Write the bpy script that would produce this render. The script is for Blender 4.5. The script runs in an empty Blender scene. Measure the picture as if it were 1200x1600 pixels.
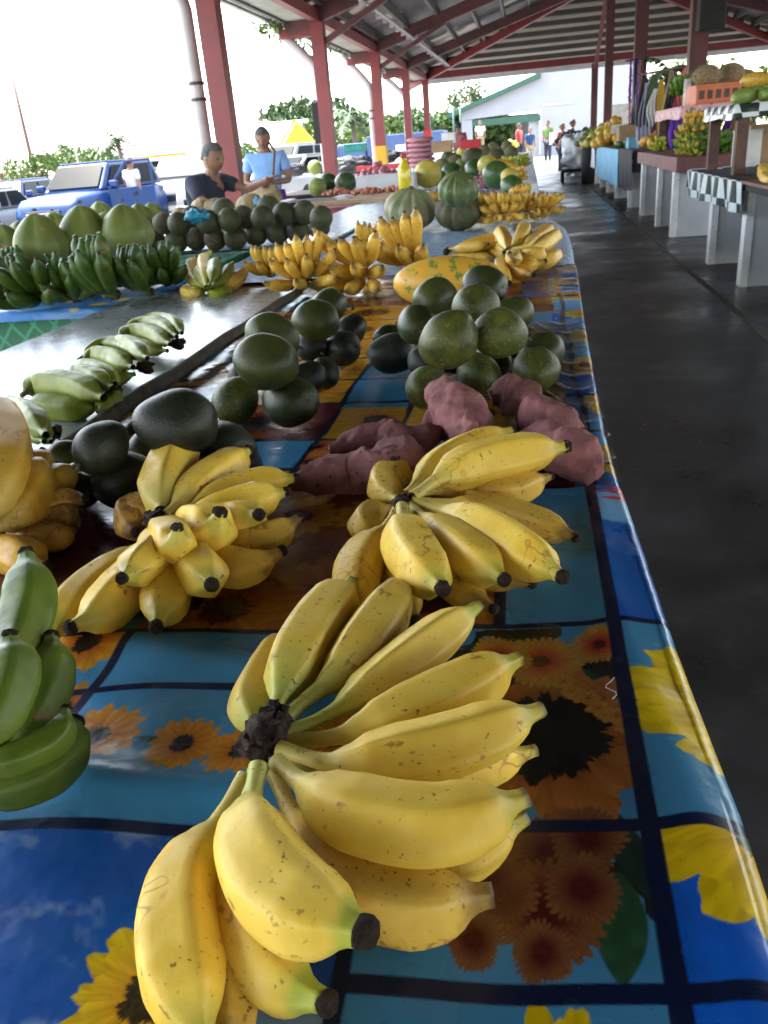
import bpy, bmesh, math, random
import numpy as np
from mathutils import Vector, Matrix, noise as mnoise

# ------------------------------------------------------------ camera, sky, sun, exposure
S = bpy.context.scene
COL = S.collection
FPX = 1260.0; CAM_H = 1.20; TZ = 0.78
_P = math.radians(24.2); _R = math.radians(5.0)
_dn = Vector((math.cos(_P)*math.sin(_R), math.cos(_P)*math.cos(_R), math.sin(_P)))
_z = -_dn
_a = Vector((826-600, 212-800, FPX)).normalized()
_y = (_a - _a.dot(_z)*_z).normalized()
_x = _y.cross(_z)
MW = Matrix((_x, _y, _z))                 # photo axes (right, down, forward) -> world
cam_d = bpy.data.cameras.new("camera"); cam = bpy.data.objects.new("camera", cam_d); COL.objects.link(cam)
S.camera = cam
R3 = Matrix((MW.col[0], -MW.col[1], -MW.col[2])).transposed()
cam.matrix_world = Matrix.Translation((0, 0, CAM_H)) @ R3.to_4x4()
cam_d.sensor_fit = 'VERTICAL'; cam_d.sensor_height = 36.0; cam_d.sensor_width = 27.0
cam_d.lens = FPX/1600*36.0
cam_d.clip_start = 0.02; cam_d.clip_end = 2000
cam_d.dof.use_dof = True; cam_d.dof.focus_distance = 0.62; cam_d.dof.aperture_fstop = 24

SUN_EL = math.radians(62); SUN_AZ = math.radians(-62)      # azimuth from +Y towards +X
w = bpy.data.worlds.new("World"); S.world = w; w.use_nodes = True
nt = w.node_tree; bg = nt.nodes["Background"]
sky = nt.nodes.new("ShaderNodeTexSky"); sky.sky_type = 'NISHITA'; sky.sun_disc = False
sky.sun_elevation = SUN_EL; sky.sun_rotation = SUN_AZ
sky.air_density = 1.2; sky.dust_density = 1.0; sky.ozone_density = 0.6
_hs = nt.nodes.new('ShaderNodeHueSaturation'); _hs.inputs['Saturation'].default_value = .5; nt.links.new(sky.outputs[0], _hs.inputs['Color']); nt.links.new(_hs.outputs[0], bg.inputs[0]); bg.inputs[1].default_value = 0.15
sd = bpy.data.lights.new("sun", 'SUN'); sd.energy = 4.0; sd.angle = math.radians(0.6); sd.color = (1, .96, .88)
sun = bpy.data.objects.new("sun", sd); COL.objects.link(sun)
_sv = Vector((math.cos(SUN_EL)*math.sin(SUN_AZ), math.cos(SUN_EL)*math.cos(SUN_AZ), math.sin(SUN_EL)))
sun.rotation_euler = _sv.to_track_quat('Z', 'Y').to_euler(); sun.location = (-8, -4, 12)
S.view_settings.view_transform = 'Standard'; S.view_settings.look = 'None'
S.view_settings.exposure = 3.05; S.view_settings.gamma = 1
S.cycles.max_bounces = 8; S.cycles.diffuse_bounces = 5; S.cycles.transparent_max_bounces = 12
S.cycles.use_denoising = True
S.cycles.sample_clamp_indirect = 6

# ------------------------------------------------------------ helpers
def at(px, py, z=TZ):
    r = MW @ Vector((px-600, py-800, FPX)); t = (z-CAM_H)/r.z
    return Vector((0, 0, CAM_H)) + r*t
def atY(px, py, y):
    r = MW @ Vector((px-600, py-800, FPX)); t = y/r.y
    return Vector((0, 0, CAM_H)) + r*t
def depth(p):
    return (MW.transposed() @ (Vector(p)-Vector((0, 0, CAM_H)))).z

def tag(o, label=None, cat=None, group=None, kind=None):
    if label: o['label'] = label
    if cat: o['category'] = cat
    if group: o['group'] = group
    if kind: o['kind'] = kind
    return o
def empty(name, loc=(0, 0, 0), rz=0, label=None, cat=None, group=None, parent=None):
    o = bpy.data.objects.new(name, None); COL.objects.link(o)
    o.empty_display_size = .05
    o.location = loc; o.rotation_euler = (0, 0, rz)
    if parent: o.parent = parent
    return tag(o, label, cat, group)
def mesh_obj(name, verts, faces, mat, parent=None, smooth=True, loc=None):
    me = bpy.data.meshes.new(name); me.from_pydata([tuple(v) for v in verts], [], faces); me.update()
    if smooth: me.polygons.foreach_set('use_smooth', [True]*len(me.polygons))
    if mat: me.materials.append(mat)
    o = bpy.data.objects.new(name, me); COL.objects.link(o)
    if parent: o.parent = parent
    if loc is not None: o.location = loc
    return o
def copy_tree(o, parent=None):
    c = o.copy(); COL.objects.link(c); c.parent = parent
    for ch in list(o.children): copy_tree(ch, c)
    return c

class MB:
    def __init__(s): s.v = []; s.f = []
    def add(s, vs, fs):
        b = len(s.v); s.v += [Vector(v) for v in vs]; s.f += [tuple(i+b for i in f) for f in fs]; return s
    def box(s, x0, x1, y0, y1, z0, z1, M=None):
        vs = [Vector(v) for v in ((x0,y0,z0),(x1,y0,z0),(x1,y1,z0),(x0,y1,z0),(x0,y0,z1),(x1,y0,z1),(x1,y1,z1),(x0,y1,z1))]
        if M: vs = [M @ v for v in vs]
        return s.add(vs, [(0,3,2,1),(4,5,6,7),(0,1,5,4),(1,2,6,5),(2,3,7,6),(3,0,4,7)])
    def hexa(s, vs):   # 8 points: bottom ring then top ring
        return s.add(vs, [(0,3,2,1),(4,5,6,7),(0,1,5,4),(1,2,6,5),(2,3,7,6),(3,0,4,7)])
    def bar(s, a, b, w, h=None, up=(0, 0, 1)):
        a = Vector(a); b = Vector(b); h = h or w; d = (b-a).normalized()
        u = Vector(up); sx = d.cross(u)
        if sx.length < 1e-4: sx = d.cross(Vector((1, 0, 0)))
        sx.normalize(); u = sx.cross(d).normalized()
        q = [(-w/2, -h/2), (w/2, -h/2), (w/2, h/2), (-w/2, h/2)]
        return s.hexa([a+sx*i+u*j for i, j in q]+[b+sx*i+u*j for i, j in q])
    def tube(s, pts, rad, n=10, cap=True):
        pts = [Vector(p) for p in pts]; m = len(pts)
        rad = rad if isinstance(rad, (list, tuple)) else [rad]*m
        t = (pts[1]-pts[0]).normalized(); u = t.orthogonal().normalized(); b = len(s.v)
        for i, p in enumerate(pts):
            t2 = ((pts[min(i+1, m-1)]-pts[max(i-1, 0)])).normalized()
            u = (u-u.dot(t2)*t2).normalized(); v = t2.cross(u)
            for k in range(n):
                a = 2*math.pi*k/n; s.v.append(p+(u*math.cos(a)+v*math.sin(a))*rad[i])
        for i in range(m-1):
            for k in range(n):
                k2 = (k+1) % n; s.f.append((b+i*n+k, b+i*n+k2, b+(i+1)*n+k2, b+(i+1)*n+k))
        if cap:
            s.f.append(tuple(b+k for k in range(n))[::-1]); s.f.append(tuple(b+(m-1)*n+k for k in range(n)))
        return s
    def lathe(s, prof, c=(0, 0, 0), n=24, ax='z'):
        c = Vector(c); b = len(s.v)
        for r, h in prof:
            for k in range(n):
                a = 2*math.pi*k/n
                p = (r*math.cos(a), r*math.sin(a), h)
                if ax == 'x': p = (h, p[0], p[1])
                if ax == 'y': p = (p[0], h, p[1])
                s.v.append(c+Vector(p))
        m = len(prof)
        for i in range(m-1):
            for k in range(n):
                k2 = (k+1) % n; s.f.append((b+i*n+k, b+i*n+k2, b+(i+1)*n+k2, b+(i+1)*n+k))
        s.f.append(tuple(b+k for k in range(n))[::-1]); s.f.append(tuple(b+(m-1)*n+k for k in range(n)))
        return s
    def ball(s, c, r, n=12, m=8, sc=(1, 1, 1)):
        c = Vector(c)
        return s.add(*_sph(n, m, lambda d: c+Vector((d.x*r*sc[0], d.y*r*sc[1], d.z*r*sc[2]))))
    def build(s, name, mat, parent=None, smooth=False, bevel=0):
        o = mesh_obj(name, s.v, s.f, mat, parent, smooth)
        if bevel:
            m = o.modifiers.new('bevel', 'BEVEL'); m.width = bevel; m.segments = 2; m.limit_method = 'ANGLE'
        return o
def _sph(n, m, fn):
    vs = [fn(Vector((0, 0, -1)))]; fs = []
    for j in range(1, m):
        ph = -math.pi/2+math.pi*j/m
        for i in range(n):
            a = 2*math.pi*i/n
            vs.append(fn(Vector((math.cos(ph)*math.cos(a), math.cos(ph)*math.sin(a), math.sin(ph)))))
    vs.append(fn(Vector((0, 0, 1)))); top = len(vs)-1
    for i in range(n):
        i2 = (i+1) % n; fs.append((0, 1+i2, 1+i)); fs.append((top, 1+(m-2)*n+i, 1+(m-2)*n+i2))
        for j in range(m-2):
            a = 1+j*n; fs.append((a+i, a+i2, a+n+i2, a+n+i))
    return vs, fs
def ordinal(i, n):
    if n == 1: return 'only'
    if i == 0: return 'leftmost'
    if i == n-1: return 'rightmost'
    W = ['', 'second', 'third', 'fourth', 'fifth', 'sixth', 'seventh', 'eighth', 'ninth', 'tenth']
    if i <= n-1-i: return (W[i] if i < 10 else 'inner')+' from left'
    return (W[n-1-i] if n-1-i < 10 else 'inner')+' from right'

# ------------------------------------------------------------ materials
def newmat(name):
    m = bpy.data.materials.new(name); m.use_nodes = True
    return m, m.node_tree, m.node_tree.nodes['Principled BSDF']
def N(nt, t, **kw):
    n = nt.nodes.new(t)
    for k, v in kw.items():
        if k in n.inputs: n.inputs[k].default_value = v
        else: setattr(n, k, v)
    return n
def vec(nt, rand=True):
    tc = N(nt, 'ShaderNodeTexCoord'); oi = N(nt, 'ShaderNodeObjectInfo')
    mu = N(nt, 'ShaderNodeMath', operation='MULTIPLY'); mu.inputs[1].default_value = 37.0
    nt.links.new(oi.outputs['Random'], mu.inputs[0])
    ad = N(nt, 'ShaderNodeVectorMath', operation='ADD')
    nt.links.new(tc.outputs['Object'], ad.inputs[0]); nt.links.new(mu.outputs[0], ad.inputs[1])
    return ad.outputs[0]
def ramp(nt, fac, stops, interp='LINEAR'):
    r = N(nt, 'ShaderNodeValToRGB'); cr = r.color_ramp; cr.interpolation = interp
    while len(cr.elements) < len(stops): cr.elements.new(.5)
    for e, (p, c) in zip(cr.elements, stops):
        e.position = p; e.color = (*c, 1) if len(c) == 3 else c
    nt.links.new(fac, r.inputs[0]); return r.outputs[0]
def noise(nt, v, scale, detail=4, rough=.55):
    n = N(nt, 'ShaderNodeTexNoise'); n.inputs['Scale'].default_value = scale
    n.inputs['Detail'].default_value = detail; n.inputs['Roughness'].default_value = rough
    nt.links.new(v, n.inputs['Vector']); return n.outputs['Fac']
def mix(nt, fac, a, b, mode='MIX'):
    m = N(nt, 'ShaderNodeMix', data_type='RGBA', blend_type=mode)
    for s, val in ((0, fac), (6, a), (7, b)):
        if hasattr(val, 'links') or hasattr(val, 'is_linked'): nt.links.new(val, m.inputs[s])
        else: m.inputs[s].default_value = val if s == 0 else (*val, 1)
    return m.outputs[2]
def bump(nt, bs, h, strength, dist=.01):
    b = N(nt, 'ShaderNodeBump'); b.inputs['Strength'].default_value = strength; b.inputs['Distance'].default_value = dist
    nt.links.new(h, b.inputs['Height']); nt.links.new(b.outputs[0], bs.inputs['Normal'])
def mat(name, c1, c2=None, scale=8, rough=.6, spots=None, bmp=0, bscale=None, metal=0, spec=.5, coat=0, lo=.35, hi=.65, jit=0, trans=0, emis=None):
    m, nt, bs = newmat(name); v = vec(nt)
    c2 = c2 or tuple(x*.75 for x in c1)
    col = ramp(nt, noise(nt, v, scale), [(lo, c1), (hi, c2)])
    if spots:                         # (colour, scale, threshold)
        sc, ss, th = spots
        f = noise(nt, v, ss, 3, .6)
        fr = ramp(nt, f, [(th, (0, 0, 0)), (min(th+.05, 1), (1, 1, 1))])
        col = mix(nt, fr, col, sc)
    if jit:
        oi = N(nt, 'ShaderNodeObjectInfo'); mr = N(nt, 'ShaderNodeMapRange')
        mr.inputs['To Min'].default_value = 1-jit; mr.inputs['To Max'].default_value = 1+jit
        nt.links.new(oi.outputs['Random'], mr.inputs['Value'])
        hs = N(nt, 'ShaderNodeHueSaturation'); nt.links.new(mr.outputs[0], hs.inputs['Value']); nt.links.new(col, hs.inputs['Color'])
        col = hs.outputs[0]
    nt.links.new(col, bs.inputs['Base Color'])
    bs.inputs['Roughness'].default_value = rough; bs.inputs['Metallic'].default_value = metal
    bs.inputs['Specular IOR Level'].default_value = spec; bs.inputs['Coat Weight'].default_value = coat
    if trans: bs.inputs['Transmission Weight'].default_value = trans
    if emis: bs.inputs['Emission Color'].default_value = (*emis, 1); bs.inputs['Emission Strength'].default_value = 1
    if bmp: bump(nt, bs, noise(nt, v, bscale or scale*4), bmp, .004)
    return m
def banana_mat(name, body, body2, neck, tipc, fleck=.68, ridge=(.45, .3, .06), rough=.42, bruise=.675, neckend=.34):
    m, nt, bs = newmat(name); v = vec(nt)
    at_ = N(nt, 'ShaderNodeAttribute'); at_.attribute_name = 'bt'
    sp = N(nt, 'ShaderNodeSeparateXYZ'); nt.links.new(at_.outputs['Vector'], sp.inputs[0])
    t = sp.outputs[0]
    base = ramp(nt, noise(nt, v, 28, 3), [(.35, body), (.68, body2)])
    wob = N(nt, 'ShaderNodeMath', operation='MULTIPLY_ADD'); nt.links.new(noise(nt, v, 40, 3), wob.inputs[0]); wob.inputs[1].default_value = .14
    nt.links.new(t, wob.inputs[2])
    nf = ramp(nt, wob.outputs[0], [(neckend-.02, (1, 1, 1)), (neckend+.2, (0, 0, 0))])
    col = mix(nt, nf, base, neck)
    tf = ramp(nt, wob.outputs[0], [(.95, (0, 0, 0)), (1.09, (1, 1, 1))])
    col = mix(nt, tf, col, tipc)
    rf = ramp(nt, sp.outputs[1], [(.75, (0, 0, 0)), (1.0, (.42, .42, .42))])   # ridge lines
    col = mix(nt, rf, col, ridge)
    # long scratches and flecks
    mp = N(nt, 'ShaderNodeCombineXYZ')
    mt = N(nt, 'ShaderNodeMath', operation='MULTIPLY'); nt.links.new(t, mt.inputs[0]); mt.inputs[1].default_value = 2.2
    nt.links.new(mt.outputs[0], mp.inputs[0]); nt.links.new(sp.outputs[2], mp.inputs[1])
    av = N(nt, 'ShaderNodeVectorMath', operation='ADD'); nt.links.new(mp.outputs[0], av.inputs[0])
    oi = N(nt, 'ShaderNodeObjectInfo'); mm = N(nt, 'ShaderNodeMath', operation='MULTIPLY'); mm.inputs[1].default_value = 91
    nt.links.new(oi.outputs['Random'], mm.inputs[0]); nt.links.new(mm.outputs[0], av.inputs[1])
    br = noise(nt, av.outputs[0], 3.4, 5, .7)
    bf = ramp(nt, br, [(bruise-.05, (0, 0, 0)), (bruise-.01, (.7, .7, .7))])
    col = mix(nt, bf, col, (.22, .085, .02))
    sc_n = noise(nt, v, 26, 2, .5); ab = N(nt, 'ShaderNodeMath', operation='SUBTRACT'); nt.links.new(sc_n, ab.inputs[0]); ab.inputs[1].default_value = .52
    a2 = N(nt, 'ShaderNodeMath', operation='ABSOLUTE'); nt.links.new(ab.outputs[0], a2.inputs[0])
    sf = ramp(nt, a2.outputs[0], [(.0, (.85,)*3), (.014, (0, 0, 0))]); sm = ramp(nt, noise(nt, v, 13, 3), [(.555, (0, 0, 0)), (.62, (1, 1, 1))])
    col = mix(nt, mix(nt, 1.0, sf, sm, 'MULTIPLY'), col, (.30, .11, .03))
    fl = noise(nt, v, 230, 2, .5); ff = ramp(nt, fl, [(fleck-.02, (0, 0, 0)), (fleck+.03, (.85, .85, .85))])
    big = ramp(nt, noise(nt, v, 22, 2), [(.45, (0, 0, 0)), (.6, (1, 1, 1))])
    s2 = ramp(nt, noise(nt, v, 75, 2, .5), [(.70, (0, 0, 0)), (.73, (.9, .9, .9))]); col = mix(nt, mix(nt, 1.0, s2, sm, 'MULTIPLY'), col, (.10, .035, .012))
    f2 = mix(nt, 1.0, ff, big, 'MULTIPLY')
    col = mix(nt, f2, col, (.09, .04, .015))
    col = mix(nt, ramp(nt, t, [(.975, (0, 0, 0)), (.995, (.85,)*3)]), col, (.07, .04, .015))
    hs = N(nt, 'ShaderNodeHueSaturation'); mr = N(nt, 'ShaderNodeMapRange')
    mr.inputs['To Min'].default_value = .86; mr.inputs['To Max'].default_value = 1.1
    nt.links.new(oi.outputs['Random'], mr.inputs['Value']); nt.links.new(mr.outputs[0], hs.inputs['Value']); nt.links.new(col, hs.inputs['Color'])
    nt.links.new(hs.outputs[0], bs.inputs['Base Color'])
    rr = ramp(nt, noise(nt, v, 60, 4), [(.3, (rough-.08,)*3), (.7, (rough+.14,)*3)])
    nt.links.new(rr, bs.inputs['Roughness'])
    bs.inputs['Specular IOR Level'].default_value = .30; bs.inputs['Subsurface Weight'].default_value = .12; bs.inputs['Subsurface Radius'].default_value = (.006, .004, .001)
    bs.inputs['Subsurface Scale'].default_value = 1
    bump(nt, bs, noise(nt, v, 120, 4), .16, .003)
    return m
M = {}
YEL = (.78, .535, .080); YEL2 = (.68, .42, .040)
M['ban_y'] = banana_mat('banana_yellow', YEL, YEL2, (.54, .43, .10), (.50, .40, .06), neckend=.22)
M['ban_yg'] = banana_mat('banana_yellow_greenish', (.76, .53, .10), (.68, .45, .055), (.44, .43, .08), (.38, .40, .05), neckend=.26, fleck=.66, bruise=.665)
M['ban_or'] = banana_mat('banana_orange_ripe', (.52, .30, .035), (.44, .22, .02), (.5, .38, .1), (.30, .18, .04), neckend=.16, fleck=.66)
M['ban_y2'] = banana_mat('banana_ripe', (.67, .43, .07), (.58, .34, .045), (.60, .45, .12), (.30, .18, .04), neckend=.16, fleck=.64, bruise=.66)
M['ban_g'] = banana_mat('banana_green', (.048, .090, .010), (.024, .055, .007), (.05, .15, .03), (.04, .10, .03), neckend=.14, ridge=(.08, .2, .05), fleck=.74, bruise=.8, rough=.38)
M['ban_lg'] = banana_mat('banana_light_green', (.19, .22, .012), (.135, .165, .010), (.14, .17, .02), (.10, .12, .03), neckend=.14, ridge=(.22, .32, .06), fleck=.70, bruise=.77)
M['ban_fg'] = banana_mat('plantain_green', (.105, .150, .013), (.060, .098, .008), (.15, .19, .03), (.12, .17, .05), neckend=.1, ridge=(.10, .2, .04), fleck=.69, bruise=.74)
M['ban_sp'] = banana_mat('banana_spotted', (.50, .29, .06), (.38, .2, .04), (.3, .2, .06), (.15, .08, .03), neckend=.14, fleck=.55, bruise=.57)
M['tip'] = mat('banana_tip_black', (.010, .007, .005), (.035, .022, .014), 180, .9, spec=.15, bmp=.7, bscale=300)
M['crown'] = mat('crown_dark', (.075, .05, .04), (.012, .008, .008), 90, .9, spec=.2, bmp=.9, bscale=150)
M['mango'] = mat('mango_skin', (.046, .052, .010), (.016, .024, .007), 1.3, .36, spec=.25, spots=((.11, .11, .04), 13, .66), bmp=.25, bscale=14, jit=.35, lo=.3, hi=.7)
M['mango2'] = mat('mango_skin_dark', (.020, .022, .013), (.009, .012, .007), 1.3, .40, spec=.22, spots=((.075, .08, .04), 19, .65), bmp=.25, bscale=14, jit=.35)
M['mango3'] = mat('mango_skin_olive', (.080, .086, .013), (.024, .036, .010), 1.5, .38, spec=.25, spots=((.14, .13, .045), 8, .60), bmp=.3, bscale=14, jit=.25)
M['potato'] = mat('sweet_potato_skin', (.26, .105, .10), (.13, .048, .048), 22, .8, spots=((.12, .06, .04), 30, .62), bmp=.8, bscale=70, spec=.25, jit=.15)
M['potato_hole'] = mat('potato_pit', (.025, .012, .010), None, 40, .9)
M['melon'] = mat('round_melon_skin', (.025, .045, .014), (.06, .055, .025), 1.6, .6, spec=.3, spots=((.09, .07, .04), 9, .56), bmp=.3, bscale=22, jit=.25)
M['melon2'] = mat('round_melon_skin_brown', (.085, .066, .036), (.045, .045, .02), 1.6, .65, spec=.3, spots=((.13, .10, .06), 9, .55), bmp=.3, bscale=22, jit=.2)
M['pomelo'] = mat('pomelo_skin', (.155, .185, .042), (.10, .13, .03), 1.3, .5, spec=.35, spots=((.30, .18, .06), 1.7, .66), bmp=.2, bscale=30, jit=.15)
M['beige_pumpkin'] = mat('beige_pumpkin_skin', (.34, .22, .11), (.25, .18, .08), 1.5, .6, jit=.15, bmp=.1)
M['green_pumpkin'] = mat('green_pumpkin_skin', (.34, .31, .17), (.17, .20, .085), 1.3, .5, spots=((.16, .22, .09), 2.6, .62), jit=.15, bmp=.1)
M['papaya'] = mat('papaya_skin', (.62, .30, .025), (.50, .31, .04), 2.2, .42, spots=((.13, .19, .03), 3.2, .56), jit=.1, bmp=.08)
M['watermelon'] = mat('watermelon_skin', (.02, .055, .014), (.05, .09, .02), 2, .35, jit=.3)
M['yellow_melon'] = mat('yellow_melon_skin', (.50, .36, .06), (.28, .28, .05), 1.4, .5, jit=.2)
M['breadfruit'] = mat('breadfruit_skin', (.15, .15, .05), (.09, .08, .04), 6, .8, bmp=.9, bscale=14, jit=.3)
M['onion'] = mat('purple_onion', (.25, .05, .09), (.42, .2, .22), 1.2, .45, jit=.3)
M['shallot'] = mat('shallot_skin', (.46, .17, .09), (.3, .1, .06), 30, .6, jit=.3)
M['tomato'] = mat('red_fruit', (.5, .03, .02), (.35, .05, .02), 20, .35, jit=.2)
M['wood_stick'] = mat('weathered_wood', (.10, .08, .055), (.045, .036, .028), 30, .8, bmp=.5)
M['wood'] = mat('pale_timber', (.42, .28, .16), (.3, .19, .1), 9, .75, bmp=.2)
M['wood_dark'] = mat('dark_timber', (.11, .055, .04), (.07, .035, .028), 9, .7, bmp=.2)
M['steel_red'] = mat('red_painted_steel', (.19, .024, .027), (.14, .020, .022), 3, .5, spots=((.15, .06, .04), 7, .68), bmp=.05)
M['steel_dark'] = mat('maroon_steel_dark', (.10, .028, .028), (.06, .022, .022), 3, .6)
M['purlin'] = mat('purlin_grey', (.07, .065, .06), (.045, .04, .04), 3, .6)
M['pipe'] = mat('grey_pvc_pipe', (.42, .38, .38), (.34, .31, .31), 5, .5)
M['pipe_dark'] = mat('dark_pipe_clamp', (.05, .04, .05), None, 5, .6)
M['white_paint'] = mat('white_painted_timber', (.84, .84, .85), (.72, .72, .73), 12, .55, spots=((.3, .28, .25), 18, .68), bmp=.15)
M['conc_wall'] = mat('grey_painted_concrete', (.58, .59, .62), (.48, .49, .52), 4, .75, spots=((.12, .11, .10), 22, .71), bmp=.2, bscale=30)
M['white_wall'] = mat('white_plaster_wall', (.27, .275, .31), (.25, .255, .29), 1.5, .8)
M['green_roof'] = mat('green_roof_metal', (.012, .07, .042), (.010, .055, .033), 2, .5)
M['black_cloth'] = mat('black_cloth', (.018, .018, .024), (.035, .035, .045), 30, .8, bmp=.3)
M['blue_cloth'] = mat('pale_blue_cloth', (.22, .47, .66), (.17, .38, .56), 8, .8, bmp=.3)
M['white_cloth'] = mat('white_sheet', (.7, .72, .76), (.55, .58, .64), 8, .7, bmp=.3)
M['net'] = mat('net_bag_maroon', (.22, .055, .08), (.42, .24, .26), 55, .7, bmp=.5)
M['hay'] = mat('dry_root_bundle', (.34, .25, .15), (.16, .11, .06), 40, .9, bmp=.9)
M['leaf'] = mat('tree_leaf', (.045, .09, .016), (.02, .05, .01), 5, .6, jit=.2)
M['leaf_y'] = mat('bright_leaf', (.085, .13, .012), (.04, .085, .012), 5, .6)
M['bark'] = mat('bark', (.16, .12, .09), (.09, .07, .05), 15, .85, bmp=.5)
M['skin'] = mat('skin_brown', (.22, .105, .065), (.17, .08, .05), 14, .55)
M['hair'] = mat('hair_dark_grey', (.045, .04, .04), (.09, .085, .085), 60, .8, bmp=.6)
M['hair_black'] = mat('hair_black', (.012, .01, .01), (.02, .018, .018), 60, .7)
M['navy'] = mat('navy_shirt_fabric', (.018, .022, .042), (.012, .014, .03), 12, .85, bmp=.3)
M['lightblue'] = mat('light_blue_shirt_fabric', (.20, .36, .66), (.16, .30, .56), 12, .85, bmp=.3)
M['purple'] = mat('purple_fabric', (.13, .03, .40), (.09, .02, .30), 12, .8, bmp=.3)
M['khaki'] = mat('khaki_bag', (.30, .24, .14), (.22, .17, .1), 12, .85, bmp=.4)
M['lavender'] = mat('lavender_shirt_fabric', (.42, .42, .62), (.34, .34, .52), 12, .8)
M['eye'] = mat('eye_dark', (.01, .01, .01), None, 5, .3)
M['black'] = mat('black_rubber', (.015, .015, .016), None, 10, .8)
M['chrome'] = mat('chrome_trim', (.6, .6, .62), None, 5, .2, metal=1)
M['lamp_glass'] = mat('headlight_lens', (.75, .78, .8), (.5, .5, .5), 30, .15, coat=1)
M['autoglass'] = mat('tinted_car_glass', (.008, .010, .012), (.004, .005, .006), 1.2, .35, spec=.04)
M['plate'] = mat('white_plate', (.7, .7, .7), None, 5, .5)
M['crate_or'] = mat('orange_plastic_crate', (.55, .15, .06), (.48, .12, .05), 6, .5)
M['red_pl'] = mat('red_plastic', (.5, .02, .03), None, 6, .45)
M['teal_pl'] = mat('teal_plastic', (.03, .42, .36), None, 6, .4)
M['white_pl'] = mat('white_plastic', (.7, .7, .7), None, 6, .4)
M['blue_bag'] = mat('blue_plastic_bag', (.01, .14, .26), (.02, .22, .34), 20, .35, bmp=.8)
M['cardboard'] = mat('cardboard_box', (.42, .27, .15), None, 6, .8)
M['yellow_wall'] = mat('yellow_painted_wall', (.65, .42, .03), None, 2, .7)
M['silver_roof'] = mat('pale_metal_roof', (.72, .73, .75), (.62, .63, .65), 2, .5)
M['blue_paint'] = mat('blue_painted_panel', (.04, .08, .2), None, 2, .5)
def car_paint(name, c, fl=0):
    m, nt, bs = newmat(name); bs.inputs['Base Color'].default_value = (*c, 1)
    v = vec(nt); nt.links.new(ramp(nt, noise(nt, v, 2.5), [(.3, c), (.7, tuple(x*.85 for x in c))]), bs.inputs['Base Color'])
    bs.inputs['Roughness'].default_value = .35; bs.inputs['Metallic'].default_value = fl; bs.inputs['Coat Weight'].default_value = .08; bs.inputs['Specular IOR Level'].default_value = .3
    bs.inputs['Coat Roughness'].default_value = .06; return m
M['car_blue'] = car_paint('blue_car_paint', (.003, .028, .12))
M['car_white'] = car_paint('white_car_paint', (.19, .195, .205))
M['car_red'] = car_paint('red_car_paint', (.5, .02, .03))
M['car_silver'] = car_paint('silver_car_paint', (.42, .44, .46), .3)
M['car_navy'] = car_paint('navy_car_paint', (.01, .025, .12))
def glassy(name, c, rough=.08, alpha=.25, bmp_=0):
    m, nt, bs = newmat(name); out = nt.nodes['Material Output']
    tr = N(nt, 'ShaderNodeBsdfTransparent'); tr.inputs[0].default_value = (*c, 1)
    gl = N(nt, 'ShaderNodeBsdfGlossy'); gl.inputs['Roughness'].default_value = rough
    fr = N(nt, 'ShaderNodeFresnel'); fr.inputs['IOR'].default_value = 1.45
    mx = N(nt, 'ShaderNodeMath', operation='ADD'); mx.inputs[1].default_value = alpha; mx.use_clamp = True
    nt.links.new(fr.outputs[0], mx.inputs[0])
    ms = N(nt, 'ShaderNodeMixShader'); nt.links.new(mx.outputs[0], ms.inputs[0])
    nt.links.new(tr.outputs[0], ms.inputs[1]); nt.links.new(gl.outputs[0], ms.inputs[2]); nt.links.new(ms.outputs[0], out.inputs[0])
    if bmp_:
        b = N(nt, 'ShaderNodeBump'); b.inputs['Strength'].default_value = bmp_; b.inputs['Distance'].default_value = .004
        v = vec(nt); nt.links.new(noise(nt, v, 14, 3), b.inputs['Height'])
        nt.links.new(b.outputs[0], gl.inputs['Normal']); nt.links.new(b.outputs[0], fr.inputs['Normal'])
    nt.nodes.remove(bs); return m
M['film'] = glassy('clear_plastic_film', (.96, .97, .98), .12, .02, .5)
def oil_mat():
    m, nt, bs = newmat('cooking_oil_bottle'); bs.inputs['Base Color'].default_value = (.75, .62, .03, 1)
    bs.inputs['Roughness'].default_value = .1; bs.inputs['Transmission Weight'].default_value = .35; return m
M['oil'] = oil_mat()

def checker_cloth(name, ca, cb, sc):
    m, nt, bs = newmat(name); tc = N(nt, 'ShaderNodeTexCoord'); ck = N(nt, 'ShaderNodeTexChecker')
    ck.inputs['Scale'].default_value = sc; sx_ = N(nt, 'ShaderNodeSeparateXYZ'); nt.links.new(tc.outputs['Object'], sx_.inputs[0]); sa_ = N(nt, 'ShaderNodeMath', operation='ADD'); nt.links.new(sx_.outputs[0], sa_.inputs[0]); nt.links.new(sx_.outputs[1], sa_.inputs[1]); cb_ = N(nt, 'ShaderNodeCombineXYZ'); nt.links.new(sa_.outputs[0], cb_.inputs[0]); nt.links.new(sx_.outputs[2], cb_.inputs[1]); cb_.inputs[2].default_value = .05; ck.inputs['Color1'].default_value = (*ca, 1); ck.inputs['Color2'].default_value = (*cb, 1)
    nt.links.new(cb_.outputs[0], ck.inputs['Vector']); nt.links.new(ck.outputs[0], bs.inputs['Base Color'])
    bs.inputs['Roughness'].default_value = .35; bump(nt, bs, noise(nt, tc.outputs['Object'], 12), .4, .01); return m
M['check'] = checker_cloth('black_white_check_vinyl', (.62, .68, .70), (.018, .03, .025), 6.5)
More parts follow.
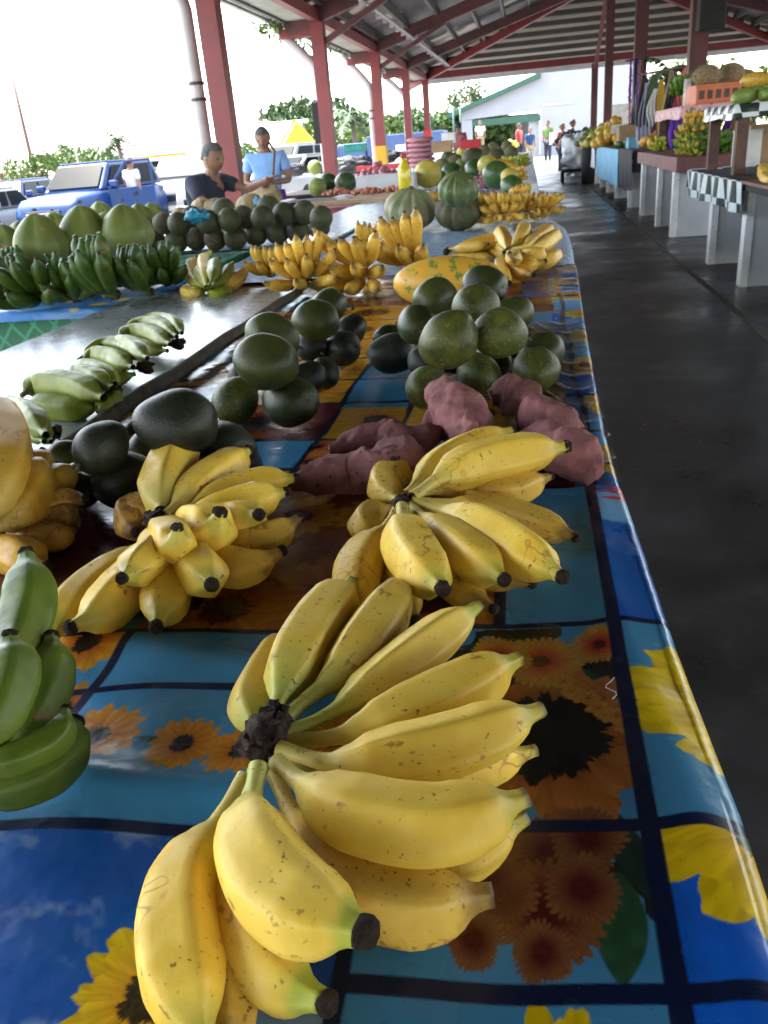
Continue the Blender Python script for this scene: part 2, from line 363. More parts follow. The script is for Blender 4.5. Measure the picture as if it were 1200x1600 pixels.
def floral(name, base, cols, sc=30, rough=.4, bm=.4):
    m, nt, bs = newmat(name); tc = N(nt, 'ShaderNodeTexCoord')
    vo = N(nt, 'ShaderNodeTexVoronoi'); vo.inputs['Scale'].default_value = sc; nt.links.new(tc.outputs['Object'], vo.inputs['Vector'])
    r = ramp(nt, vo.outputs['Distance'], [(.28, (1, 1, 1)), (.36, (0, 0, 0))])
    sp = N(nt, 'ShaderNodeSeparateColor'); nt.links.new(vo.outputs['Color'], sp.inputs[0])
    cc = ramp(nt, sp.outputs[0], [(i/len(cols), c) for i, c in enumerate(cols)], 'CONSTANT')
    nt.links.new(mix(nt, r, base, cc), bs.inputs['Base Color']); bs.inputs['Roughness'].default_value = rough
    bump(nt, bs, noise(nt, tc.outputs['Object'], 9, 3), bm, .02); return m
M['floral_blue'] = floral('pale_blue_floral_vinyl', (.30, .42, .58), [(.45, .50, .62), (.5, .14, .22), (.1, .28, .35), (.5, .55, .66), (.22, .35, .55)], 22, .25, .5)
M['floral_pink'] = floral('pink_floral_cloth', (.62, .36, .40), [(.5, .08, .12), (.7, .62, .6), (.12, .2, .1)], 16, .6)
M['kaleido'] = floral('yellow_blue_print_cloth', (.03, .16, .42), [(.6, .42, .03), (.03, .18, .08), (.5, .35, .03), (.05, .3, .5)], 9, .4)
def green_lattice():
    m, nt, bs = newmat('green_lattice_fabric'); tc = N(nt, 'ShaderNodeTexCoord')
    ws = []
    for rot in (.7, -.7):
        mp = N(nt, 'ShaderNodeMapping'); mp.inputs['Rotation'].default_value = (0, rot, 0); nt.links.new(tc.outputs['Object'], mp.inputs[0])
        wv = N(nt, 'ShaderNodeTexWave'); wv.inputs['Scale'].default_value = 5; wv.inputs['Distortion'].default_value = 1.5
        nt.links.new(mp.outputs[0], wv.inputs[0]); ws.append(ramp(nt, wv.outputs['Fac'], [(.90, (0, 0, 0)), (.96, (1, 1, 1))]))
    f = mix(nt, 1.0, ws[0], ws[1], 'ADD')
    nt.links.new(mix(nt, f, (.012, .115, .05), (.04, .23, .12)), bs.inputs['Base Color']); bs.inputs['Roughness'].default_value = .7; return m
M['lattice'] = green_lattice()

def floor_mat():
    m, nt, bs = newmat('worn_concrete_floor'); tc = N(nt, 'ShaderNodeTexCoord'); v = tc.outputs['Object']
    a = noise(nt, v, 1.1, 6, .6); b = noise(nt, v, 9, 4, .6)
    c = mix(nt, ramp(nt, a, [(.35, (0, 0, 0)), (.65, (1, 1, 1))]), (.018, .016, .0155), (.058, .053, .050))
    c = mix(nt, ramp(nt, b, [(.55, (0, 0, 0)), (.75, (.6, .6, .6))]), c, (.08, .073, .069))
    sp = N(nt, 'ShaderNodeSeparateXYZ'); nt.links.new(v, sp.inputs[0])
    mo = N(nt, 'ShaderNodeMath', operation='PINGPONG'); mo.inputs[1].default_value = 1.5; nt.links.new(sp.outputs[1], mo.inputs[0])
    jf = ramp(nt, mo.outputs[0], [(.006, (1, 1, 1)), (.012, (0, 0, 0))])
    c = mix(nt, jf, c, (.055, .05, .048))
    nt.links.new(c, bs.inputs['Base Color'])
    nt.links.new(ramp(nt, a, [(.35, (.22,)*3), (.60, (.52,)*3)]), bs.inputs['Roughness'])
    bump(nt, bs, noise(nt, v, 30, 4), .12, .006); return m
M['floor'] = floor_mat()
M['lot'] = mat('pale_lot_concrete', (.25, .24, .23), (.18, .175, .17), .6, .85, spots=((.2, .19, .18), 2, .66))
M['earth'] = mat('grass_earth', (.12, .15, .05), (.18, .15, .10), .2, .95)
M['line'] = mat('ochre_floor_line', (.13, .11, .085), None, 5, .7)
def board_mat():
    m, nt, bs = newmat('scuffed_clear_board'); v = vec(nt)
    c = ramp(nt, noise(nt, v, 5, 4), [(.35, (.17, .20, .20)), (.7, (.27, .30, .30))])
    c = mix(nt, ramp(nt, noise(nt, v, 16, 4), [(.6, (0, 0, 0)), (.72, (.6,)*3)]), c, (.20, .17, .12))
    nt.links.new(c, bs.inputs['Base Color']); bs.inputs['Coat Weight'].default_value = .35; bs.inputs['Coat Roughness'].default_value = .18
    nt.links.new(ramp(nt, noise(nt, v, 7, 4), [(.3, (.16,)*3), (.7, (.42,)*3)]), bs.inputs['Roughness'])
    bump(nt, bs, noise(nt, v, 6, 3), .12, .01); return m
M['board'] = board_mat()
def vinyl(name, rough=.22):
    m, nt, bs = newmat(name); bs.inputs['Specular IOR Level'].default_value = .36; a = N(nt, 'ShaderNodeAttribute'); a.attribute_name = 'print'
    v = N(nt, 'ShaderNodeTexCoord').outputs['Object']
    d = ramp(nt, noise(nt, v, 420, 2), [(.71, (0, 0, 0)), (.75, (.8,)*3)])
    c = mix(nt, d, a.outputs['Color'], (.03, .02, .015))
    nt.links.new(c, bs.inputs['Base Color'])
    nt.links.new(ramp(nt, noise(nt, v, 8, 4), [(.3, (rough-.05,)*3), (.7, (rough+.14,)*3)]), bs.inputs['Roughness'])
    bump(nt, bs, noise(nt, v, 9, 4, .6), .38, .010); return m
M['vinyl'] = vinyl('printed_vinyl'); M['vinyl2'] = vinyl('printed_vinyl_glossy', .16)
def roof_mat(name, c1, k, patch=False):
    m, nt, bs = newmat(name); out = nt.nodes['Material Output']
    v = N(nt, 'ShaderNodeTexCoord').outputs['Object']
    c = ramp(nt, noise(nt, v, 1.2, 4), [(.35, c1), (.7, tuple(x*.7 for x in c1))])
    nt.links.new(c, bs.inputs['Base Color']); bs.inputs['Roughness'].default_value = .6
    tl = N(nt, 'ShaderNodeBsdfTranslucent'); tl.inputs[0].default_value = (.8, .74, .66, 1)
    sp = N(nt, 'ShaderNodeSeparateXYZ'); nt.links.new(v, sp.inputs[0])
    ms = N(nt, 'ShaderNodeMixShader'); ms.inputs[0].default_value = k
    if patch:
        pf = ramp(nt, noise(nt, v, .9, 2), [(.56, (.0,)*3), (.60, (k,)*3)]); nt.links.new(pf, ms.inputs[0])
    nt.links.new(bs.outputs[0], ms.inputs[1]); nt.links.new(tl.outputs[0], ms.inputs[2]); nt.links.new(ms.outputs[0], out.inputs[0])
    return m
M['roof'] = roof_mat('roof_sheet_grey', (.10, .09, .085), .16, True); M['roof_hip'] = roof_mat('roof_sheet_pale', (.38, .33, .28), .10)
M['soffit'] = mat('stained_soffit', (.36, .38, .34), (.2, .22, .17), 1.5, .8)
M['wood_top'] = mat('maroon_painted_timber', (.20, .075, .07), (.13, .05, .05), 6, .6, bmp=.2)
M['ban_gl'] = banana_mat('banana_lime', (.30, .40, .05), (.40, .38, .05), (.25, .36, .06), (.2, .2, .05), neckend=.14, fleck=.72)
M['ban_g2'] = banana_mat('banana_mid_green', (.13, .28, .04), (.09, .21, .03), (.12, .26, .04), (.08, .12, .03), neckend=.14, fleck=.74)
M['papaya_g'] = mat('green_papaya_skin', (.14, .26, .06), (.26, .32, .07), 9, .45, jit=.15)
M['black_heap'] = M['black_cloth']
M['striped_pumpkin'] = mat('striped_pumpkin_skin', (.10, .13, .04), (.06, .09, .025), 1.3, .5, spots=((.22, .22, .10), 2.4, .6), bmp=.2, bscale=12)
# ================================================================ printed table covers
def vnoise(x, y, scale, seed):
    r = np.random.RandomState(seed); G_ = r.rand(64, 64)
    u = x*scale; v = y*scale; iu = np.floor(u).astype(int); iv = np.floor(v).astype(int); fu = u-iu; fv = v-iv
    fu = fu*fu*(3-2*fu); fv = fv*fv*(3-2*fv); g = lambda a, b: G_[a % 64, b % 64]
    return (g(iu, iv)*(1-fu)+g(iu+1, iv)*fu)*(1-fv)+(g(iu, iv+1)*(1-fu)+g(iu+1, iv+1)*fu)*fv
def fnoise(x, y, scale, seed, o=4):
    s = 0; a = .5; t = 0
    for i in range(o): s = s+a*vnoise(x, y, scale*2**i, seed+i); t += a; a *= .55
    return s/t
class Painter:
    def __init__(s, X, Y, base):
        s.X = X; s.Y = Y; s.C = np.zeros((X.size, 3)); s.C[:] = base
    def put(s, m, c):
        m = np.clip(m, 0, 1)[:, None]; c = np.asarray(c, float); s.C = s.C*(1-m)+(c if c.ndim == 2 else c[None])*m
    def rect(s, x0, x1, y0, y1, e=.001):
        return (s.X >= x0) & (s.X < x1) & (s.Y >= y0) & (s.Y < y1)
    def clouds(s, m, sc=9, seed=3, deep=(.003, .03, .19), mid=(.008, .10, .38), cl=(.20, .30, .42)):
        f = fnoise(s.X+s.Y*.4, s.Y, sc, seed, 5); g = fnoise(s.X, s.Y, sc*.5, seed+9, 3)
        c = np.array(deep)[None]*(1-g[:, None])+np.array(mid)[None]*g[:, None]
        k = np.clip((f-.51)/.11, 0, 1)[:, None]**1.2*.8; c = c*(1-k)+np.array(cl)[None]*k
        s.put(m*1.0, c)
    def flower(s, m, cx, cy, R, rc, n, petal, petal2, core, seed=0, sharp=.6, asp=1.0, rings=2, coreedge=None):
        dx = s.X-cx; dy = (s.Y-cy)/asp; r = np.hypot(dx, dy)
        near = m & (r < R*1.15)
        if not near.any(): return
        th = np.arctan2(dy, dx)
        for k in range(rings):
            rk = R*(1-.16*k); a = th+k*math.pi/n+seed
            wob = .06*np.sin(3*th+seed)+.05*np.sin(5*th+seed*2)+.10*(vnoise(th*16, r*0, 1, 3)-.5)
            edge = rk*(1-sharp*.5*(1-np.abs(np.cos(a*n/2))**.6)+wob)
            mk = np.clip((edge-r)/(.0016), 0, 1)*near
            q = np.clip((r-rc)/(R-rc+1e-6), 0, 1)[:, None]
            streak = (.84+.10*np.cos(a*n)+.34*(vnoise(th*22, r*50, 1, 5+k)-.5))[:, None]
            c = (np.array(petal2)[None]*(1-q)+np.array(petal)[None]*q)*streak*(1 if k else .85)
            s.put(mk, c)
        ce = rc*(1+.22*(vnoise(th*9, r*0, 1, 7)-.5)+.15*(vnoise(th*24, r*0, 1, 8)-.5))
        cc = np.array(core)[None]*(.6+.9*vnoise(s.X, s.Y, 420, 4))[:, None]
        s.put(np.clip((ce-r)/.002, 0, 1)*near, cc)
    def leaf(s, m, cx, cy, L, W, ang, c):
        ca, sa = math.cos(ang), math.sin(ang); u = (s.X-cx)*ca+(s.Y-cy)*sa; v = -(s.X-cx)*sa+(s.Y-cy)*ca
        k = np.clip((W*(1-(u/L)**2)-np.abs(v))/.0015, 0, 1)*(np.abs(u) < L)*m
        s.put(k, np.array(c)[None]*(.75+.5*vnoise(s.X, s.Y, 120, 6))[:, None])
def line(P, m, d, w=.0055, c=(.003, .008, .035)): P.put(np.clip((w-np.abs(d))/.0012+.5, 0, 1)*m, c)
LB = (.045, .20, .36); YP = (.80, .56, .003); YP2 = (.60, .30, .01); OR = (.52, .23, .015); OR2 = (.42, .10, .008); DK = (.010, .007, .006)

def paint_near(X, Y):
    wl = np.clip((.02-X)/.2, 0, 1); x = X+.004*np.sin(Y*19)*wl; y = Y-.085*X+.005*np.sin(X*26+1)*wl
    P = Painter(x, y, LB); T = np.ones(X.size, bool)
    # deep-blue cloudy panel, nearest left
    m = P.rect(-2, -.108, -1, .41); P.clouds(m, 19)
    P.flower(m, -.212, .292, .052, .019, 15, YP, YP2, (.03, .02, .006), 1, .5)
    P.flower(m, -.165, .385, .03, .01, 13, YP, YP2, DK, 2, .6)
    # light strip at the very bottom
    m = P.rect(-.108, .073, -1, .289)
    P.flower(m, .01, .225, .062, .02, 16, YP, YP2, (.05, .02, .01), 3, .8)
    # dark collage panel
    m = P.rect(-.108, .072, .30, .655)
    mask = m & (fnoise(x, y, 20, 31, 3) > .40) & (x < .058-.018*np.sin(y*30)) & (y > .325)
    P.put(mask*1., (.015, .014, .01))
    P.leaf(m, .050, .335, .040, .016, 1.5, (.02, .07, .03)); P.leaf(m, .06, .39, .05, .012, 1.9, (.012, .03, .02)); P.leaf(m, .04, .58, .03, .012, 2.6, (.015, .05, .02))
    P.leaf(m, .055, .62, .03, .012, .6, (.015, .05, .02)); P.leaf(m, -.03, .63, .04, .01, .2, (.015, .04, .02))
    P.flower(m, .012, .502, .086, .046, 13, (.46, .17, .03), (.28, .085, .012), (.006, .005, .004), 4, .75, 1.1)
    for cx, cy, R, sd in ((.008, .603, .036, 1), (-.030, .61, .03, 2), (.06, .625, .026, 3), (.012, .385, .034, 4), (.035, .40, .026, 7), (.008, .345, .036, 5), (-.02, .357, .024, 8), (-.034, .325, .018, 6), (.005, .318, .018, 9), (.03, .36, .024, 10)):
        dk = cy < .45
        P.flower(m, cx, cy, R, R*.26, 30, (.55, .33, .04) if not dk else (.26, .105, .03), (.42, .03, .02) if not dk else (.09, .008, .010), (.06, .008, .005), sd, .35, 1.15, 3)
    for i in range(9):
        P.flower(m, .02+.0065*i, .575-.008*i+.004*math.sin(i*2), .011, .002, 6, (.50, .26, .04), (.40, .15, .02), DK, i, .7)
    # small row of sunflowers left
    m = P.rect(-.40, -.108, .41, .57)
    P.leaf(m, -.25, .495, .03, .004, .1, (.03, .09, .05)); P.leaf(m, -.30, .50, .03, .004, -.1, (.03, .09, .05))
    for cx, cy, R, sd in ((-.273, .497, .032, 1), (-.354, .505, .040, 2), (-.222, .492, .030, 3), (-.15, .50, .036, 4)):
        P.flower(m, cx, cy, R, R*.33, 15, (.60, .26, .02), (.46, .15, .01), (.02, .014, .012), sd, .75, 1.05)
    m = P.rect(-.392, -.108, .57, .66)
    # left beyond v2
    m = P.rect(-2, -.392, .41, .66); P.flower(m, -.41, .55, .035, .012, 13, OR, OR2, DK, 3); P.flower(m, -.43, .645, .045, .015, 13, (.6, .3, .02), OR2, DK, 5)
    # orange/dark panel under the middle bunch
    m = P.rect(-.392, -.028, .66, 2)
    bgc = fnoise(x, y, 12, 5, 4); P.put(m*1., np.array((.24, .07, .012))[None]*(.5+bgc)[:, None])
    for cx, cy, R, rc, sd in ((-.31, .70, .07, .028, 1), (-.20, .735, .08, .032, 2), (-.09, .70, .06, .022, 3), (-.30, .93, .06, .022, 4), (-.18, .93, .07, .025, 5), (-.08, .85, .06, .022, 6)):
        P.flower(m, cx, cy, R, rc, 16, (.42, .17, .02) if cy < .8 else (.62, .36, .02), (.30, .08, .01), (.05, .015, .01), sd, .6)
    # dark wine-red panel at left
    m = P.rect(-2, -.34, .70, 2); P.put(m*1., np.array((.05, .006, .012))[None]*(.4+1.3*fnoise(x, y, 14, 15, 4))[:, None])
    P.flower(m, -.43, .80, .07, .03, 20, (.22, .015, .012), (.08, .01, .01), DK, 2, .5)
    P.put(P.rect(-2, -.55, .40, .66)*1., np.array(LB)*.8)
    # right border panels
    m = P.rect(.079, 2, .66, 2); P.clouds(m, 11, 8, (.004, .04, .27), (.006, .11, .42), (.18, .42, .62))
    for yy in (.72, .78, .84, .89, .95, .975):
        P.leaf(m, .150, yy, .030, .007, 2.95, (.42, .02, .03))
    P.leaf(m, .115, .962, .032, .007, 3.0, (.42, .02, .03)); P.leaf(m, .112, .945, .03, .006, 3.25, (.45, .03, .03)); P.leaf(m, .12, .975, .03, .006, 2.8, (.5, .03, .03))
    m = P.rect(.079, 2, .41, .66)
    P.flower(m, .196, .540, .125, .022, 13, YP, (.74, .44, .008), (.10, .10, .02), 5.3, .38, .95)
    m = P.rect(.079, 2, -1, .41); P.clouds(m, 5, 12, (.003, .07, .42), (.004, .12, .55), (.01, .18, .6))
    P.flower(m, .158, .418, .096, .034, 14, YP, (.70, .40, .01), (.035, .06, .012), 2.2, .36, 1.0)
    # collage grid lines
    line(P, T, P.Y-.41); line(P, T, P.Y-.66, .004); line(P, P.X > -.108, P.Y-.294, .006); line(P, (P.X < -.108) & (P.X > -.6), P.Y-.57, .0045)
    line(P, T, P.X-.0755-(.0), .0065); line(P, (P.Y > .40) & (P.Y < .66), P.X+.392+.3*(P.Y-.6)*(P.Y < .56)*0, .005)
    line(P, (P.Y > .66) & (P.Y < .78), P.X+.030, .006); line(P, P.Y < .41, P.X+.108, .005)
    return P.C
def paint_far(X, Y):
    x = X+.004*np.sin(Y*13); y = Y+.006*np.sin(X*17)-.03*X
    P = Painter(x, y, LB); T = np.ones(X.size, bool)
    rs = random.Random(7)
    xs = [-1.2, -.90, -.62, -.345, -.215, -.02, .085, .5]; ys = [.9, 1.10, 1.235, 1.43, 1.60, 1.78, 1.98, 2.2, 2.42, 2.7, 2.95, 3.2, 3.5, 4, 6]
    kinds = {}
    for i in range(len(xs)-1):
        for j in range(len(ys)-1):
            k = rs.choice(['lb', 'or', 'db', 'or', 'wine', 'lb'])
            kinds[i, j] = k
    kinds[3, 2] = 'sun'; kinds[3, 1] = 'garden'; kinds[2, 1] = 'lb'; kinds[2, 0] = 'sun2'; kinds[3, 0] = 'garden'; kinds[2, 2] = 'wine'; kinds[3, 3] = 'lb'; kinds[4, 2] = 'sun'
    kinds[2, 3] = 'or'; kinds[2, 4] = 'or'; kinds[2, 5] = 'or'; kinds[2, 6] = 'or'; kinds[2, 7] = 'or'; kinds[3, 4] = 'lb'; kinds[4, 3] = 'lb'
    kinds[6, 0] = 'garden'; kinds[6, 1] = 'lb'; kinds[5, 1] = 'db'; kinds[5, 0] = 'wine'
    for (i, j), k in kinds.items():
        m = P.rect(xs[i], xs[i+1], ys[j], ys[j+1]); cx = (xs[i]+xs[i+1])/2; cy = (ys[j]+ys[j+1])/2; w = (xs[i+1]-xs[i])
        if not m.any(): continue
        if k in ('or', 'sun', 'sun2'):
            P.put(m*1., (.50, .25, .02))
            P.flower(m, cx+w*.1, cy, w*.62, w*.20 if k != 'sun2' else w*.18, 16, (.62, .34, .025), (.48, .18, .012), (.02, .014, .012), i+j, .5, .9)
            if k == 'sun': P.put(m & (y > ys[j+1]-.03), LB)
        elif k == 'db': P.clouds(m, 9, i+j)
        elif k == 'wine':
            P.put(m*1., np.array((.10, .012, .018))[None]*(.4+1.2*fnoise(x, y, 18, i+j))[:, None])
            P.flower(m, cx, cy, w*.4, w*.15, 22, (.34, .10, .03), (.14, .02, .01), DK, j, .5)
        elif k == 'garden':
            P.put(m*1., (.04, .06, .02))
            for q in range(7):
                P.flower(m, rs.uniform(xs[i], xs[i+1]), rs.uniform(ys[j], ys[j+1]), .045, .012, 18, (.55, .22, .03), (.35, .05, .02), DK, q, .5)
    # right-hand border with repeating yellow flowers
    m = P.rect(.06, 2, .9, 9)
    P.clouds(m, 7, 22, (.004, .07, .38), (.01, .15, .45), (.10, .35, .55))
    for q in range(12):
        P.flower(m, .135+.02*math.sin(q*2.1), 1.12+q*.26, .075, .02, 14, (.62, .42, .02), (.5, .25, .01), (.08, .05, .01), q, .7)
    for u in xs[1:-1]: line(P, T, P.X-u, .005)
    for v in ys[1:-1]: line(P, T, P.Y-v, .006)
    return P.C
EDGE = [(-1, .14), (.3, .140), (.44, .139), (.52, .135), (.64, .129), (.81, .124), (.99, .118), (1.25, .116), (2.03, .134), (3.8, .189), (4.4, .195), (5.2, .10)]
def cover(name, x0, y0, y1, res, paint, mt, zoff, drop, label, rad=.013, amp=.0022, inset=0, fold=0, seed=0, flare=.02):
    ys = np.arange(y0, y1+res*.5, res); ex = np.interp(ys, [e[0] for e in EDGE], [e[1] for e in EDGE])-inset
    L0 = ex.max()-rad-x0; nf = int(L0/res); na = max(6, int(rad*1.57/res)); nd = int(drop/(res*2.5))
    cols = nf+na+nd+1
    X = np.zeros((len(ys), cols)); Z = np.zeros_like(X); U = np.zeros_like(X); Yg = np.repeat(ys[:, None], cols, 1)
    fx = (np.arange(nf+1)/nf)[None]; X[:, :nf+1] = x0+(ex[:, None]-rad-x0)*fx; U[:, :nf+1] = X[:, :nf+1]
    a = (np.arange(1, na+1)/na*math.pi/2)[None]
    X[:, nf+1:nf+na+1] = ex[:, None]-rad+rad*np.sin(a); Z[:, nf+1:nf+na+1] = -rad+rad*np.cos(a); U[:, nf+1:nf+na+1] = ex[:, None]-rad+rad*a
    if nd > 0:
        d = (np.arange(1, nd+1)/nd*drop)[None]
        wv = (np.sin(Yg[:, :nd]*23+seed)*.012+np.sin(Yg[:, :nd]*9)*.012)*(flare > 0)
        X[:, nf+na+1:] = ex[:, None]+wv*d/drop+d*flare; Z[:, nf+na+1:] = -rad-d; U[:, nf+na+1:] = ex[:, None]-rad+rad*1.57+d
    flat = np.zeros_like(X); flat[:, :nf+1] = 1; flat[:, nf+1:] = .5
    wav = fnoise(U.ravel(), Yg.ravel(), 5, 40+seed, 3).reshape(X.shape)-.5
    wav2 = fnoise(U.ravel()*.5+Yg.ravel(), Yg.ravel()*.5, 11, 50+seed, 3).reshape(X.shape)-.5
    Z += flat*amp*(wav*3+wav2*1.6)
    if fold:      # raised soft folds, stronger to the left
        Z += flat*fold*np.exp(-((Yg-.60-.03*np.sin(U*9))/.028)**2)*np.clip((-.08-U)/.1, 0, 1)
        Z += flat*fold*.8*np.exp(-((Yg-.445-.02*np.sin(U*11+1))/.02)**2)*np.clip((-.1-U)/.1, 0, 1)
        Z += flat*fold*.6*np.exp(-((U-.095-.02*np.sin(Yg*6))/.02)**2)
    Z += TZ+zoff
    if flare < 0: Z -= np.clip((U-.10)/.03, 0, 1)**2*flat*.004
    C = paint(U.ravel(), Yg.ravel()) if paint else None
    nr = len(ys); idx = np.arange(nr*cols).reshape(nr, cols)
    q = np.stack([idx[:-1, :-1], idx[:-1, 1:], idx[1:, 1:], idx[1:, :-1]], -1).reshape(-1, 4)
    me = bpy.data.meshes.new(name); nv = nr*cols; nq = len(q)
    me.vertices.add(nv); me.vertices.foreach_set('co', np.stack([X.ravel(), Yg.ravel(), Z.ravel()], -1).astype(np.float32).ravel())
    me.loops.add(nq*4); me.loops.foreach_set('vertex_index', q.astype(np.int32).ravel())
    me.polygons.add(nq); me.polygons.foreach_set('loop_start', np.arange(0, nq*4, 4, dtype=np.int32)); me.polygons.foreach_set('loop_total', np.full(nq, 4, np.int32))
    me.polygons.foreach_set('use_smooth', np.ones(nq, bool)); me.update(calc_edges=True)
    if C is not None:
        at_ = me.color_attributes.new('print', 'FLOAT_COLOR', 'POINT')
        at_.data.foreach_set('color', np.concatenate([C, np.ones((nv, 1))], 1).astype(np.float32).ravel())
    me.materials.append(mt)
    o = bpy.data.objects.new(name, me); COL.objects.link(o)
    return tag(o, label, 'tablecloth')
cover('tablecloth', -.80, .10, .992, .00115, paint_near, M['vinyl'], 0, .24, 'sunflower print tablecloth in the foreground under the three big banana hands', fold=.009, amp=.0030, flare=-.06)
cover('tablecloth', -.92, .975, 3.05, .0042, paint_far, M['vinyl2'], -.007, .30, 'glossy sunflower print tablecloth under the mangoes and sweet potatoes', seed=2, amp=.002, flare=.05)
cover('tablecloth', -1.32, 3.02, 5.2, .02, None, M['floral_blue'], -.004, .42, 'pale blue floral vinyl tablecloth under the back row of yellow bunches', rad=.06, seed=3, amp=.004, flare=.10)

# tables under the covers
def table(label, x0, x1, y0, y1, ztop, mt='wood', legs=True, name='market_table'):
    r = empty(name, ((x0+x1)/2, (y0+y1)/2, 0), 0, label, 'table'); cx, cy = (x0+x1)/2, (y0+y1)/2
    MB().box(x0-cx, x1-cx, y0-cy, y1-cy, ztop-.04, ztop).build('table_top', M[mt], r)
    for sx in (x0+.08, x1-.08):
        for sy in (y0+.1, y1-.1):
            MB().box(sx-cx-.035, sx-cx+.035, sy-cy-.035, sy-cy+.035, 0, ztop-.04).build('leg', M['wood_dark'], r)
    return r
table('wooden market table under the two sunflower cloths', -.95, .085, -.3, 3.0, TZ-.016)
table('wooden market table under the pale blue floral cloth', -1.35, .07, 3.04, 5.15, TZ-.02)

# clear board with its stick, hook
b = MB().box(-1.385, -.775, .80, 2.79, TZ+.001, TZ+.010).build('display_board', M['board'], None, bevel=.002)
tag(b, 'scuffed glossy clear board carrying four green banana hands', 'board')
for x0_, x1_, y0_, y1_ in ((-1.37, -.86, .75, 2.6),):
    table('low wooden table under the clear board', x0_, x1_, y0_, y1_, TZ-.012)
s = MB(); pts = [(-.748+.002*math.sin(i*1.3), .80+i*.16, TZ+.018+.003*math.sin(i*2.1)) for i in range(13)]
s.tube(pts, [.016-.0004*i for i in range(13)], 10)
o = s.build('wooden_stick', M['wood_stick'], None, True); tag(o, 'weathered round wooden stick lying along the right edge of the clear board', 'stick')
h = at(527, 478, TZ+.012); s = MB(); s.tube([h+Vector((-.06, -.02, 0)), h, h+Vector((.045, 0, 0)), h+Vector((.05, -.02, -.006))], .005, 6)
tag(s.build('metal_hook', M['black'], None, True), 'small black bent metal hook on the cloth right of the rear mangoes', 'hook')
# clear film over the table edge by the mangoes
def film():
    r = random.Random(4); nx, ny = 70, 110; vs = []; x0, x1, y0, y1 = -.06, .118, 1.0, 2.05
    for j in range(ny):
        for i in range(nx):
            x = x0+(x1-x0)*i/(nx-1); y = y0+(y1-y0)*j/(ny-1)
            e = (x-x0)/(x1-x0)
            ang = (y-1.45)*2.4
            ridge = abs(math.sin((x*.5+y*1.0+.15*math.sin(x*20))*34))**6*.006*e+.003*abs(mnoise.noise(Vector((x*14+y*22, y*18, 0))))*e
            vs.append((x, y, TZ-.003+ridge+.001))
    fs = [(j*nx+i, j*nx+i+1, (j+1)*nx+i+1, (j+1)*nx+i) for j in range(ny-1) for i in range(nx-1)]
    o = mesh_obj('plastic_film', vs, fs, M['film']); tag(o, 'crinkled clear plastic film over the cloth edge right of the mangoes', 'plastic sheet')
film()
# loose thread on the near cloth
p = at(955, 1080, TZ+.004); s = MB(); s.tube([p+Vector((.004*math.sin(i*1.1), .004*i-.01, .001*math.sin(i))) for i in range(8)], .0004, 5)
tag(s.build('loose_thread', M['white_cloth'], None, True), 'tiny white thread lying on the dark printed panel at right', 'thread')
# ================================================================ bananas
def catmull(P, n):
    P = [Vector(p) for p in P]
    Q = [2*P[0]-P[1]]+P+[2*P[-1]-P[-2]]; out = []
    seg = len(P)-1
    for i in range(n):
        u = i/(n-1)*seg; k = min(int(u), seg-1); t = u-k
        a, b, c, d = Q[k], Q[k+1], Q[k+2], Q[k+3]
        out.append(.5*((2*b)+(-a+c)*t+(2*a-5*b+4*c-d)*t*t+(-a+3*b-3*c+d)*t**3))
    L = [0]
    for i in range(1, n): L.append(L[-1]+(out[i]-out[i-1]).length)
    res = []; j = 0
    for i in range(n):                      # even arc length
        s = L[-1]*i/(n-1)
        while j < n-2 and L[j+1] < s: j += 1
        f = 0 if L[j+1] == L[j] else (s-L[j])/(L[j+1]-L[j])
        res.append(out[j].lerp(out[j+1], min(max(f, 0), 1)))
    return res, L[-1]
def prof(t, nf, tipr=.36):
    K = [(0, .26), (nf*.5, .22), (nf*.9, .27), (nf+.05, .52), (nf+.13, .80), (nf+.24, .95), (.62, 1.0), (.77, .95), (.85, .80), (.90, .58), (.935, tipr+.06), (.97, tipr), (1, tipr*.97)]
    for (a, x), (b, y) in zip(K, K[1:]):
        if t <= b:
            u = 0 if b == a else (t-a)/(b-a); u = u*u*(3-2*u)*.5+u*.5
            return x+(y-x)*u
    return tipr
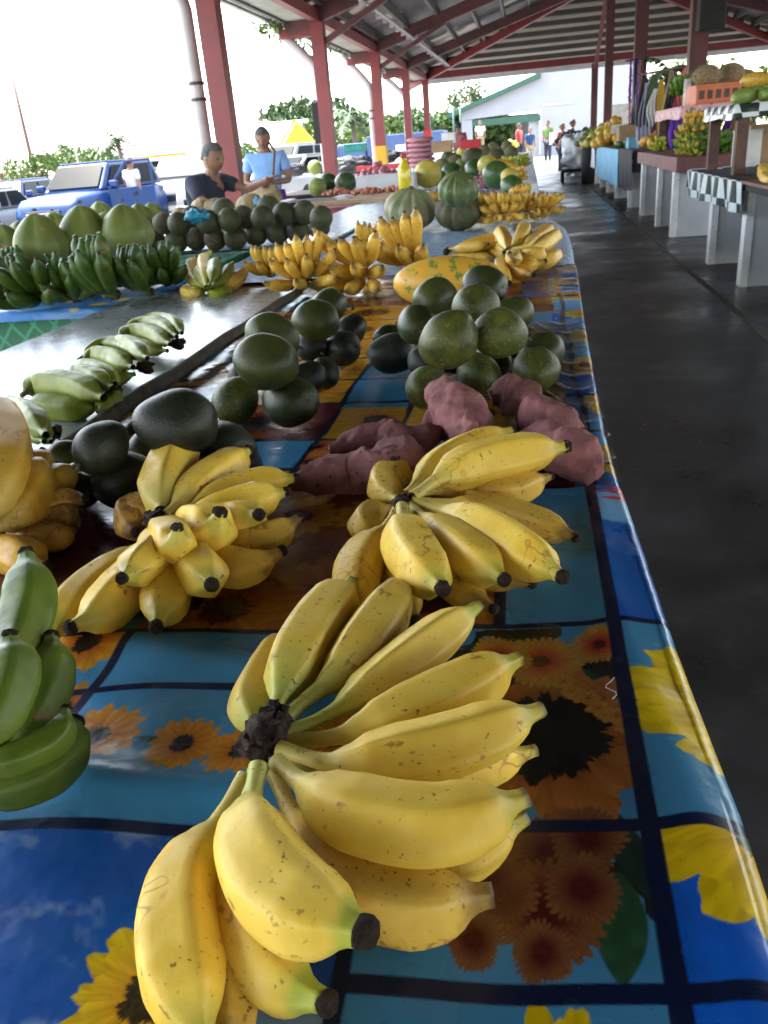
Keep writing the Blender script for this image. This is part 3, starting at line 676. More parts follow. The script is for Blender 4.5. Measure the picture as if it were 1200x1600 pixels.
def banana_arrays(P, R, nf, seed, n=34, m=20, tipr=.36):
    C, L = catmull(P, n); rg = random.Random(seed); ph = rg.random()*6.28
    vs = []; bt = []; fs = []
    T = [(C[min(i+1, n-1)]-C[max(i-1, 0)]).normalized() for i in range(n)]
    u = T[0].orthogonal().normalized()
    fl = [.085+rg.random()*.04, rg.random()*6.28, rg.random()*6.28]
    for i in range(n):
        t = i/(n-1); u = (u-u.dot(T[i])*T[i]).normalized(); v = T[i].cross(u)
        r = R*prof(t, nf, tipr)
        for k in range(m):
            a = 2*math.pi*k/m; q = (a+ph)*5/2
            rd = abs(math.cos(q))               # 1 at ridge lines
            body = min(1, max(0, (t-nf)/.1))
            pa = (q+math.pi/2) % math.pi-math.pi/2; pg = math.cos(math.pi/5)/math.cos((math.pi/5)-abs(pa)*2/5) if False else math.cos(math.pi/5)/math.cos(math.pi/5-abs(pa)*.4)
            rr = r*((1-.62*body)+.62*body*pg*1.10)*(1+.3*fl[0]*(rd**1.6-.55)+.02*math.sin(3*a+fl[1]+7*t)+.015*math.sin(9*t+fl[2]))
            vs.append(C[i]+(u*math.cos(a)+v*math.sin(a))*rr)
            bt.append((t, rd**8*(1 if body > .2 else .3), (k/m)*2 if k < m/2 else 2-(k/m)*2))
    for i in range(n-1):
        for k in range(m):
            k2 = (k+1) % m; fs.append((i*m+k, i*m+k2, (i+1)*m+k2, (i+1)*m+k))
    vs.append(C[-1]); bt.append((1, 0, 0)); e = len(vs)-1
    for k in range(m): fs.append(((n-1)*m+k, (n-1)*m+(k+1) % m, e))
    return vs, fs, bt, C[-1], T[-1], R*tipr, L
def banana(P, R, mat_, parent, seed, nf=.2, n=34, m=20, tip=True, tipr=.36, name='banana'):
    vs, fs, bt, e, d, tr, L = banana_arrays(P, R, nf, seed, n, m, tipr)
    o = mesh_obj(name, vs, fs, mat_, parent)
    a = o.data.attributes.new('bt', 'FLOAT_VECTOR', 'POINT'); a.data.foreach_set('vector', [c for q in bt for c in q])
    if tip:
        rg = random.Random(seed+5); h = .0042*R/.018
        s = MB(); s.tube([e-d*h*.5, e-d*h*.1, e+d*h*.5, e+d*h*.8], [tr*1.02, tr*1.05, tr*.93, tr*.6], 12)
        for p in s.v:
            p += Vector([rg.uniform(-1, 1)*tr*.09 for _ in range(3)])
        s.build('tip', M['tip'], o, True)
    return o
def lump(name, pts, rad, mat_, parent, seed, amp=.3, n=14):
    C, L = catmull(pts, 12); K = len(rad)-1
    s = MB(); s.tube(C, [rad[min(int(i/11*K), K-1)]*(1-(i/11*K-min(int(i/11*K), K-1)))+rad[min(int(i/11*K), K-1)+1]*(i/11*K-min(int(i/11*K), K-1)) for i in range(12)], n)
    for p in s.v:
        q = p*160+Vector((seed, seed, 0)); p += Vector((mnoise.noise(q), mnoise.noise(q+Vector((9, 0, 0))), mnoise.noise(q+Vector((0, 9, 0)))))*amp*max(rad)
    return s.build(name, mat_, parent, True)

def px_bunch(label, crown, crown_r, fingers, mt, group=None, cat='bananas', name='banana_bunch', seed=1, tipr=.265, base=TZ, mats=None, stub=None):
    """fingers: (width_px, neck_fraction, [(px,py,dz)...]) centre lines, dz = height above the table"""
    c = at(crown[0], crown[1], base+crown[2])
    root = empty(name, (c.x, c.y, base), 0, label, cat, group)
    off = Vector((c.x, c.y, base))
    for i, f in enumerate(fingers):
        wpx, nf, P = f[:3]
        W = [at(x, y, base+z) for x, y, z in P]
        mid = W[len(W)//2]; R = wpx/2*depth(mid)/FPX*1.02
        mm = f[3] if len(f) > 3 else mt
        tp = f[4] if len(f) > 4 else tipr
        W = [p-off for p in W]
        banana(W, R, mm, root, seed*100+i, nf, 40, 30, tip=(len(f) <= 4 and tp > .2) or tp >= .3, tipr=tp)
    cc = c-off
    if stub is None: stub = (0, 0, .5)
    d = Vector(stub)*crown_r
    lump('crown', [cc-d*1.1, cc, cc+d*.8], [crown_r*.62, crown_r*.95, crown_r*.7], M['crown'], root, seed, .55, 22)
    return root

# ---- the big hand nearest the camera
px_bunch('large hand of yellow bananas in the near foreground, fingers fanned towards the right', (412, 1150, .054), .0155, [
    (70, .10, [(425, 1165, .030), (402, 1135, .028), (392, 1095, .026), (420, 1040, .024), (450, 990, .022)], M['ban_yg']),
    (102, .16, [(425, 1140, .050), (436, 1092, .052), (462, 1035, .050), (505, 968, .046), (552, 909, .044)], M['ban_yg'], .24),
    (92, .24, [(432, 1140, .050), (472, 1098, .050), (530, 1052, .048), (580, 990, .046), (636, 904, .046)], M['ban_yg'], .27),
    (82, .24, [(436, 1148, .050), (510, 1118, .047), (590, 1065, .045), (668, 1008, .046), (748, 946, .050)], M['ban_yg'], .28),
    (98, .24, [(436, 1156, .046), (520, 1152, .043), (610, 1125, .043), (705, 1084, .044), (812, 1028, .048)], M['ban_y'], .26),
    (84, .26, [(436, 1180, .026), (540, 1215, .022), (640, 1215, .021), (740, 1200, .021), (838, 1172, .022)], M['ban_y'], .25),
    (106, .22, [(436, 1170, .050), (520, 1192, .050), (620, 1182, .050), (725, 1158, .050), (848, 1108, .054)], M['ban_y'], .25),
    (100, .26, [(440, 1200, .030), (540, 1300, .022), (640, 1335, .022), (730, 1330, .022), (822, 1278, .024)], M['ban_y'], .25),
    (128, .17, [(432, 1190, .060), (478, 1228, .060), (560, 1272, .060), (690, 1292, .060), (824, 1246, .066)], M['ban_y'], .24),
    (128, .23, [(428, 1205, .034), (460, 1275, .028), (535, 1365, .027), (640, 1412, .027), (770, 1398, .028)], M['ban_y2'], .28),
    (118, .26, [(398, 1205, .030), (378, 1330, .026), (390, 1450, .026), (438, 1530, .026), (512, 1568, .032)], M['ban_yg'], .30),
    (142, .20, [(404, 1200, .062), (392, 1262, .064), (404, 1340, .066), (462, 1410, .066), (572, 1458, .072)], M['ban_yg'], .32),
    (128, .24, [(384, 1215, .040), (345, 1280, .036), (292, 1370, .034), (280, 1480, .034), (318, 1640, .030)], M['ban_y']),
    (92, .2, [(392, 1215, .020), (388, 1350, .018), (372, 1480, .018), (362, 1600, .018), (366, 1690, .018)], M['ban_y2']),
], M['ban_y'], 'three yellow hands on the near cloth', seed=3, stub=(-.5, -1.1, -.5))

# ---- middle-left bunch
px_bunch('yellow banana bunch left of centre with black tips pointing at the camera', (240, 808, .060), .014, [
    (58, .12, [(240, 812, .04), (222, 800, .035), (210, 800, .032), (206, 812, .03), (212, 832, .03)], M['ban_sp']),
    (76, .06, [(252, 800, .060), (255, 770, .062), (266, 735, .070), (278, 705, .080), (289, 676, .090)]),
    (62, .14, [(256, 806, .060), (290, 780, .060), (322, 753, .062), (352, 732, .066), (388, 703, .072)]),
    (56, .22, [(256, 806, .056), (300, 793, .056), (350, 772, .056), (400, 757, .056), (462, 746, .056)]),
    (60, .20, [(258, 810, .052), (310, 806, .055), (362, 792, .056), (404, 781, .058), (446, 768, .060)]),
    (70, .2, [(258, 814, .040), (320, 822, .042), (365, 815, .050), (388, 810, .060), (405, 804, .072)]),
    (84, .16, [(256, 816, .044), (300, 822, .048), (325, 826, .060), (338, 820, .074), (344, 800, .088)]),
    (72, .1, [(250, 818, .055), (262, 838, .062), (272, 848, .074), (276, 842, .086), (277, 824, .098)]),
    (68, .1, [(244, 822, .050), (246, 858, .054), (232, 874, .060), (214, 888, .066), (190, 904, .072)]),
    (80, .12, [(258, 824, .030), (290, 870, .032), (308, 888, .042), (322, 902, .052), (331, 914, .060)]),
    (76, .2, [(250, 826, .030), (262, 870, .028), (264, 905, .028), (258, 940, .030), (244, 980, .032)]),
    (80, .24, [(246, 824, .030), (228, 880, .027), (190, 925, .027), (152, 960, .028), (109, 981, .032)]),
    (66, .24, [(242, 822, .026), (212, 868, .024), (160, 905, .023), (118, 942, .023), (82, 996, .022)]),
    (68, .2, [(262, 824, .024), (320, 870, .024), (365, 885, .028), (400, 882, .034), (442, 860, .042)], M['ban_y2']),
    (62, .2, [(262, 820, .030), (340, 838, .032), (390, 850, .034), (430, 836, .040), (468, 808, .048)], M['ban_y2']),
], M['ban_y'], 'three yellow hands on the near cloth', seed=4)
# ---- middle-right bunch
px_bunch('yellow banana hand right of centre in front of the sweet potatoes', (630, 783, .058), .013, [
    (52, .14, [(622, 790, .030), (592, 800, .026), (574, 812, .025), (572, 825, .025), (584, 838, .024)], M['ban_y2']),
    (56, .12, [(622, 782, .040), (605, 768, .038), (602, 752, .038), (622, 738, .038), (655, 728, .038)], M['ban_y2']),
    (50, .16, [(634, 772, .046), (660, 745, .048), (700, 715, .052), (750, 690, .056), (802, 671, .062)]),
    (52, .16, [(644, 776, .040), (680, 765, .038), (730, 755, .036), (790, 768, .034), (860, 744, .036)], M['ban_y2']),
    (74, .22, [(644, 778, .062), (680, 752, .066), (735, 728, .068), (800, 712, .070), (886, 697, .074)]),
    (54, .22, [(648, 782, .036), (720, 788, .030), (780, 800, .026), (835, 818, .024), (900, 840, .026)], M['ban_y2']),
    (60, .22, [(644, 790, .026), (700, 850, .020), (750, 885, .020), (795, 905, .020), (832, 912, .020)], M['ban_y2']),
    (78, .20, [(646, 784, .056), (700, 800, .054), (765, 832, .052), (820, 866, .050), (880, 902, .050)]),
    (58, .2, [(636, 795, .026), (660, 860, .020), (700, 905, .020), (735, 930, .020), (772, 952, .022)], M['ban_y2']),
    (74, .20, [(642, 790, .054), (672, 818, .052), (706, 848, .050), (742, 876, .050), (788, 906, .052)]),
    (56, .16, [(622, 798, .024), (618, 850, .020), (622, 890, .020), (632, 925, .020), (650, 970, .020)], M['ban_y2']),
    (86, .18, [(628, 792, .060), (630, 826, .058), (642, 860, .056), (660, 888, .056), (692, 920, .060)]),
    (72, .22, [(622, 794, .040), (602, 826, .034), (572, 868, .030), (556, 905, .028), (552, 965, .026)], M['ban_y2']),
], M['ban_y'], 'three yellow hands on the near cloth', seed=5)
# ---- left edge: ripe bunch, spotted bunch, green plantains
px_bunch('ripe orange-yellow bananas cut off by the left edge beside the dark mangoes', (-30, 800, .05), .014, [
    (110, .1, [(-40, 840, .06), (-20, 800, .075), (-5, 740, .09), (-2, 690, .10), (-30, 630, .12)], M['ban_or']),
    (80, .14, [(-20, 830, .05), (10, 815, .05), (38, 780, .055), (50, 750, .065), (42, 722, .078)], M['ban_or']),
    (62, .14, [(-10, 790, .04), (50, 790, .04), (75, 765, .044), (95, 748, .05), (122, 727, .058)], M['ban_or']),
    (44, .1, [(20, 780, .05), (45, 760, .055), (58, 742, .06), (64, 722, .068), (66, 704, .076)], M['ban_or']),
    (66, .14, [(-40, 850, .02), (0, 862, .02), (30, 868, .02), (50, 880, .02), (74, 885, .02)], M['ban_or']),
], M['ban_or'], seed=6)
px_bunch('brown spotted overripe bananas at left beneath the ripe bunch', (10, 830, .02), .012, [
    (54, .14, [(14, 830, .024), (50, 822, .022), (80, 812, .022), (105, 806, .024), (130, 800, .028)], M['ban_sp']),
    (50, .14, [(14, 826, .034), (60, 800, .034), (90, 790, .034), (112, 784, .036), (134, 780, .040)], M['ban_sp']),
    (48, .14, [(14, 834, .02), (45, 840, .02), (72, 842, .02), (95, 838, .02), (118, 828, .02)], M['ban_sp']),
], M['ban_sp'], seed=7)
px_bunch('bright green plantains standing at the lower left edge of the cloth', (-50, 1150, .03), .016, [
    (84, .14, [(-40, 1140, .05), (0, 1080, .055), (30, 1000, .062), (46, 940, .075), (41, 864, .098)], M['ban_fg']),
    (88, .14, [(-60, 1170, .06), (-20, 1150, .07), (5, 1100, .08), (18, 1050, .09), (16, 992, .108)], M['ban_fg']),
    (76, .14, [(-10, 1160, .03), (40, 1140, .034), (68, 1090, .04), (80, 1040, .05), (80, 992, .066)], M['ban_fg']),
    (56, .16, [(-50, 1200, .05), (0, 1192, .056), (50, 1175, .056), (90, 1150, .058), (104, 1106, .068)], M['ban_fg']),
    (94, .14, [(-70, 1215, .03), (-10, 1222, .032), (50, 1208, .032), (92, 1180, .032), (118, 1128, .034)], M['ban_fg']),
], M['ban_fg'], 'green plantains', 'plantains', 'plantain_bunch', seed=8, tipr=.31)

# ---- four hands of pale green bananas on the clear board
BZ = TZ+.012
def side_hand(label, cx, cy, pieces, seed):
    px_bunch(label, (cx, cy, .026), .019, pieces, M['ban_lg'], 'green hands on the clear board', seed=seed, base=BZ, tipr=.19)
side_hand('pale green banana hand on the clear board, nearest of the full hands, curving left', 178, 612, [
    (42, .08, [(160, 634, .02), (125, 640, .018), (95, 638, .018), (65, 634, .02), (48, 630, .02)]),
    (44, .08, [(162, 622, .045), (125, 606, .048), (90, 600, .048), (55, 602, .044), (34, 618, .036)]),
    (34, .08, [(176, 606, .05), (150, 592, .055), (130, 585, .055), (112, 582, .055), (98, 588, .05)]),
    (32, .08, [(180, 600, .05), (160, 584, .055), (145, 577, .055), (130, 573, .055), (112, 576, .05)]),
    (30, .06, [(186, 612, .03), (176, 628, .02), (166, 634, .018), (160, 640, .018), (150, 644, .016)]),
], 11)
side_hand('pale green banana hand in the middle of the clear board with browned upper edge', 226, 572, [
    (30, .08, [(212, 584, .02), (195, 588, .018), (180, 586, .018), (168, 582, .018), (160, 578, .018)]),
    (32, .08, [(208, 574, .04), (185, 562, .042), (165, 556, .042), (145, 556, .04), (126, 566, .036)]),
    (28, .08, [(226, 562, .05), (206, 547, .054), (185, 540, .054), (160, 542, .05), (122, 562, .04)]),
    (28, .08, [(230, 560, .06), (214, 545, .062), (200, 537, .062), (185, 534, .06), (170, 536, .056)]),
], 12)
side_hand('pale green banana hand farthest up the clear board', 278, 535, [
    (26, .08, [(262, 548, .02), (240, 546, .02), (222, 542, .02), (208, 536, .02), (196, 532, .02)]),
    (28, .08, [(266, 538, .04), (245, 524, .042), (222, 518, .042), (200, 520, .04), (184, 530, .036)]),
    (26, .08, [(276, 526, .05), (258, 512, .052), (236, 506, .052), (214, 508, .05), (196, 518, .046)]),
    (24, .08, [(284, 520, .055), (270, 504, .058), (250, 499, .058), (232, 500, .056), (212, 508, .05)]),
], 13)
side_hand('pale green banana hand at the left edge, half hidden behind the ripe bunch', 80, 676, [
    (44, .1, [(72, 680, .05), (48, 652, .052), (28, 640, .05), (5, 638, .046), (-14, 650, .04)]),
    (34, .1, [(70, 690, .03), (46, 672, .03), (30, 662, .03), (12, 658, .03), (-5, 664, .03)]),
    (30, .1, [(80, 690, .03), (66, 668, .036), (56, 652, .04), (44, 642, .044), (32, 636, .046)]),
], 14)

# ---- generic hands for the rows behind (one mesh family, copied)
def hand(label, loc, n, up, spread, L, R, mt, seed, rz=0, rows=2, group=None, scale=1, tip=False, curl=.5, cat='bananas', hi=False):
    rg = random.Random(seed); root = empty('banana_bunch', loc, rz, label, cat, group); root.scale = (scale,)*3
    k = 0
    for row in range(rows):
        nn = n-row
        for i in range(nn):
            f = (i+.5)/nn*2-1; a = f*spread+rg.uniform(-.06, .06); el = up-row*.42+rg.uniform(-.08, .08)
            if row: a *= 1.1
            l = L*rg.uniform(.9, 1.08)
            # direction starts lying towards -Y and curls upward by curl
            d0 = Vector((math.sin(a)*math.cos(el), -math.cos(a)*math.cos(el), math.sin(el)))
            up2 = el+curl; d1 = Vector((math.sin(a)*math.cos(up2), -math.cos(a)*math.cos(up2), math.sin(up2)))
            st = Vector((math.sin(a)*.015, -.008, .03+.012*(rows-1-row)))
            p = [st, st+d0*l*.25, st+d0*l*.5+(d1-d0)*l*.06, st+d0*l*.62+d1*l*.16, st+d0*l*.66+d1*l*.36]
            for q in p: q.z = max(q.z, R*.8)
            banana(p, R, mt, root, seed*50+k, .16, 22, 14, tip=tip, tipr=.27); k += 1
    lump('crown', [(-.015, .004, .03), (0, 0, .035), (.015, .004, .03)], [R*.6, R*.7, R*.55], M['crown'], root, seed, .3, 8)
    return root

# ---- second row of yellow bunches (on the glossy cloth)
G = 'yellow bunches across the far part of the first table'
def P2(x, y, z=TZ+.004): return tuple(at(x, y, z))
hand('small yellow banana hand with upright fingers at the left end of the yellow row', P2(425, 442), 4, .9, .75, .12, .017, M['ban_y2'], 21, -.1, 2, G, .95)
hand('yellow banana hand with fingers spread like a star, second in the yellow row', P2(480, 457), 5, .8, 1.0, .14, .0175, M['ban_y2'], 22, .1, 3, G, 1.12)
hand('low broad yellow hand in the middle of the yellow row', P2(575, 448), 6, .5, 1.1, .15, .0175, M['ban_y2'], 23, -.5, 3, G, 1.25)
hand('yellow banana hand with tall upright fingers just left of the papaya tip', P2(648, 430), 5, .75, .8, .15, .018, M['ban_y2'], 24, -.4, 2, G, 1.32)
hand('small dull yellow hand lying behind the papaya', P2(570, 415), 4, .9, .7, .14, .017, M['ban_y2'], 25, .6, 2, G, 1.0)
hand('flat yellow hand lying sideways behind the papaya', P2(700, 408), 4, .1, .5, .17, .018, M['ban_y2'], 26, 1.4, 2, G, 1.1, curl=.15)
def two_sided(label, px, py, parts, seed, group=G, mt=None):
    px_bunch(label, px, .013, parts, mt or M['ban_y2'], group, seed=seed, base=TZ+.004)
two_sided('plump yellow banana bunch at the right end of the yellow row near the table edge', (790, 392, .05), 0, [
    (24, .15, [(792, 396, .04), (780, 384, .045), (768, 380, .045), (755, 379, .045), (742, 380, .045)]),
    (26, .15, [(788, 398, .03), (775, 392, .03), (762, 390, .03), (750, 388, .03), (738, 386, .03)]),
    (22, .1, [(792, 390, .07), (790, 378, .08), (786, 370, .09), (782, 362, .095), (784, 356, .10)]),
    (26, .1, [(798, 388, .08), (806, 380, .09), (814, 372, .10), (818, 362, .11), (820, 352, .12)]),
    (24, .1, [(800, 390, .08), (822, 384, .09), (838, 374, .09), (850, 364, .10), (862, 355, .10)]),
    (26, .1, [(802, 392, .07), (828, 390, .075), (846, 384, .08), (860, 374, .08), (874, 364, .08)]),
    (28, .1, [(798, 396, .05), (815, 398, .055), (828, 400, .06), (840, 398, .065), (850, 392, .07)]),
    (28, .1, [(796, 400, .045), (812, 408, .045), (826, 412, .05), (838, 412, .05), (852, 408, .055)]),
    (28, .1, [(794, 400, .03), (800, 416, .03), (812, 424, .03), (822, 428, .03), (834, 430, .035)]),
    (26, .1, [(790, 400, .03), (784, 412, .03), (784, 424, .03), (788, 434, .03), (796, 442, .03)]),
    (24, .1, [(800, 396, .03), (830, 406, .03), (850, 408, .03), (864, 402, .035), (876, 392, .04)]),
    (26, .1, [(796, 396, .05), (802, 402, .07), (804, 404, .09), (800, 402, .10), (796, 396, .11)]),
], 27)

# ================================================================ round fruit
def fruit_mesh(name, mt, sc=(1, 1, 1), seed=0, amp=.03, ribs=0, rd=0, peak=0, n=28, m=18, flat=0, freq=1.5, pit=0):
    def fn(d):
        a = math.atan2(d.y, d.x)
        r = 1+amp*mnoise.noise(Vector(d)*freq+Vector((seed*3.1, seed, 0)))*2
        if ribs: r *= 1-rd*(1-abs(math.sin(a*ribs/2)))**1.5*(1-abs(d.z)**4)
        if pit: r *= 1-pit*math.exp(-((1-d.x)/.05))+.03*math.exp(-((1+d.x)/.10))
        z = d.z
        if peak and d.z > 0: r *= 1-peak*.55*d.z**1.4*(1-d.z*.3); z = d.z*(1+peak*.75*d.z)
        if flat: z *= 1-flat*abs(d.z)**3
        return Vector((d.x*r*sc[0], d.y*r*sc[1], z*r*sc[2]))
    vs, fs = _sph(n, m, fn)
    me = bpy.data.meshes.new(name); me.from_pydata([tuple(v) for v in vs], [], fs); me.polygons.foreach_set('use_smooth', [True]*len(me.polygons)); me.materials.append(mt)
    return me
def put(name, me, loc, size, rot, label, cat, group=None):
    o = bpy.data.objects.new(name, me); COL.objects.link(o); o.location = loc; o.scale = (size,)*3 if not isinstance(size, tuple) else size
    o.rotation_euler = rot; return tag(o, label, cat, group)
mango_me = [fruit_mesh('mango', M[k], (1.13, .95, .93), i, .055, freq=.95, n=40, m=28, pit=.10) for i, k in enumerate(['mango', 'mango2', 'mango3', 'mango', 'mango2', 'mango3'])]
def stem_for(o, r, seed, mt='wood_stick', L=.35):
    rg = random.Random(seed)
    s = MB(); s.tube([(1.08*math.copysign(1, rg.random()-.5), 0, .05), (1.2, .03, .08)] if False else [(1.06, 0, 0), (1.16, .02, .04), (1.16+L, .08, -.02)], [.07, .05, .04], 7)
    return s.build('stem', M[mt], o, True)
def mango_pile(items, group, prefix, base=TZ):
    """items: (px, py, width_px, layer, tilt, mesh, label)"""
    for k, (x, y, wpx, lay, tilt, mi, lab) in enumerate(items):
        r = .045
        for _ in range(5):
            z = base+(r*.93 if lay == 0 else r*.93+lay*.072)
            p = at(x, y, z); r = wpx/2*depth(p)/FPX/1.06
        rg = random.Random(k*7+len(group))
        o = put('mango', mango_me[mi % 6], p, r, (rg.uniform(-.4, .4), tilt+rg.uniform(-.2, .2), rg.uniform(-2.4, .4)), prefix+lab, 'mango', group)
        if k % 4 == 1: stem_for(o, r, k, L=.15)
        else: MB().lathe([(.02, .99), (.075, 1.0), (.07, 1.035), (.03, 1.04)], n=8, ax='x').build('stem_scar', M['wood_stick'], o, True)
mango_pile([
    (278, 662, 122, 1, -.15, 1, 'largest one on top, beside the stick'),
    (158, 700, 90, .9, .2, 1, 'round mango with a dark dimple facing the camera'),
    (352, 700, 100, .35, .1, 4, 'mango behind the upright banana at the right'),
    (196, 750, 104, 0, -.3, 1, 'long mango lying in front of the pile'),
    (330, 735, 90, 0, .2, 4, 'mango half hidden between the banana fingers'),
    (102, 712, 56, .2, .2, 2, 'lighter mango peeking out at the far left'),
    (128, 765, 66, 0, .1, 4, 'dark mango at the lower left by the spotted bananas'),
    (232, 700, 70, 0, .2, 0, 'mango tucked in the gap under the largest one'),
    (382, 722, 60, 0, .2, 4, 'mango at the right rear of the pile'),
], 'mangoes behind the left banana bunch', 'dark mango by the left bunch, ')
mango_pile([
    (416, 565, 100, 1, .1, 0, 'big one on top at the front'),
    (427, 527, 84, 1.1, .3, 0, 'top one just behind the front top mango'),
    (368, 626, 80, 0, .5, 2, 'pale blotched one at the lower left'),
    (453, 627, 92, 0, -.1, 0, 'lowest one at the right front'),
    (480, 592, 62, .2, .2, 4, 'shaded one above the lowest right mango'),
    (506, 584, 56, .1, .2, 4, 'shaded rightmost one of the front heap'),
    (385, 590, 60, 0, .2, 1, 'hidden one beneath the top mango'),
    (494, 500, 72, 1, .1, 0, 'top one of the rear heap, pale green'),
    (513, 478, 60, 1.1, .1, 0, 'rearmost one beside the black hook'),
    (487, 541, 58, .2, .2, 1, 'rear heap lower one under the top mango'),
    (536, 544, 62, 0, .2, 1, 'rear heap lower right one'),
    (549, 515, 52, .1, .2, 4, 'rear heap one at the far right'),
], 'two mango heaps in the middle', 'dark green mango in the middle heaps, ')
mango_pile([
    (700, 532, 96, 1.3, -.5, 2, 'big spotted one at the front centre'),
    (781, 521, 86, 1.3, .1, 5, 'one right of the big spotted mango'),
    (744, 480, 82, 1.5, .1, 2, 'pale green one behind the front pair'),
    (757, 447, 72, 1.4, .1, 0, 'rearmost one on top'),
    (679, 465, 70, 1.3, .1, 0, 'top one at the left rear next to the papaya'),
    (651, 507, 68, 1.2, .1, 0, 'left one of the top layer'),
    (803, 490, 62, .8, .1, 3, 'rear right one beside the rearmost'),
    (614, 553, 72, 0, .1, 1, 'bottom one at the far left'),
    (668, 604, 74, 0, .2, 2, 'bottom one at the front left, blotched'),
    (748, 585, 74, 0, .4, 5, 'bottom one at the front, brightest green'),
    (838, 578, 80, 0, .2, 5, 'bottom one at the front right'),
    (845, 552, 74, .2, .2, 3, 'right one behind the front right mango'),
    (668, 570, 62, .1, .2, 1, 'inner one under the big spotted mango'),
    (610, 530, 52, .2, .2, 0, 'small piece of skin at the left rear'),
    (770, 560, 60, .1, .2, 3, 'inner one in the centre of the base'),
    (815, 540, 50, .2, .2, 3, 'inner one at the right of the base'),
    (710, 560, 56, .1, .2, 3, 'inner one in the left of the base'),
], 'green mango heap at the right', 'green mango in the right heap, ')

# papaya
pm = fruit_mesh('papaya', M['papaya'], (1.75, .82, .78), 3, .02, n=40, m=24)
pmg = fruit_mesh('papaya', M['papaya_g'], (1.75, .82, .78), 5, .02)
c = at(700, 440, TZ+.078); o = put('papaya', pm, c, .086, (0, .0, .02), 'large ripe yellow-orange papaya with green patches lying behind the mango heap', 'papaya')
MB().lathe([(.16, 1.66), (.11, 1.74), (.05, 1.78)], n=10, ax='x').build('stem', M['wood_stick'], o, True)

# sweet potatoes
def potato(label, P, rads, seed, holes=0):
    W = [at(x, y, TZ+z) for x, y, z in P]; o0 = W[len(W)//2].copy(); o0.z = TZ
    C, L = catmull([p-o0 for p in W], 44); K = len(rads)-1; R = []
    for i in range(44):
        u = i/43*K; k = min(int(u), K-1); f = u-k; f = f*f*(3-2*f); R.append(rads[k]*(1-f)+rads[k+1]*f)
    s = MB(); s.tube(C, R, 40)
    for p in s.v:
        q = p*26+Vector((seed*5, seed, 0)); d = Vector((mnoise.noise(q), mnoise.noise(q+Vector((7, 0, 0))), mnoise.noise(q+Vector((0, 7, 0)))))
        q2 = p*70; d2 = Vector((mnoise.noise(q2), mnoise.noise(q2+Vector((7, 0, 0))), mnoise.noise(q2+Vector((0, 7, 0)))))
        p += d*max(rads)*.22+d2*max(rads)*.10-(p-C[min(range(44), key=lambda q_: (C[q_]-p).length_squared)]).normalized()*max(0, .25-abs(mnoise.noise(p*45+Vector((seed, 9, 0)))))*max(rads)*.16
        if p.z < .001: p.z = .001
    for k in range(6):
        b0 = C[0] if k % 2 else C[-1]; g_ = random.Random(seed*9+k)
        s.tube([b0, b0+Vector((g_.uniform(-1, 1), g_.uniform(-1, 1), g_.uniform(-.1, .7)))*.012, b0+Vector((g_.uniform(-1, 1), g_.uniform(-1, 1), g_.uniform(0, .6)))*.03], [.0008, .0005, .0002], 4)
    o = s.build('sweet_potato', M['potato'], None, True); o.location = o0
    tag(o, label, 'sweet potato', 'purple sweet potatoes')
    if holes:
        h = MB(); rg = random.Random(seed)
        from mathutils.bvhtree import BVHTree
        bv = BVHTree.FromPolygons(s.v, s.f)
        for i in range(holes):
            x, y = rg.uniform(490, 640), rg.uniform(695, 760); O = Vector((0, 0, CAM_H))-o0; D = (MW @ Vector((x-600, y-800, FPX))).normalized()
            hit = bv.ray_cast(O, D)
            if hit[0] is None: continue
            nrm = hit[1]; rr = rg.choice([.0012, .0016, .0022, .0045])*rg.uniform(.8, 1.1)
            q = nrm.to_track_quat('Z', 'Y').to_matrix().to_4x4(); q.translation = hit[0]+nrm*.0004
            ring = [(rr*rg.uniform(.8, 1.2)*math.cos(a)*1.2, rr*rg.uniform(.8, 1.2)*math.sin(a)) for a in [k*math.pi/5 for k in range(10)]]
            h.add([q @ Vector((a, b, 0)) for a, b in ring]+[q @ Vector((0, 0, .0002))], [(k, (k+1) % 10, 10) for k in range(10)])
        h.build('pits', M['potato_hole'], o)
    return o
potato('purple sweet potato with round insect holes lying front left', [(458, 758, .02), (500, 745, .030), (550, 738, .030), (600, 735, .036), (672, 716, .03)], [.010, .032, .026, .042, .004], 1, 22)
potato('long purple sweet potato behind the holed one, tapering to a root', [(515, 705, .03), (560, 690, .035), (600, 685, .035), (640, 690, .035), (700, 668, .04)], [.008, .026, .028, .022, .008], 2)
potato('biggest rosy sweet potato, heart-shaped, in the middle of the heap', [(690, 600, .05), (700, 625, .055), (728, 660, .050), (740, 690, .045)], [.012, .030, .042, .020], 3)
potato('rosy sweet potato left of the heart-shaped one with a tapering root', [(712, 612, .04), (695, 640, .04), (680, 665, .03), (640, 690, .02)], [.010, .030, .020, .004], 4)
potato('rounded rosy sweet potato at the rear right against the mangoes', [(765, 625, .04), (790, 618, .045), (825, 625, .04), (850, 640, .03)], [.014, .034, .032, .008], 5)
potato('rounded sweet potato at the right behind the banana tips', [(815, 648, .045), (845, 652, .05), (875, 660, .045), (905, 672, .03)], [.014, .032, .028, .006], 6)
potato('dark purple sweet potato lying furthest right at the table edge', [(800, 690, .03), (850, 690, .035), (900, 712, .035), (930, 738, .03)], [.012, .032, .036, .014], 7)
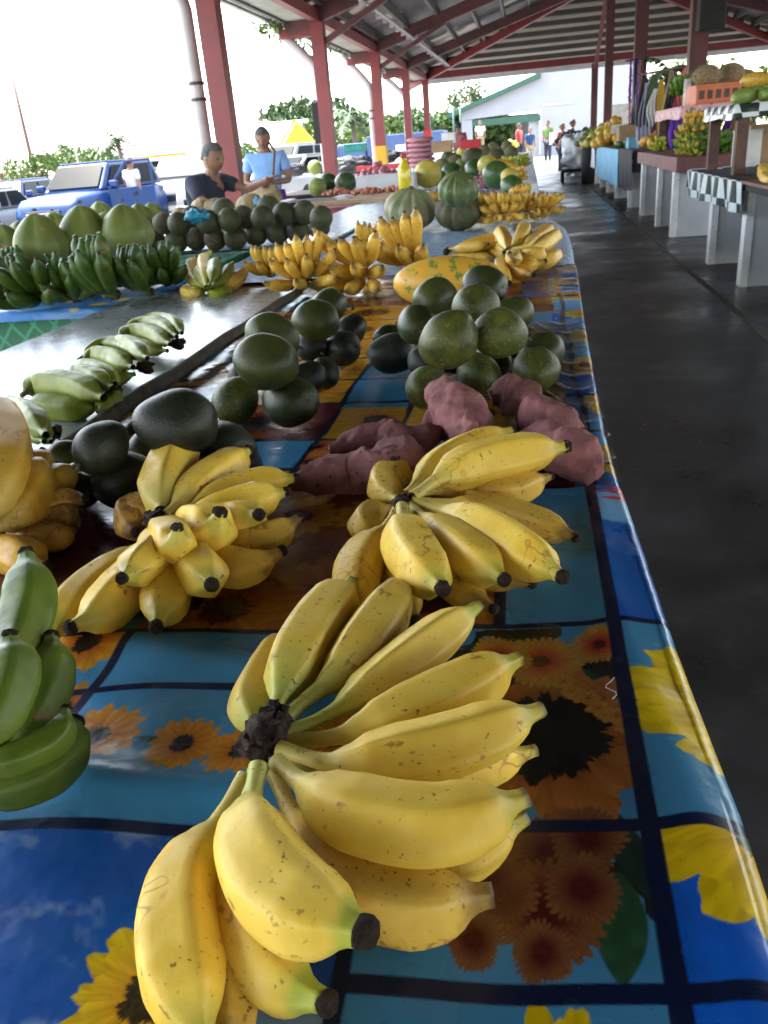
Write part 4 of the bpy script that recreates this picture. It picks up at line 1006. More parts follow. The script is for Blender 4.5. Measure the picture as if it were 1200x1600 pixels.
# ================================================================ ground
MB().box(-4.1, 12, -26, 34, -.5, 0).build('market_floor', M['floor']); tag(bpy.data.objects['market_floor'], kind='structure')  # dark floor extended unseen behind the camera to lessen light from there
MB().box(-4.25, -4.102, -26, 34, -.5, .012).build('kerb', M['conc_wall']); tag(bpy.data.objects['kerb'], kind='structure')
o = MB().box(-70, 60, -40, 85, -.8, -.22).build('car_park_ground', M['lot']); tag(o, kind='structure')
o = MB().box(-4.1, 12, 34.002, 62, -.6, -.02).build('yard_paving', M['lot']); tag(o, kind='structure')
o = MB().box(-600, 600, -300, 900, -1.2, -.82).build('ground', M['earth']); tag(o, kind='structure')
s = MB()
for i in range(5): s.box(1.36+.004*(i % 2), 1.41, 5.0+i*3.3, 8.2+i*3.3, -.01, .004)
o = s.build('floor_line', M['line']); tag(o, kind='structure')

# ================================================================ roof
XL, XR, XRG, YE, YB, PT = -3.2, 7.2, 2.0, 28.8, -24.0, .28  # YB carries the roof on unseen behind the camera to cut light there
def rz(x): return 3.38+PT*((x-XL) if x <= XRG else (XR-x))
roof = empty('market_roof', (2, 12, 0), 0, 'long low hipped market roof on dark red steel frames, pale sheeting above dark purlins', 'roof')
RO = Vector((-2, -12, 0))
def rmb(): return MB()
def rbuild(s, name, m):
    s.v = [v+RO for v in s.v]; return s.build(name, m, roof)
OX = .65; xl, xr = XL-OX, XR+OX; ye = YE+1.2; rt = rz(XRG); yh = YE-(XRG-XL)
def slab(s, pts, t=.03): s.hexa([Vector(p) for p in pts]+[Vector(p)+Vector((0, 0, t)) for p in pts])
s = rmb(); slab(s, [(xl, YB, rz(xl)), (XRG, YB, rt), (XRG, yh, rt), (xl, ye, rz(xl))]); rbuild(s, 'roof_sheet', M['roof'])
s = rmb(); slab(s, [(XRG, YB, rt), (xr, YB, rz(xr)), (xr, ye, rz(xr)), (XRG, yh, rt)]); rbuild(s, 'roof_sheet', M['roof'])
s = rmb(); s.add([(xl, ye, rz(xl)), (xr, ye, rz(xr)), (XRG, yh, rt), (xl, ye, rz(xl)+.03), (xr, ye, rz(xr)+.03), (XRG, yh, rt+.03)], [(0, 1, 2), (3, 5, 4), (0, 3, 4, 1)]); rbuild(s, 'roof_sheet', M['roof_hip'])
# purlins along Y on both slopes
for x in np.arange(XL-.5, XRG, .62):
    s = rmb(); y1 = min(ye, YE-(x-XL))
    s.bar((x, YB, rz(x)-.10), (x, y1-.03, rz(x)-.10), .06, .15); rbuild(s, 'purlin', M['purlin'])
for x in np.arange(XRG+.5, XR+1, .62):
    s = rmb(); y1 = min(ye, YE-(XR-x))
    s.bar((x, YB, rz(x)-.10), (x, y1-.03, rz(x)-.10), .06, .15); rbuild(s, 'purlin', M['purlin'])
# hip-end purlins along X
for d in np.arange(.15, 5.0, .56):
    z = rz(XL)+PT*d-.10; s = rmb(); s.bar((XL+d, YE-d, z+.03), (XR-d, YE-d, z+.03), .20, .12); rbuild(s, 'purlin', M['purlin'])
COLY = [9.0, 14.1, 19.3, 24.0, 28.6]
for y in [-11, -6.5, -1.5, 3.8]+COLY[:4]:
    s = rmb(); s.bar((XL-.5, y, rz(XL-.5)-.24), (XRG, y, rt-.24), .13, .22); s.bar((XRG, y, rt-.24), (XR+1.1, y, rz(XR+1.1)-.24), .13, .22)
    rbuild(s, 'rafter', M['steel_dark'])
    s = rmb(); s.bar((XL-.6, y, 2.93), (XL, y, 2.93), .10, .12); rbuild(s, 'bracket', M['steel_red'])
for sx, x in ((1, XL), (-1, XR)):
    s = rmb(); s.bar((x-sx*1.0, YE+1.0, rz(XL)-.28-.26), (XRG-sx*.1, yh+.1, rt-.28), .12, .2); rbuild(s, 'hip_rafter', M['steel_red'])
s = rmb(); s.bar((XL, YB, 3.12), (XL, YE, 3.12), .12, .16); rbuild(s, 'eave_beam', M['steel_red'])
s = rmb(); s.bar((XR, YB, 3.12), (XR, YE, 3.12), .12, .16); rbuild(s, 'eave_beam', M['steel_red'])
s = rmb(); s.bar((XL, YE, 3.16), (XR+1, YE, 3.16), .14, .20); rbuild(s, 'end_beam', M['steel_red'])
s = rmb(); s.box(xl-.05, xr, ye-.02, ye+.04, rz(xl)-.20, rz(xl)+.05); rbuild(s, 'fascia', M['conc_wall'])
# soffit + gutter along the left eave
s = rmb(); s.box(xl+.02, XL-.12, YB, ye-.05, rz(xl)-.10, rz(xl)-.07); rbuild(s, 'soffit', M['soffit'])
s = rmb(); s.box(xl-.07, xl-.002, YB, ye, rz(xl)-.12, rz(xl)+.02); rbuild(s, 'gutter', M['soffit'])
# knee struts under purlins at the column row, as in the photo
for y0 in (9.0, 14.1, 19.3):
    s = rmb(); s.bar((XL+.05, y0, 2.75), (XL+1.5, y0, rz(XL+1.5)-.34), .08, .08); rbuild(s, 'brace', M['steel_dark'])
def purlin_light_line():  # added pale rod, stands in for the light caught along a purlin
    s = MB(); s.tube([(-2.55, 6, 3.18), (-2.4, 16, 3.24), (-2.3, 27, 3.26)], .025, 8)
    for y in np.arange(6.3, 27, .7): s.box(-2.58+.012*(y-6)*.8, -2.50+.012*(y-6)*.8, y-.03, y+.03, 3.15+.003*(y-6), 3.24+.003*(y-6))
    tag(s.build('purlin_light_line', M['pipe'], None), 'pale thin rod standing for light along a purlin under the left slope', 'purlin_light_line')
purlin_light_line()
def hang_lamp(x, y, z, lab):
    r = empty('pendant_box', (x, y, z), 0, lab, 'speaker box')
    MB().box(-.17, .17, -.14, .14, -.27, .27).build('housing', M['black'], r, bevel=.02); MB().tube([(0, 0, .27), (0, 0, rz(x)-z-.05)], .02, 6).build('rod', M['steel_dark'], r)
p = atY(1112, 12, 13.2); hang_lamp(p.x, p.y, p.z, 'black box hanging beside the nearest right-hand column under the roof')

# ---------------------------------------------------------------- columns
def column(x, y, z, w, lab, mt='steel_red', yellow=False, group=None, d=None):
    r = empty('steel_column', (x, y, 0), 0, lab, 'column', group); d = d or w
    s = MB(); t = .02; s.box(-w/2, w/2, -d/2, -d/2+t, 0, z); s.box(-w/2, w/2, d/2-t, d/2, 0, z); s.box(-.012, .012, -d/2+t, d/2-t, 0, z)
    s.box(w/2-.018, w/2, -d/2+t, d/2-t, 0, z); s.box(-w/2, -w/2+.018, -d/2+t, d/2-t, 0, z)
    s.build('shaft', M[mt], r)
    MB().box(-w*.8, w*.8, -w*.8, w*.8, 0, .02).build('base_plate', M['steel_dark'], r)
    if yellow: MB().box(-w/2-.012, w/2+.012, -w/2-.012, w/2+.012, .3, 1.25).build('paint_band', M['yellow_wall'], r)
    return r
CG = 'columns along the left side of the market'
column(XL+.07, 9.0, 3.04, .20, 'thick dark red column behind the seated man, nearest on the left', group=CG)
column(XL, 14.1, 3.04, .20, 'second dark red column from the left, right of the standing woman', group=CG)
column(XL, 19.3, 3.04, .20, 'third red column with a yellow painted band at its foot', yellow=True, group=CG)
column(XL, 24.0, 3.04, .19, 'fourth red column on the left side, behind the stacked net bags', group=CG)
column(XL, 28.6, 3.04, .19, 'farthest red column on the left, at the roof corner', group=CG)
CG = 'columns in the middle of the market'
column(2.0, 28.7, 3.04, .19, 'thin maroon column in front of the white building, ending at the end beam', 'steel_dark', group=CG)
column(2.02, 24.0, rz(2)-.3, .20, 'maroon column just right of the thinnest one, rising to the ridge', 'steel_dark', group=CG)
column(2.22, 19.2, rz(2.2)-.3, .24, 'maroon column with hanging beads beside it', 'steel_dark', group=CG)
column(2.40, 13.9, rz(2.4)-.3, .24, 'thickest maroon column at right, left of the orange crate', 'steel_dark', group=CG)
s = MB(); s.bar((2.0, 28.5, 2.9), (1.95, 24.3, 4.35), .10, .10, (1, 0, 0)); 
tag(s.build('diagonal_brace', M['steel_red'], None), 'red diagonal brace rising from the thin middle column', 'brace')
# downpipes
def downpipe(x, y, lab, r=.06, box=False, up=0):
    o = empty('downpipe', (x, y, 0), 0, lab, 'downpipe', 'rain pipes beside the left columns')
    gx = xl-x
    pts = [(gx-.08, .0, rz(xl)-.04), (gx-.06, 0, rz(xl)-.15), (gx*.45, 0, rz(xl)-.50+up), (-.03, 0, rz(xl)-.72+up), (0, 0, rz(xl)-.88+up), (0, 0, 1.6), (0, 0, -.3)]
    MB().tube(pts, r, 12).build('pipe', M['pipe'], o, True)
    c = MB()
    for z in (.9, 1.8, 1.95): c.lathe([(r+.012, z), (r+.012, z+.03)], n=12)
    c.build('clamp', M['pipe_dark'], o)
    if box: MB().box(-r-.05, r-.02, -r-.05, -r-.01, 1.35, 1.95).build('meter_box', M['black'], o)
    return o
downpipe(XL-.20, 9.05, 'thick grey downpipe left of the nearest red column', .075, up=.3)
downpipe(XL-.10, 14.2, 'grey downpipe with a dark box on it, left of the second column', .07, True)
downpipe(XL-.17, 19.4, 'grey downpipe bending down to the third column', .07)
downpipe(XL-.06, 24.1, 'grey downpipe bending down to the fourth column', .07)
# creeping plant on the gutter
def leaf_cloud(name, pts, size, mt, parent=None, seed=0, n=500, fn=None, elong=1.6):
    rg = random.Random(seed); s = MB()
    for i in range(n):
        c = Vector(fn(rg)); q = Vector((rg.gauss(0, 1), rg.gauss(0, 1), rg.gauss(0, .6)+.3)).normalized(); u = q.orthogonal().normalized(); v = q.cross(u)
        a = rg.random()*6.28; u, v = u*math.cos(a)+v*math.sin(a), v*math.cos(a)-u*math.sin(a); k = size*rg.uniform(.6, 1.3)
        s.add([c-u*k*elong, c-v*k*.5+q*k*.1, c+u*k*elong, c+v*k*.5+q*k*.1], [(0, 1, 2, 3)])
    return s.build(name, M[mt], parent)
o = leaf_cloud('gutter_vine', None, .05, 'leaf_y', None, 3, 200, lambda r: (xl-.05+r.gauss(0, .10), 13.6+r.random()**1.5*4.2, rz(xl)-.12-abs(r.gauss(0, .09))))
tag(o, 'straggling green vine hanging from the gutter above the second downpipe', 'vine')

# ================================================================ trees and buildings
def tree(label, x, y, h, cr, seed, mt='leaf', n=1500, gz=-.22, leaf=.22, group=None, flat=.75):
    rg = random.Random(seed); r = empty('tree', (x, y, gz), 0, label, 'tree', group)
    t = MB(); t.tube([(0, 0, 0), (.1, 0, h*.3), (-.05, .1, h*.55), (0, 0, h*.8)], [cr*.09, cr*.075, cr*.06, cr*.02], 8)
    cl = []
    for i in range(9):
        a = rg.random()*6.28; d = cr*rg.uniform(.25, .8); z = h*rg.uniform(.55, .92); c = Vector((math.cos(a)*d, math.sin(a)*d, z)); cl.append((c, cr*rg.uniform(.3, .5)))
        t.tube([(0, 0, h*.45), (c.x*.5, c.y*.5, h*.45+(z-h*.45)*.6), c], [cr*.04, cr*.03, cr*.01], 6)
    t.build('trunk', M['bark'], r, True)
    def fn(g):
        c, q = cl[g.randrange(len(cl))]; d = Vector((g.gauss(0, 1), g.gauss(0, 1), g.gauss(0, 1))).normalized()*q*(g.random()**.45)
        return c+Vector((d.x, d.y, d.z*flat))
    leaf_cloud('crown', None, leaf, mt, r, seed, n, fn, 1.1)
    return r
def palm(label, x, y, h, seed, L=2.0, gz=-.22, group=None, mt='leaf'):
    rg = random.Random(seed); r = empty('palm_tree', (x, y, gz), 0, label, 'palm tree', group)
    MB().tube([(0, 0, 0), (.15, 0, h*.5), (.05, 0, h)], [.16, .12, .1], 8).build('trunk', M['bark'], r, True)
    s = MB()
    for i in range(15):
        a = i*2.4+rg.random()*.4; el = rg.uniform(-.1, 1.1); prev = None
        for k in range(9):
            u = k/8; rr = L*u*math.cos(el*(1-u*.6)); z = h+L*(math.sin(el)*u-.75*u*u)
            c = Vector((.05+math.cos(a)*rr, math.sin(a)*rr, z)); sd_ = Vector((-math.sin(a), math.cos(a), 0))
            if prev is not None:
                for sgn in (-1, 1):
                    w_ = L*.24*math.sin(math.pi*min(1, u+.12))*sgn
                    s.add([prev, c, c+sd_*w_*.9+Vector((0, 0, -abs(w_)*.5))], [(0, 1, 2)])
                    m_ = prev.lerp(c, .5); s.add([prev.lerp(c, .2), m_, m_+sd_*w_*1.1+Vector((0, 0, -abs(w_)*.35))], [(0, 1, 2)])
            prev = c
    s.build('crown', M[mt], r); return r
def P3(px, py, Y): p = atY(px, py, Y); return p.x, p.y, p.z
TG = 'trees beyond the car park'
def tr(label, px, pytop, Y, cr, seed, mt='leaf', n=1300, leaf=.22, gz=-.22):
    n = int(n*1.8); leaf = leaf*.72
    x, y, z = P3(px, pytop, Y); return tree(label, x, y, z-gz, cr, seed, mt, n, gz, leaf, TG)
tr('bright green bush behind the blue pickup at far left', 35, 243, 30, 1.25, 1, 'leaf_y', 900, .12)
tr('low green bush behind the blue car roof, left part', 128, 234, 48, 2.2, 2, 'leaf_y', 900, .2)
tr('low green bush behind the blue car roof, right part', 158, 232, 50, 2.0, 3, 'leaf_y', 900, .2)
x, y, z = P3(182, 222, 46); palm('palm tree standing behind the blue car', x, y, z+.35, 4, 2.0, group=TG)
x, y, z = P3(98, 236, 60); palm('small distant palm left of the blue car', x, y, z+.35, 5, 1.8, group=TG)
tr('large rounded tree behind the yellow gabled building', 455, 170, 62, 4.6, 6, 'leaf', 2600, .34)
tr('light green tree between the second and third columns, left', 545, 186, 50, 3.0, 7, 'leaf_y', 1600, .26)
tr('light green tree between the second and third columns, right', 572, 192, 46, 2.4, 8, 'leaf_y', 1300, .24)
x, y, z = P3(548, 190, 40); palm('feathery palm between second and third columns', x, y, z+.35, 9, 1.9, group=TG)
tr('tree behind the third column', 617, 184, 55, 2.8, 10, 'leaf', 1500, .26)
tr('bright hedge tree behind the blue and white awning', 690, 178, 58, 3.4, 11, 'leaf_y', 2000, .26)
tr('green tree beside the white building corner', 722, 176, 62, 3.4, 12, 'leaf_y', 1800, .26)
tr('small bush between the cars and the woman', 385, 232, 40, 1.8, 13, 'leaf_y', 900, .18)
tr('round dark tree behind the left bush', 430, 196, 70, 3.5, 14, 'leaf', 1400, .3)
x, y, z = P3(1040, 118, 30); palm('palm crown showing above the hanging clothes at right', x, y, z+.35, 15, 1.5, group='trees at the right side')
x, y, z = P3(1092, 128, 34); tree('green tree top behind the brown bundles at right', x, y, z+.35, 2.6, 16, 'leaf_y', 1000, -.22, .2, 'trees at the right side')
x, y, z = P3(1180, 120, 34); tree('green tree top behind the papayas at far right', x, y, z+.35, 2.6, 17, 'leaf_y', 1000, -.22, .2, 'trees at the right side')
x, y, z = P3(735, 128, 75); tree('thin tree rising over the green roof edge', x, y, z+.35, 2.2, 18, 'leaf', 500, -.22, .2, 'trees at the right side')

# white building with green roof
YB1 = 55.0
wb = empty('white_building', (0, YB1, 0), 0, 'large white building with green metal roof and a wide opening at the aisle end', 'building')
def bq(px, py): p = atY(px, py, YB1); return p.x, p.z
def yz(x, z, y=0): return (x, y, z)
xa, xb = -4.15, .72
s = MB()
s.box(xa, xa+.75, 0, .4, -.4, 2.35); s.box(xb, 6.6, 0, .4, -.4, 6.4)
s.add([(xa, 0, 2.35), (xb-.002, 0, 2.55), (xb-.002, 0, 4.3), (xa, 0, 2.85), (xa, .4, 2.35), (xb-.002, .4, 2.55), (xb-.002, .4, 4.3), (xa, .4, 2.85)], [(0, 1, 2, 3), (7, 6, 5, 4), (0, 4, 5, 1), (3, 2, 6, 7)])
s.box(xa+.05, xa+.2, .41, 9, -.4, 2.6)
s.build('wall', M['white_wall'], wb)
MB().hexa([(xa-.75, -.5, 2.50), (xb, -.5, 4.25), (xb, 11, 4.25), (xa-.75, 11, 2.50), (xa-.75, -.5, 2.78), (xb, -.5, 4.55), (xb, 11, 4.55), (xa-.75, 11, 2.78)]).build('roof', M['green_roof'], wb)
MB().box(xa+.76, xb-.01, .05, .3, 1.95, 2.33).build('door_header', M['green_roof'], wb)
MB().box(xb+.1, xb+1.9, -.06, -.004, 2.75, 2.85).build('ledge', M['conc_wall'], wb)
s = MB()
for i in range(14): s.box(xb-.7+i*.05, xb-.67+i*.05, .42, .5, -.4, 2.3)
s.build('shutter', M['conc_wall'], wb)
s = MB(); s.box(xa+.8, xb, 8.5, 8.6, -.4, 2.6); s.build('back_wall', M['lot'], wb)
gb = empty('green_roofed_shed', (0, 60, 0), 0, 'green roofed shed to the right of the white building, partly hidden', 'building')
p0 = atY(962, 140, 60); p1 = atY(1010, 152, 60)
MB().hexa([(p0.x-1.5, 0, p0.z-.2), (p1.x+3, 0, p1.z-1.1), (p1.x+3, 8, p1.z-1.1), (p0.x-1.5, 8, p0.z-.2), (p0.x-1.5, 0, p0.z+.5), (p1.x+3, 0, p1.z-.4), (p1.x+3, 8, p1.z-.4), (p0.x-1.5, 8, p0.z+.5)]).build('roof', M['green_roof'], gb)
MB().box(p0.x-1.0, p1.x+2.6, .5, 7, -.4, p1.z-1.0).build('wall', M['white_wall'], gb)
# yellow buildings
yb = empty('yellow_building', (0, 62, -.22), 0, 'long low yellow building with a pale metal roof behind the parked cars', 'building')
p0 = atY(195, 262, 62); p1 = atY(330, 245, 62)
MB().box(p0.x-2, p1.x+1.5, 0, 6, 0, 2.35).build('wall', M['yellow_wall'], yb)
MB().hexa([(p0.x-3, -.8, 2.3), (p1.x+2.2, -.8, 2.3), (p1.x+2.2, 3, 3.9), (p0.x-3, 3, 3.9), (p0.x-3, -.8, 2.45), (p1.x+2.2, -.8, 2.45), (p1.x+2.2, 3, 4.05), (p0.x-3, 3, 4.05)]).build('roof', M['silver_roof'], yb)
for i in range(4): MB().box(p0.x+i*3, p0.x+i*3+1.4, -.04, -.004, .9, 1.8).build('window', M['autoglass'], yb)
yg = empty('gabled_kiosk', (0, 46, -.22), 0, 'small bright yellow gabled building with a long pale roof left of the second column', 'building')
g0 = atY(442, 238, 46); g1 = atY(491, 235, 46); gp = atY(466, 192, 46); r0 = atY(372, 236, 46)
h0 = 1.9; cx = (g0.x+g1.x)/2; hz = gp.z+.35
s = MB(); s.box(g0.x, g1.x, 0, .2, 0, h0); s.add([(g0.x, 0, h0), (g1.x, 0, h0), (cx, 0, hz-.1), (g0.x, .2, h0), (g1.x, .2, h0), (cx, .2, hz-.1)], [(0, 1, 2), (5, 4, 3), (1, 4, 5, 2), (0, 2, 5, 3)]); s.build('wall', M['yellow_wall'], yg)
MB().bar((g0.x-.3, -.15, h0-.15), (cx, -.15, hz), .12, .12).bar((cx, -.15, hz), (g1.x+.3, -.15, h0-.15), .12, .12).build('bargeboard', M['yellow_wall'], yg)
MB().hexa([(r0.x-3, 0, h0-.1), (g0.x-.1, 0, h0-.1), (cx, 3, hz), (r0.x-3, 3, hz), (r0.x-3, 0, h0+.05), (g0.x-.1, 0, h0+.05), (cx, 3, hz+.12), (r0.x-3, 3, hz+.12)]).build('roof', M['silver_roof'], yg)
MB().box(r0.x-2.6, g0.x-.2, .3, 4, 0, h0-.15).build('side_wall', M['conc_wall'], yg)
# blue-white awning/truck behind columns 3-5
tb = empty('parked_truck', (0, 36, -.22), 0, 'blue and white box truck behind the third to fifth columns', 'truck')
a0 = atY(572, 215, 36); a1 = atY(692, 205, 36)
MB().box(a0.x, a1.x, 0, 2.2, 1.15, 1.9).build('cargo_box', M['blue_paint'], tb, bevel=.03)
MB().box(a0.x+1.2, a1.x-.8, -.02, -.004, 1.25, 1.5).build('side_stripe', M['white_pl'], tb)
MB().box(a0.x-1.3, a0.x-.05, .1, 2.1, .5, 1.7).build('cab', M['blue_paint'], tb, bevel=.1)
for xx in (a0.x-.6, a1.x-1): MB().lathe([(.1, -.02), (.4, 0), (.4, .22), (.1, .24)], (xx, 0, .4), 16, 'y').build('wheel', M['black'], tb, True)
MB().box(a0.x+.2, a1.x-.2, .1, 2.1, .5, 1.14).build('chassis', M['white_pl'], tb)
# lamp posts and poles
def pole(label, px, pyt, Y, r, mt='pipe', lamp=0, name='utility_pole', cat='pole'):
    p = atY(px, pyt, Y); hh = p.z+.35; o = empty(name, (p.x, p.y, -.22), 0, label, cat)
    MB().tube([(0, 0, 0), (0, 0, hh)], [r, r*.7], 10).build('shaft', M[mt], o, True)
    if lamp:
        MB().tube([(0, 0, hh-.05), (-lamp*.4, 0, hh+.3), (-lamp, 0, hh+.35)], .05, 8).build('arm', M[mt], o, True)
        MB().ball((-lamp-.25, 0, hh+.33), .3, sc=(1, .5, .25)).build('lamp_head', M[mt], o, True)
    return o
pole('bare dark pole leaning into the sky at the far left', 21, 130, 34, .10, 'wood_dark')
pole('faint turquoise street lamp rising behind the blue car', 78, 52, 38, .05, 'pipe', -1.2, 'street_lamp', 'street lamp')
pole('green posts beside the white building, left one', 708, 170, 48, .07, 'green_roof'); pole('green posts beside the white building, right one', 719, 172, 48, .07, 'green_roof')

# ================================================================ cars
def car(label, px, py, Y, rz_, paint, kind='suv', W=1.75, L=4.3, Hh=1.7, group='cars parked outside the market', door=False, name='parked_car'):
    p = atY(px, py, Y); r = empty(name, (p.x, p.y, -.22), rz_, label, 'car' if kind != 'pickup' else 'pickup', group)
    w2 = W/2; bz = 1.03*Hh/1.7; F_ = -L/2                     # front faces -Y
    # lower body: loft of cross-sections along Y (y, half width, z low, z top)
    secs = [(F_, w2*.80, .42, .72), (F_+.06, w2*.92, .30, .84), (F_+.30, w2*.98, .26, bz-.04), (F_+1.15, w2, .26, bz+.03), (F_+1.3, w2, .26, bz+.06), (L/2-.5, w2, .26, bz+.06), (L/2-.08, w2*.96, .32, bz+.02), (L/2, w2*.88, .42, bz-.08)]
    s = MB(); rings = []
    for (y, hw, z0, z1) in secs:
        k = .06
        ring = [(-hw+k, y, z0), (hw-k, y, z0), (hw, y, z0+k), (hw+.015, y, (z0+z1)/2), (hw-.03, y, z1-k), (hw-.12, y, z1), (0, y, z1+.02), (-hw+.12, y, z1), (-hw+.03, y, z1-k), (-hw-.015, y, (z0+z1)/2), (-hw, y, z0+k)]
        rings.append(ring)
    n = 11; s.v = [Vector(q) for g in rings for q in g]
    for i in range(len(rings)-1):
        for k in range(n): s.f.append((i*n+k, i*n+(k+1) % n, (i+1)*n+(k+1) % n, (i+1)*n+k))
    s.f.append(tuple(range(n))[::-1]); s.f.append(tuple((len(rings)-1)*n+k for k in range(n)))
    b = s.build('body', M[paint], r, True)
    # cabin
    ca, cb = F_+1.2, (L/2-.12 if kind == 'suv' else L/2-1.0 if kind == 'sedan' else .35)
    ra, rb = ca+.62, cb-(.18 if kind == 'suv' else .5 if kind == 'sedan' else .15)
    z0, z1 = bz+.05, Hh; wt = w2*.80
    cv = [(-w2+.06, ca, z0), (w2-.06, ca, z0), (w2-.06, cb, z0), (-w2+.06, cb, z0), (-wt, ra, z1-.04), (wt, ra, z1-.04), (wt, rb, z1-.04), (-wt, rb, z1-.04)]
    MB().hexa(cv).build('cabin', M[paint], r, bevel=.05)
    MB().box(-wt+.04, wt-.04, ra+.02, rb-.02, z1-.045, z1).build('roof_panel', M[paint], r, bevel=.02)
    def pane(name, a, b_, c_, d_, off):
        vs = [Vector(q)+Vector(off) for q in (a, b_, c_, d_)]; o2 = [v+Vector(off)*.6 for v in vs]
        MB().add(vs+o2, [(0, 1, 2, 3), (7, 6, 5, 4), (0, 4, 5, 1), (1, 5, 6, 2), (2, 6, 7, 3), (3, 7, 4, 0)]).build(name, M['autoglass'], r)
    C_ = [Vector(v) for v in cv]
    def quad(A, B, Cc, D, u0, u1, v0, v1):
        f = lambda u, v: (A*(1-u)+B*u)*(1-v)+(D*(1-u)+Cc*u)*v
        return f(u0, v0), f(u1, v0), f(u1, v1), f(u0, v1)
    pane('windscreen', *quad(C_[0], C_[1], C_[5], C_[4], .06, .94, .10, .90), (0, -.022, .018))
    pane('rear_window', *quad(C_[3], C_[2], C_[6], C_[7], .08, .92, .15, .85), (0, .022, .012))
    for sg, (A, B, Cc, D) in ((1, (C_[1], C_[2], C_[6], C_[5])), (-1, (C_[0], C_[3], C_[7], C_[4]))):
        for u0, u1 in ((.08, .46), (.52, .92)): pane('side_window', *quad(A, B, Cc, D, u0, u1, .12, .86), (sg*.02, 0, .006))
    for sg in (-1, 1):
        MB().ball((sg*(w2-.27), F_+.10, .70*Hh/1.7), .17, 14, 8, (1.05, .55, .62)).build('headlight', M['lamp_glass'], r, True)
        m_ = MB().box(sg*(w2+.02) if sg > 0 else -w2-.24, w2+.24 if sg > 0 else -w2-.02, ca+.18, ca+.30, z0+.02, z0+.18).build('mirror', M[paint], r, bevel=.04)
        for y in (F_+.85, L/2-.85):
            wx = sg*(w2-.08)
            wl = MB().lathe([(.20, -.02), (.33, .0), (.35, .04), (.35, .18), (.33, .22), (.2, .22)], (wx-.10 if sg > 0 else wx-.12, y, .35), 20, 'x').build('wheel', M['black'], r, True)
            MB().lathe([(.04, 0), (.2, .005), (.21, .02)], (wx+.125 if sg > 0 else wx-.145, y, .35), 16, 'x').build('rim', M['chrome'], wl, True)
    MB().box(-w2*.52, w2*.52, F_-.035, F_+.03, .58*Hh/1.7, .76*Hh/1.7).build('grille', M['black'], r, bevel=.02)
    for k in range(3): MB().box(-w2*.5, w2*.5, F_-.05, F_-.036, (.60+.05*k)*Hh/1.7, (.62+.05*k)*Hh/1.7).build('grille_bar', M['chrome'], r)
    MB().box(-w2*.88, w2*.88, F_-.08, F_+.04, .30, .50).build('bumper', M[paint], r, bevel=.05)
    MB().box(-.24, .24, F_-.10, F_-.084, .36, .47).build('number_plate', M['plate'], r)
    if door:
        d = empty('open_door', (w2-.02, ca+.22, 0), math.radians(-62), parent=r)   # swings out from the front hinge
        fr = MB(); fr.box(0, .06, 0, 1.05, .34, z0); fr.bar((.03, .02, z0), (.03, .48, z1-.06), .05, .06, (1, 0, 0)); fr.bar((.03, .45, z1-.06), (.03, 1.03, z1-.05), .05, .05); fr.bar((.03, 1.02, z0), (.03, 1.02, z1-.04), .05, .06, (1, 0, 0))
        fr.build('door_panel', M[paint], d, bevel=.012)
    return r
def xy(px, Y, py=270): p = atY(px, py, Y); return p
car('blue SUV with its driver door open, front facing the market', 146, 300, 19.6, math.radians(-6), 'car_blue', 'suv', 1.72, 4.1, 1.68, door=True)
car('white SUV facing the market behind the seated man', 302, 290, 24.0, math.radians(2), 'car_white', 'suv', 1.8, 4.4, 1.70)
car('silver grey car parked behind the first red column', 392, 265, 22.5, math.radians(-24), 'car_silver', 'sedan', 1.7, 4.3, 1.45)
car('white sedan parked behind the standing woman, right side', 470, 255, 26.0, math.radians(-38), 'car_white', 'sedan', 1.7, 4.2, 1.45)
car('darker blue pickup at the far left behind the white bonnet', 8, 290, 25, math.radians(10), 'car_navy', 'suv', 1.75, 4.4, 1.45)
car('white car cut off by the left edge, only its bonnet showing', -34, 320, 18.6, math.radians(-4), 'car_white', 'sedan', 1.7, 4.2, 1.30)
car('red car parked far left behind the bush', 5, 262, 34, math.radians(60), 'car_red', 'suv', 1.8, 5.0, 1.75)
car('distant white car between the blue door and the white SUV', 238, 262, 33, math.radians(40), 'car_white', 'sedan', 1.7, 4.2, 1.45)
car('pale car roof seen behind the white SUV', 290, 248, 34, math.radians(80), 'car_silver', 'suv', 1.8, 4.4, 1.8)
car('white van behind the blue-shirted woman, small and far', 452, 238, 36, math.radians(-20), 'car_white', 'suv', 1.9, 4.6, 1.9)

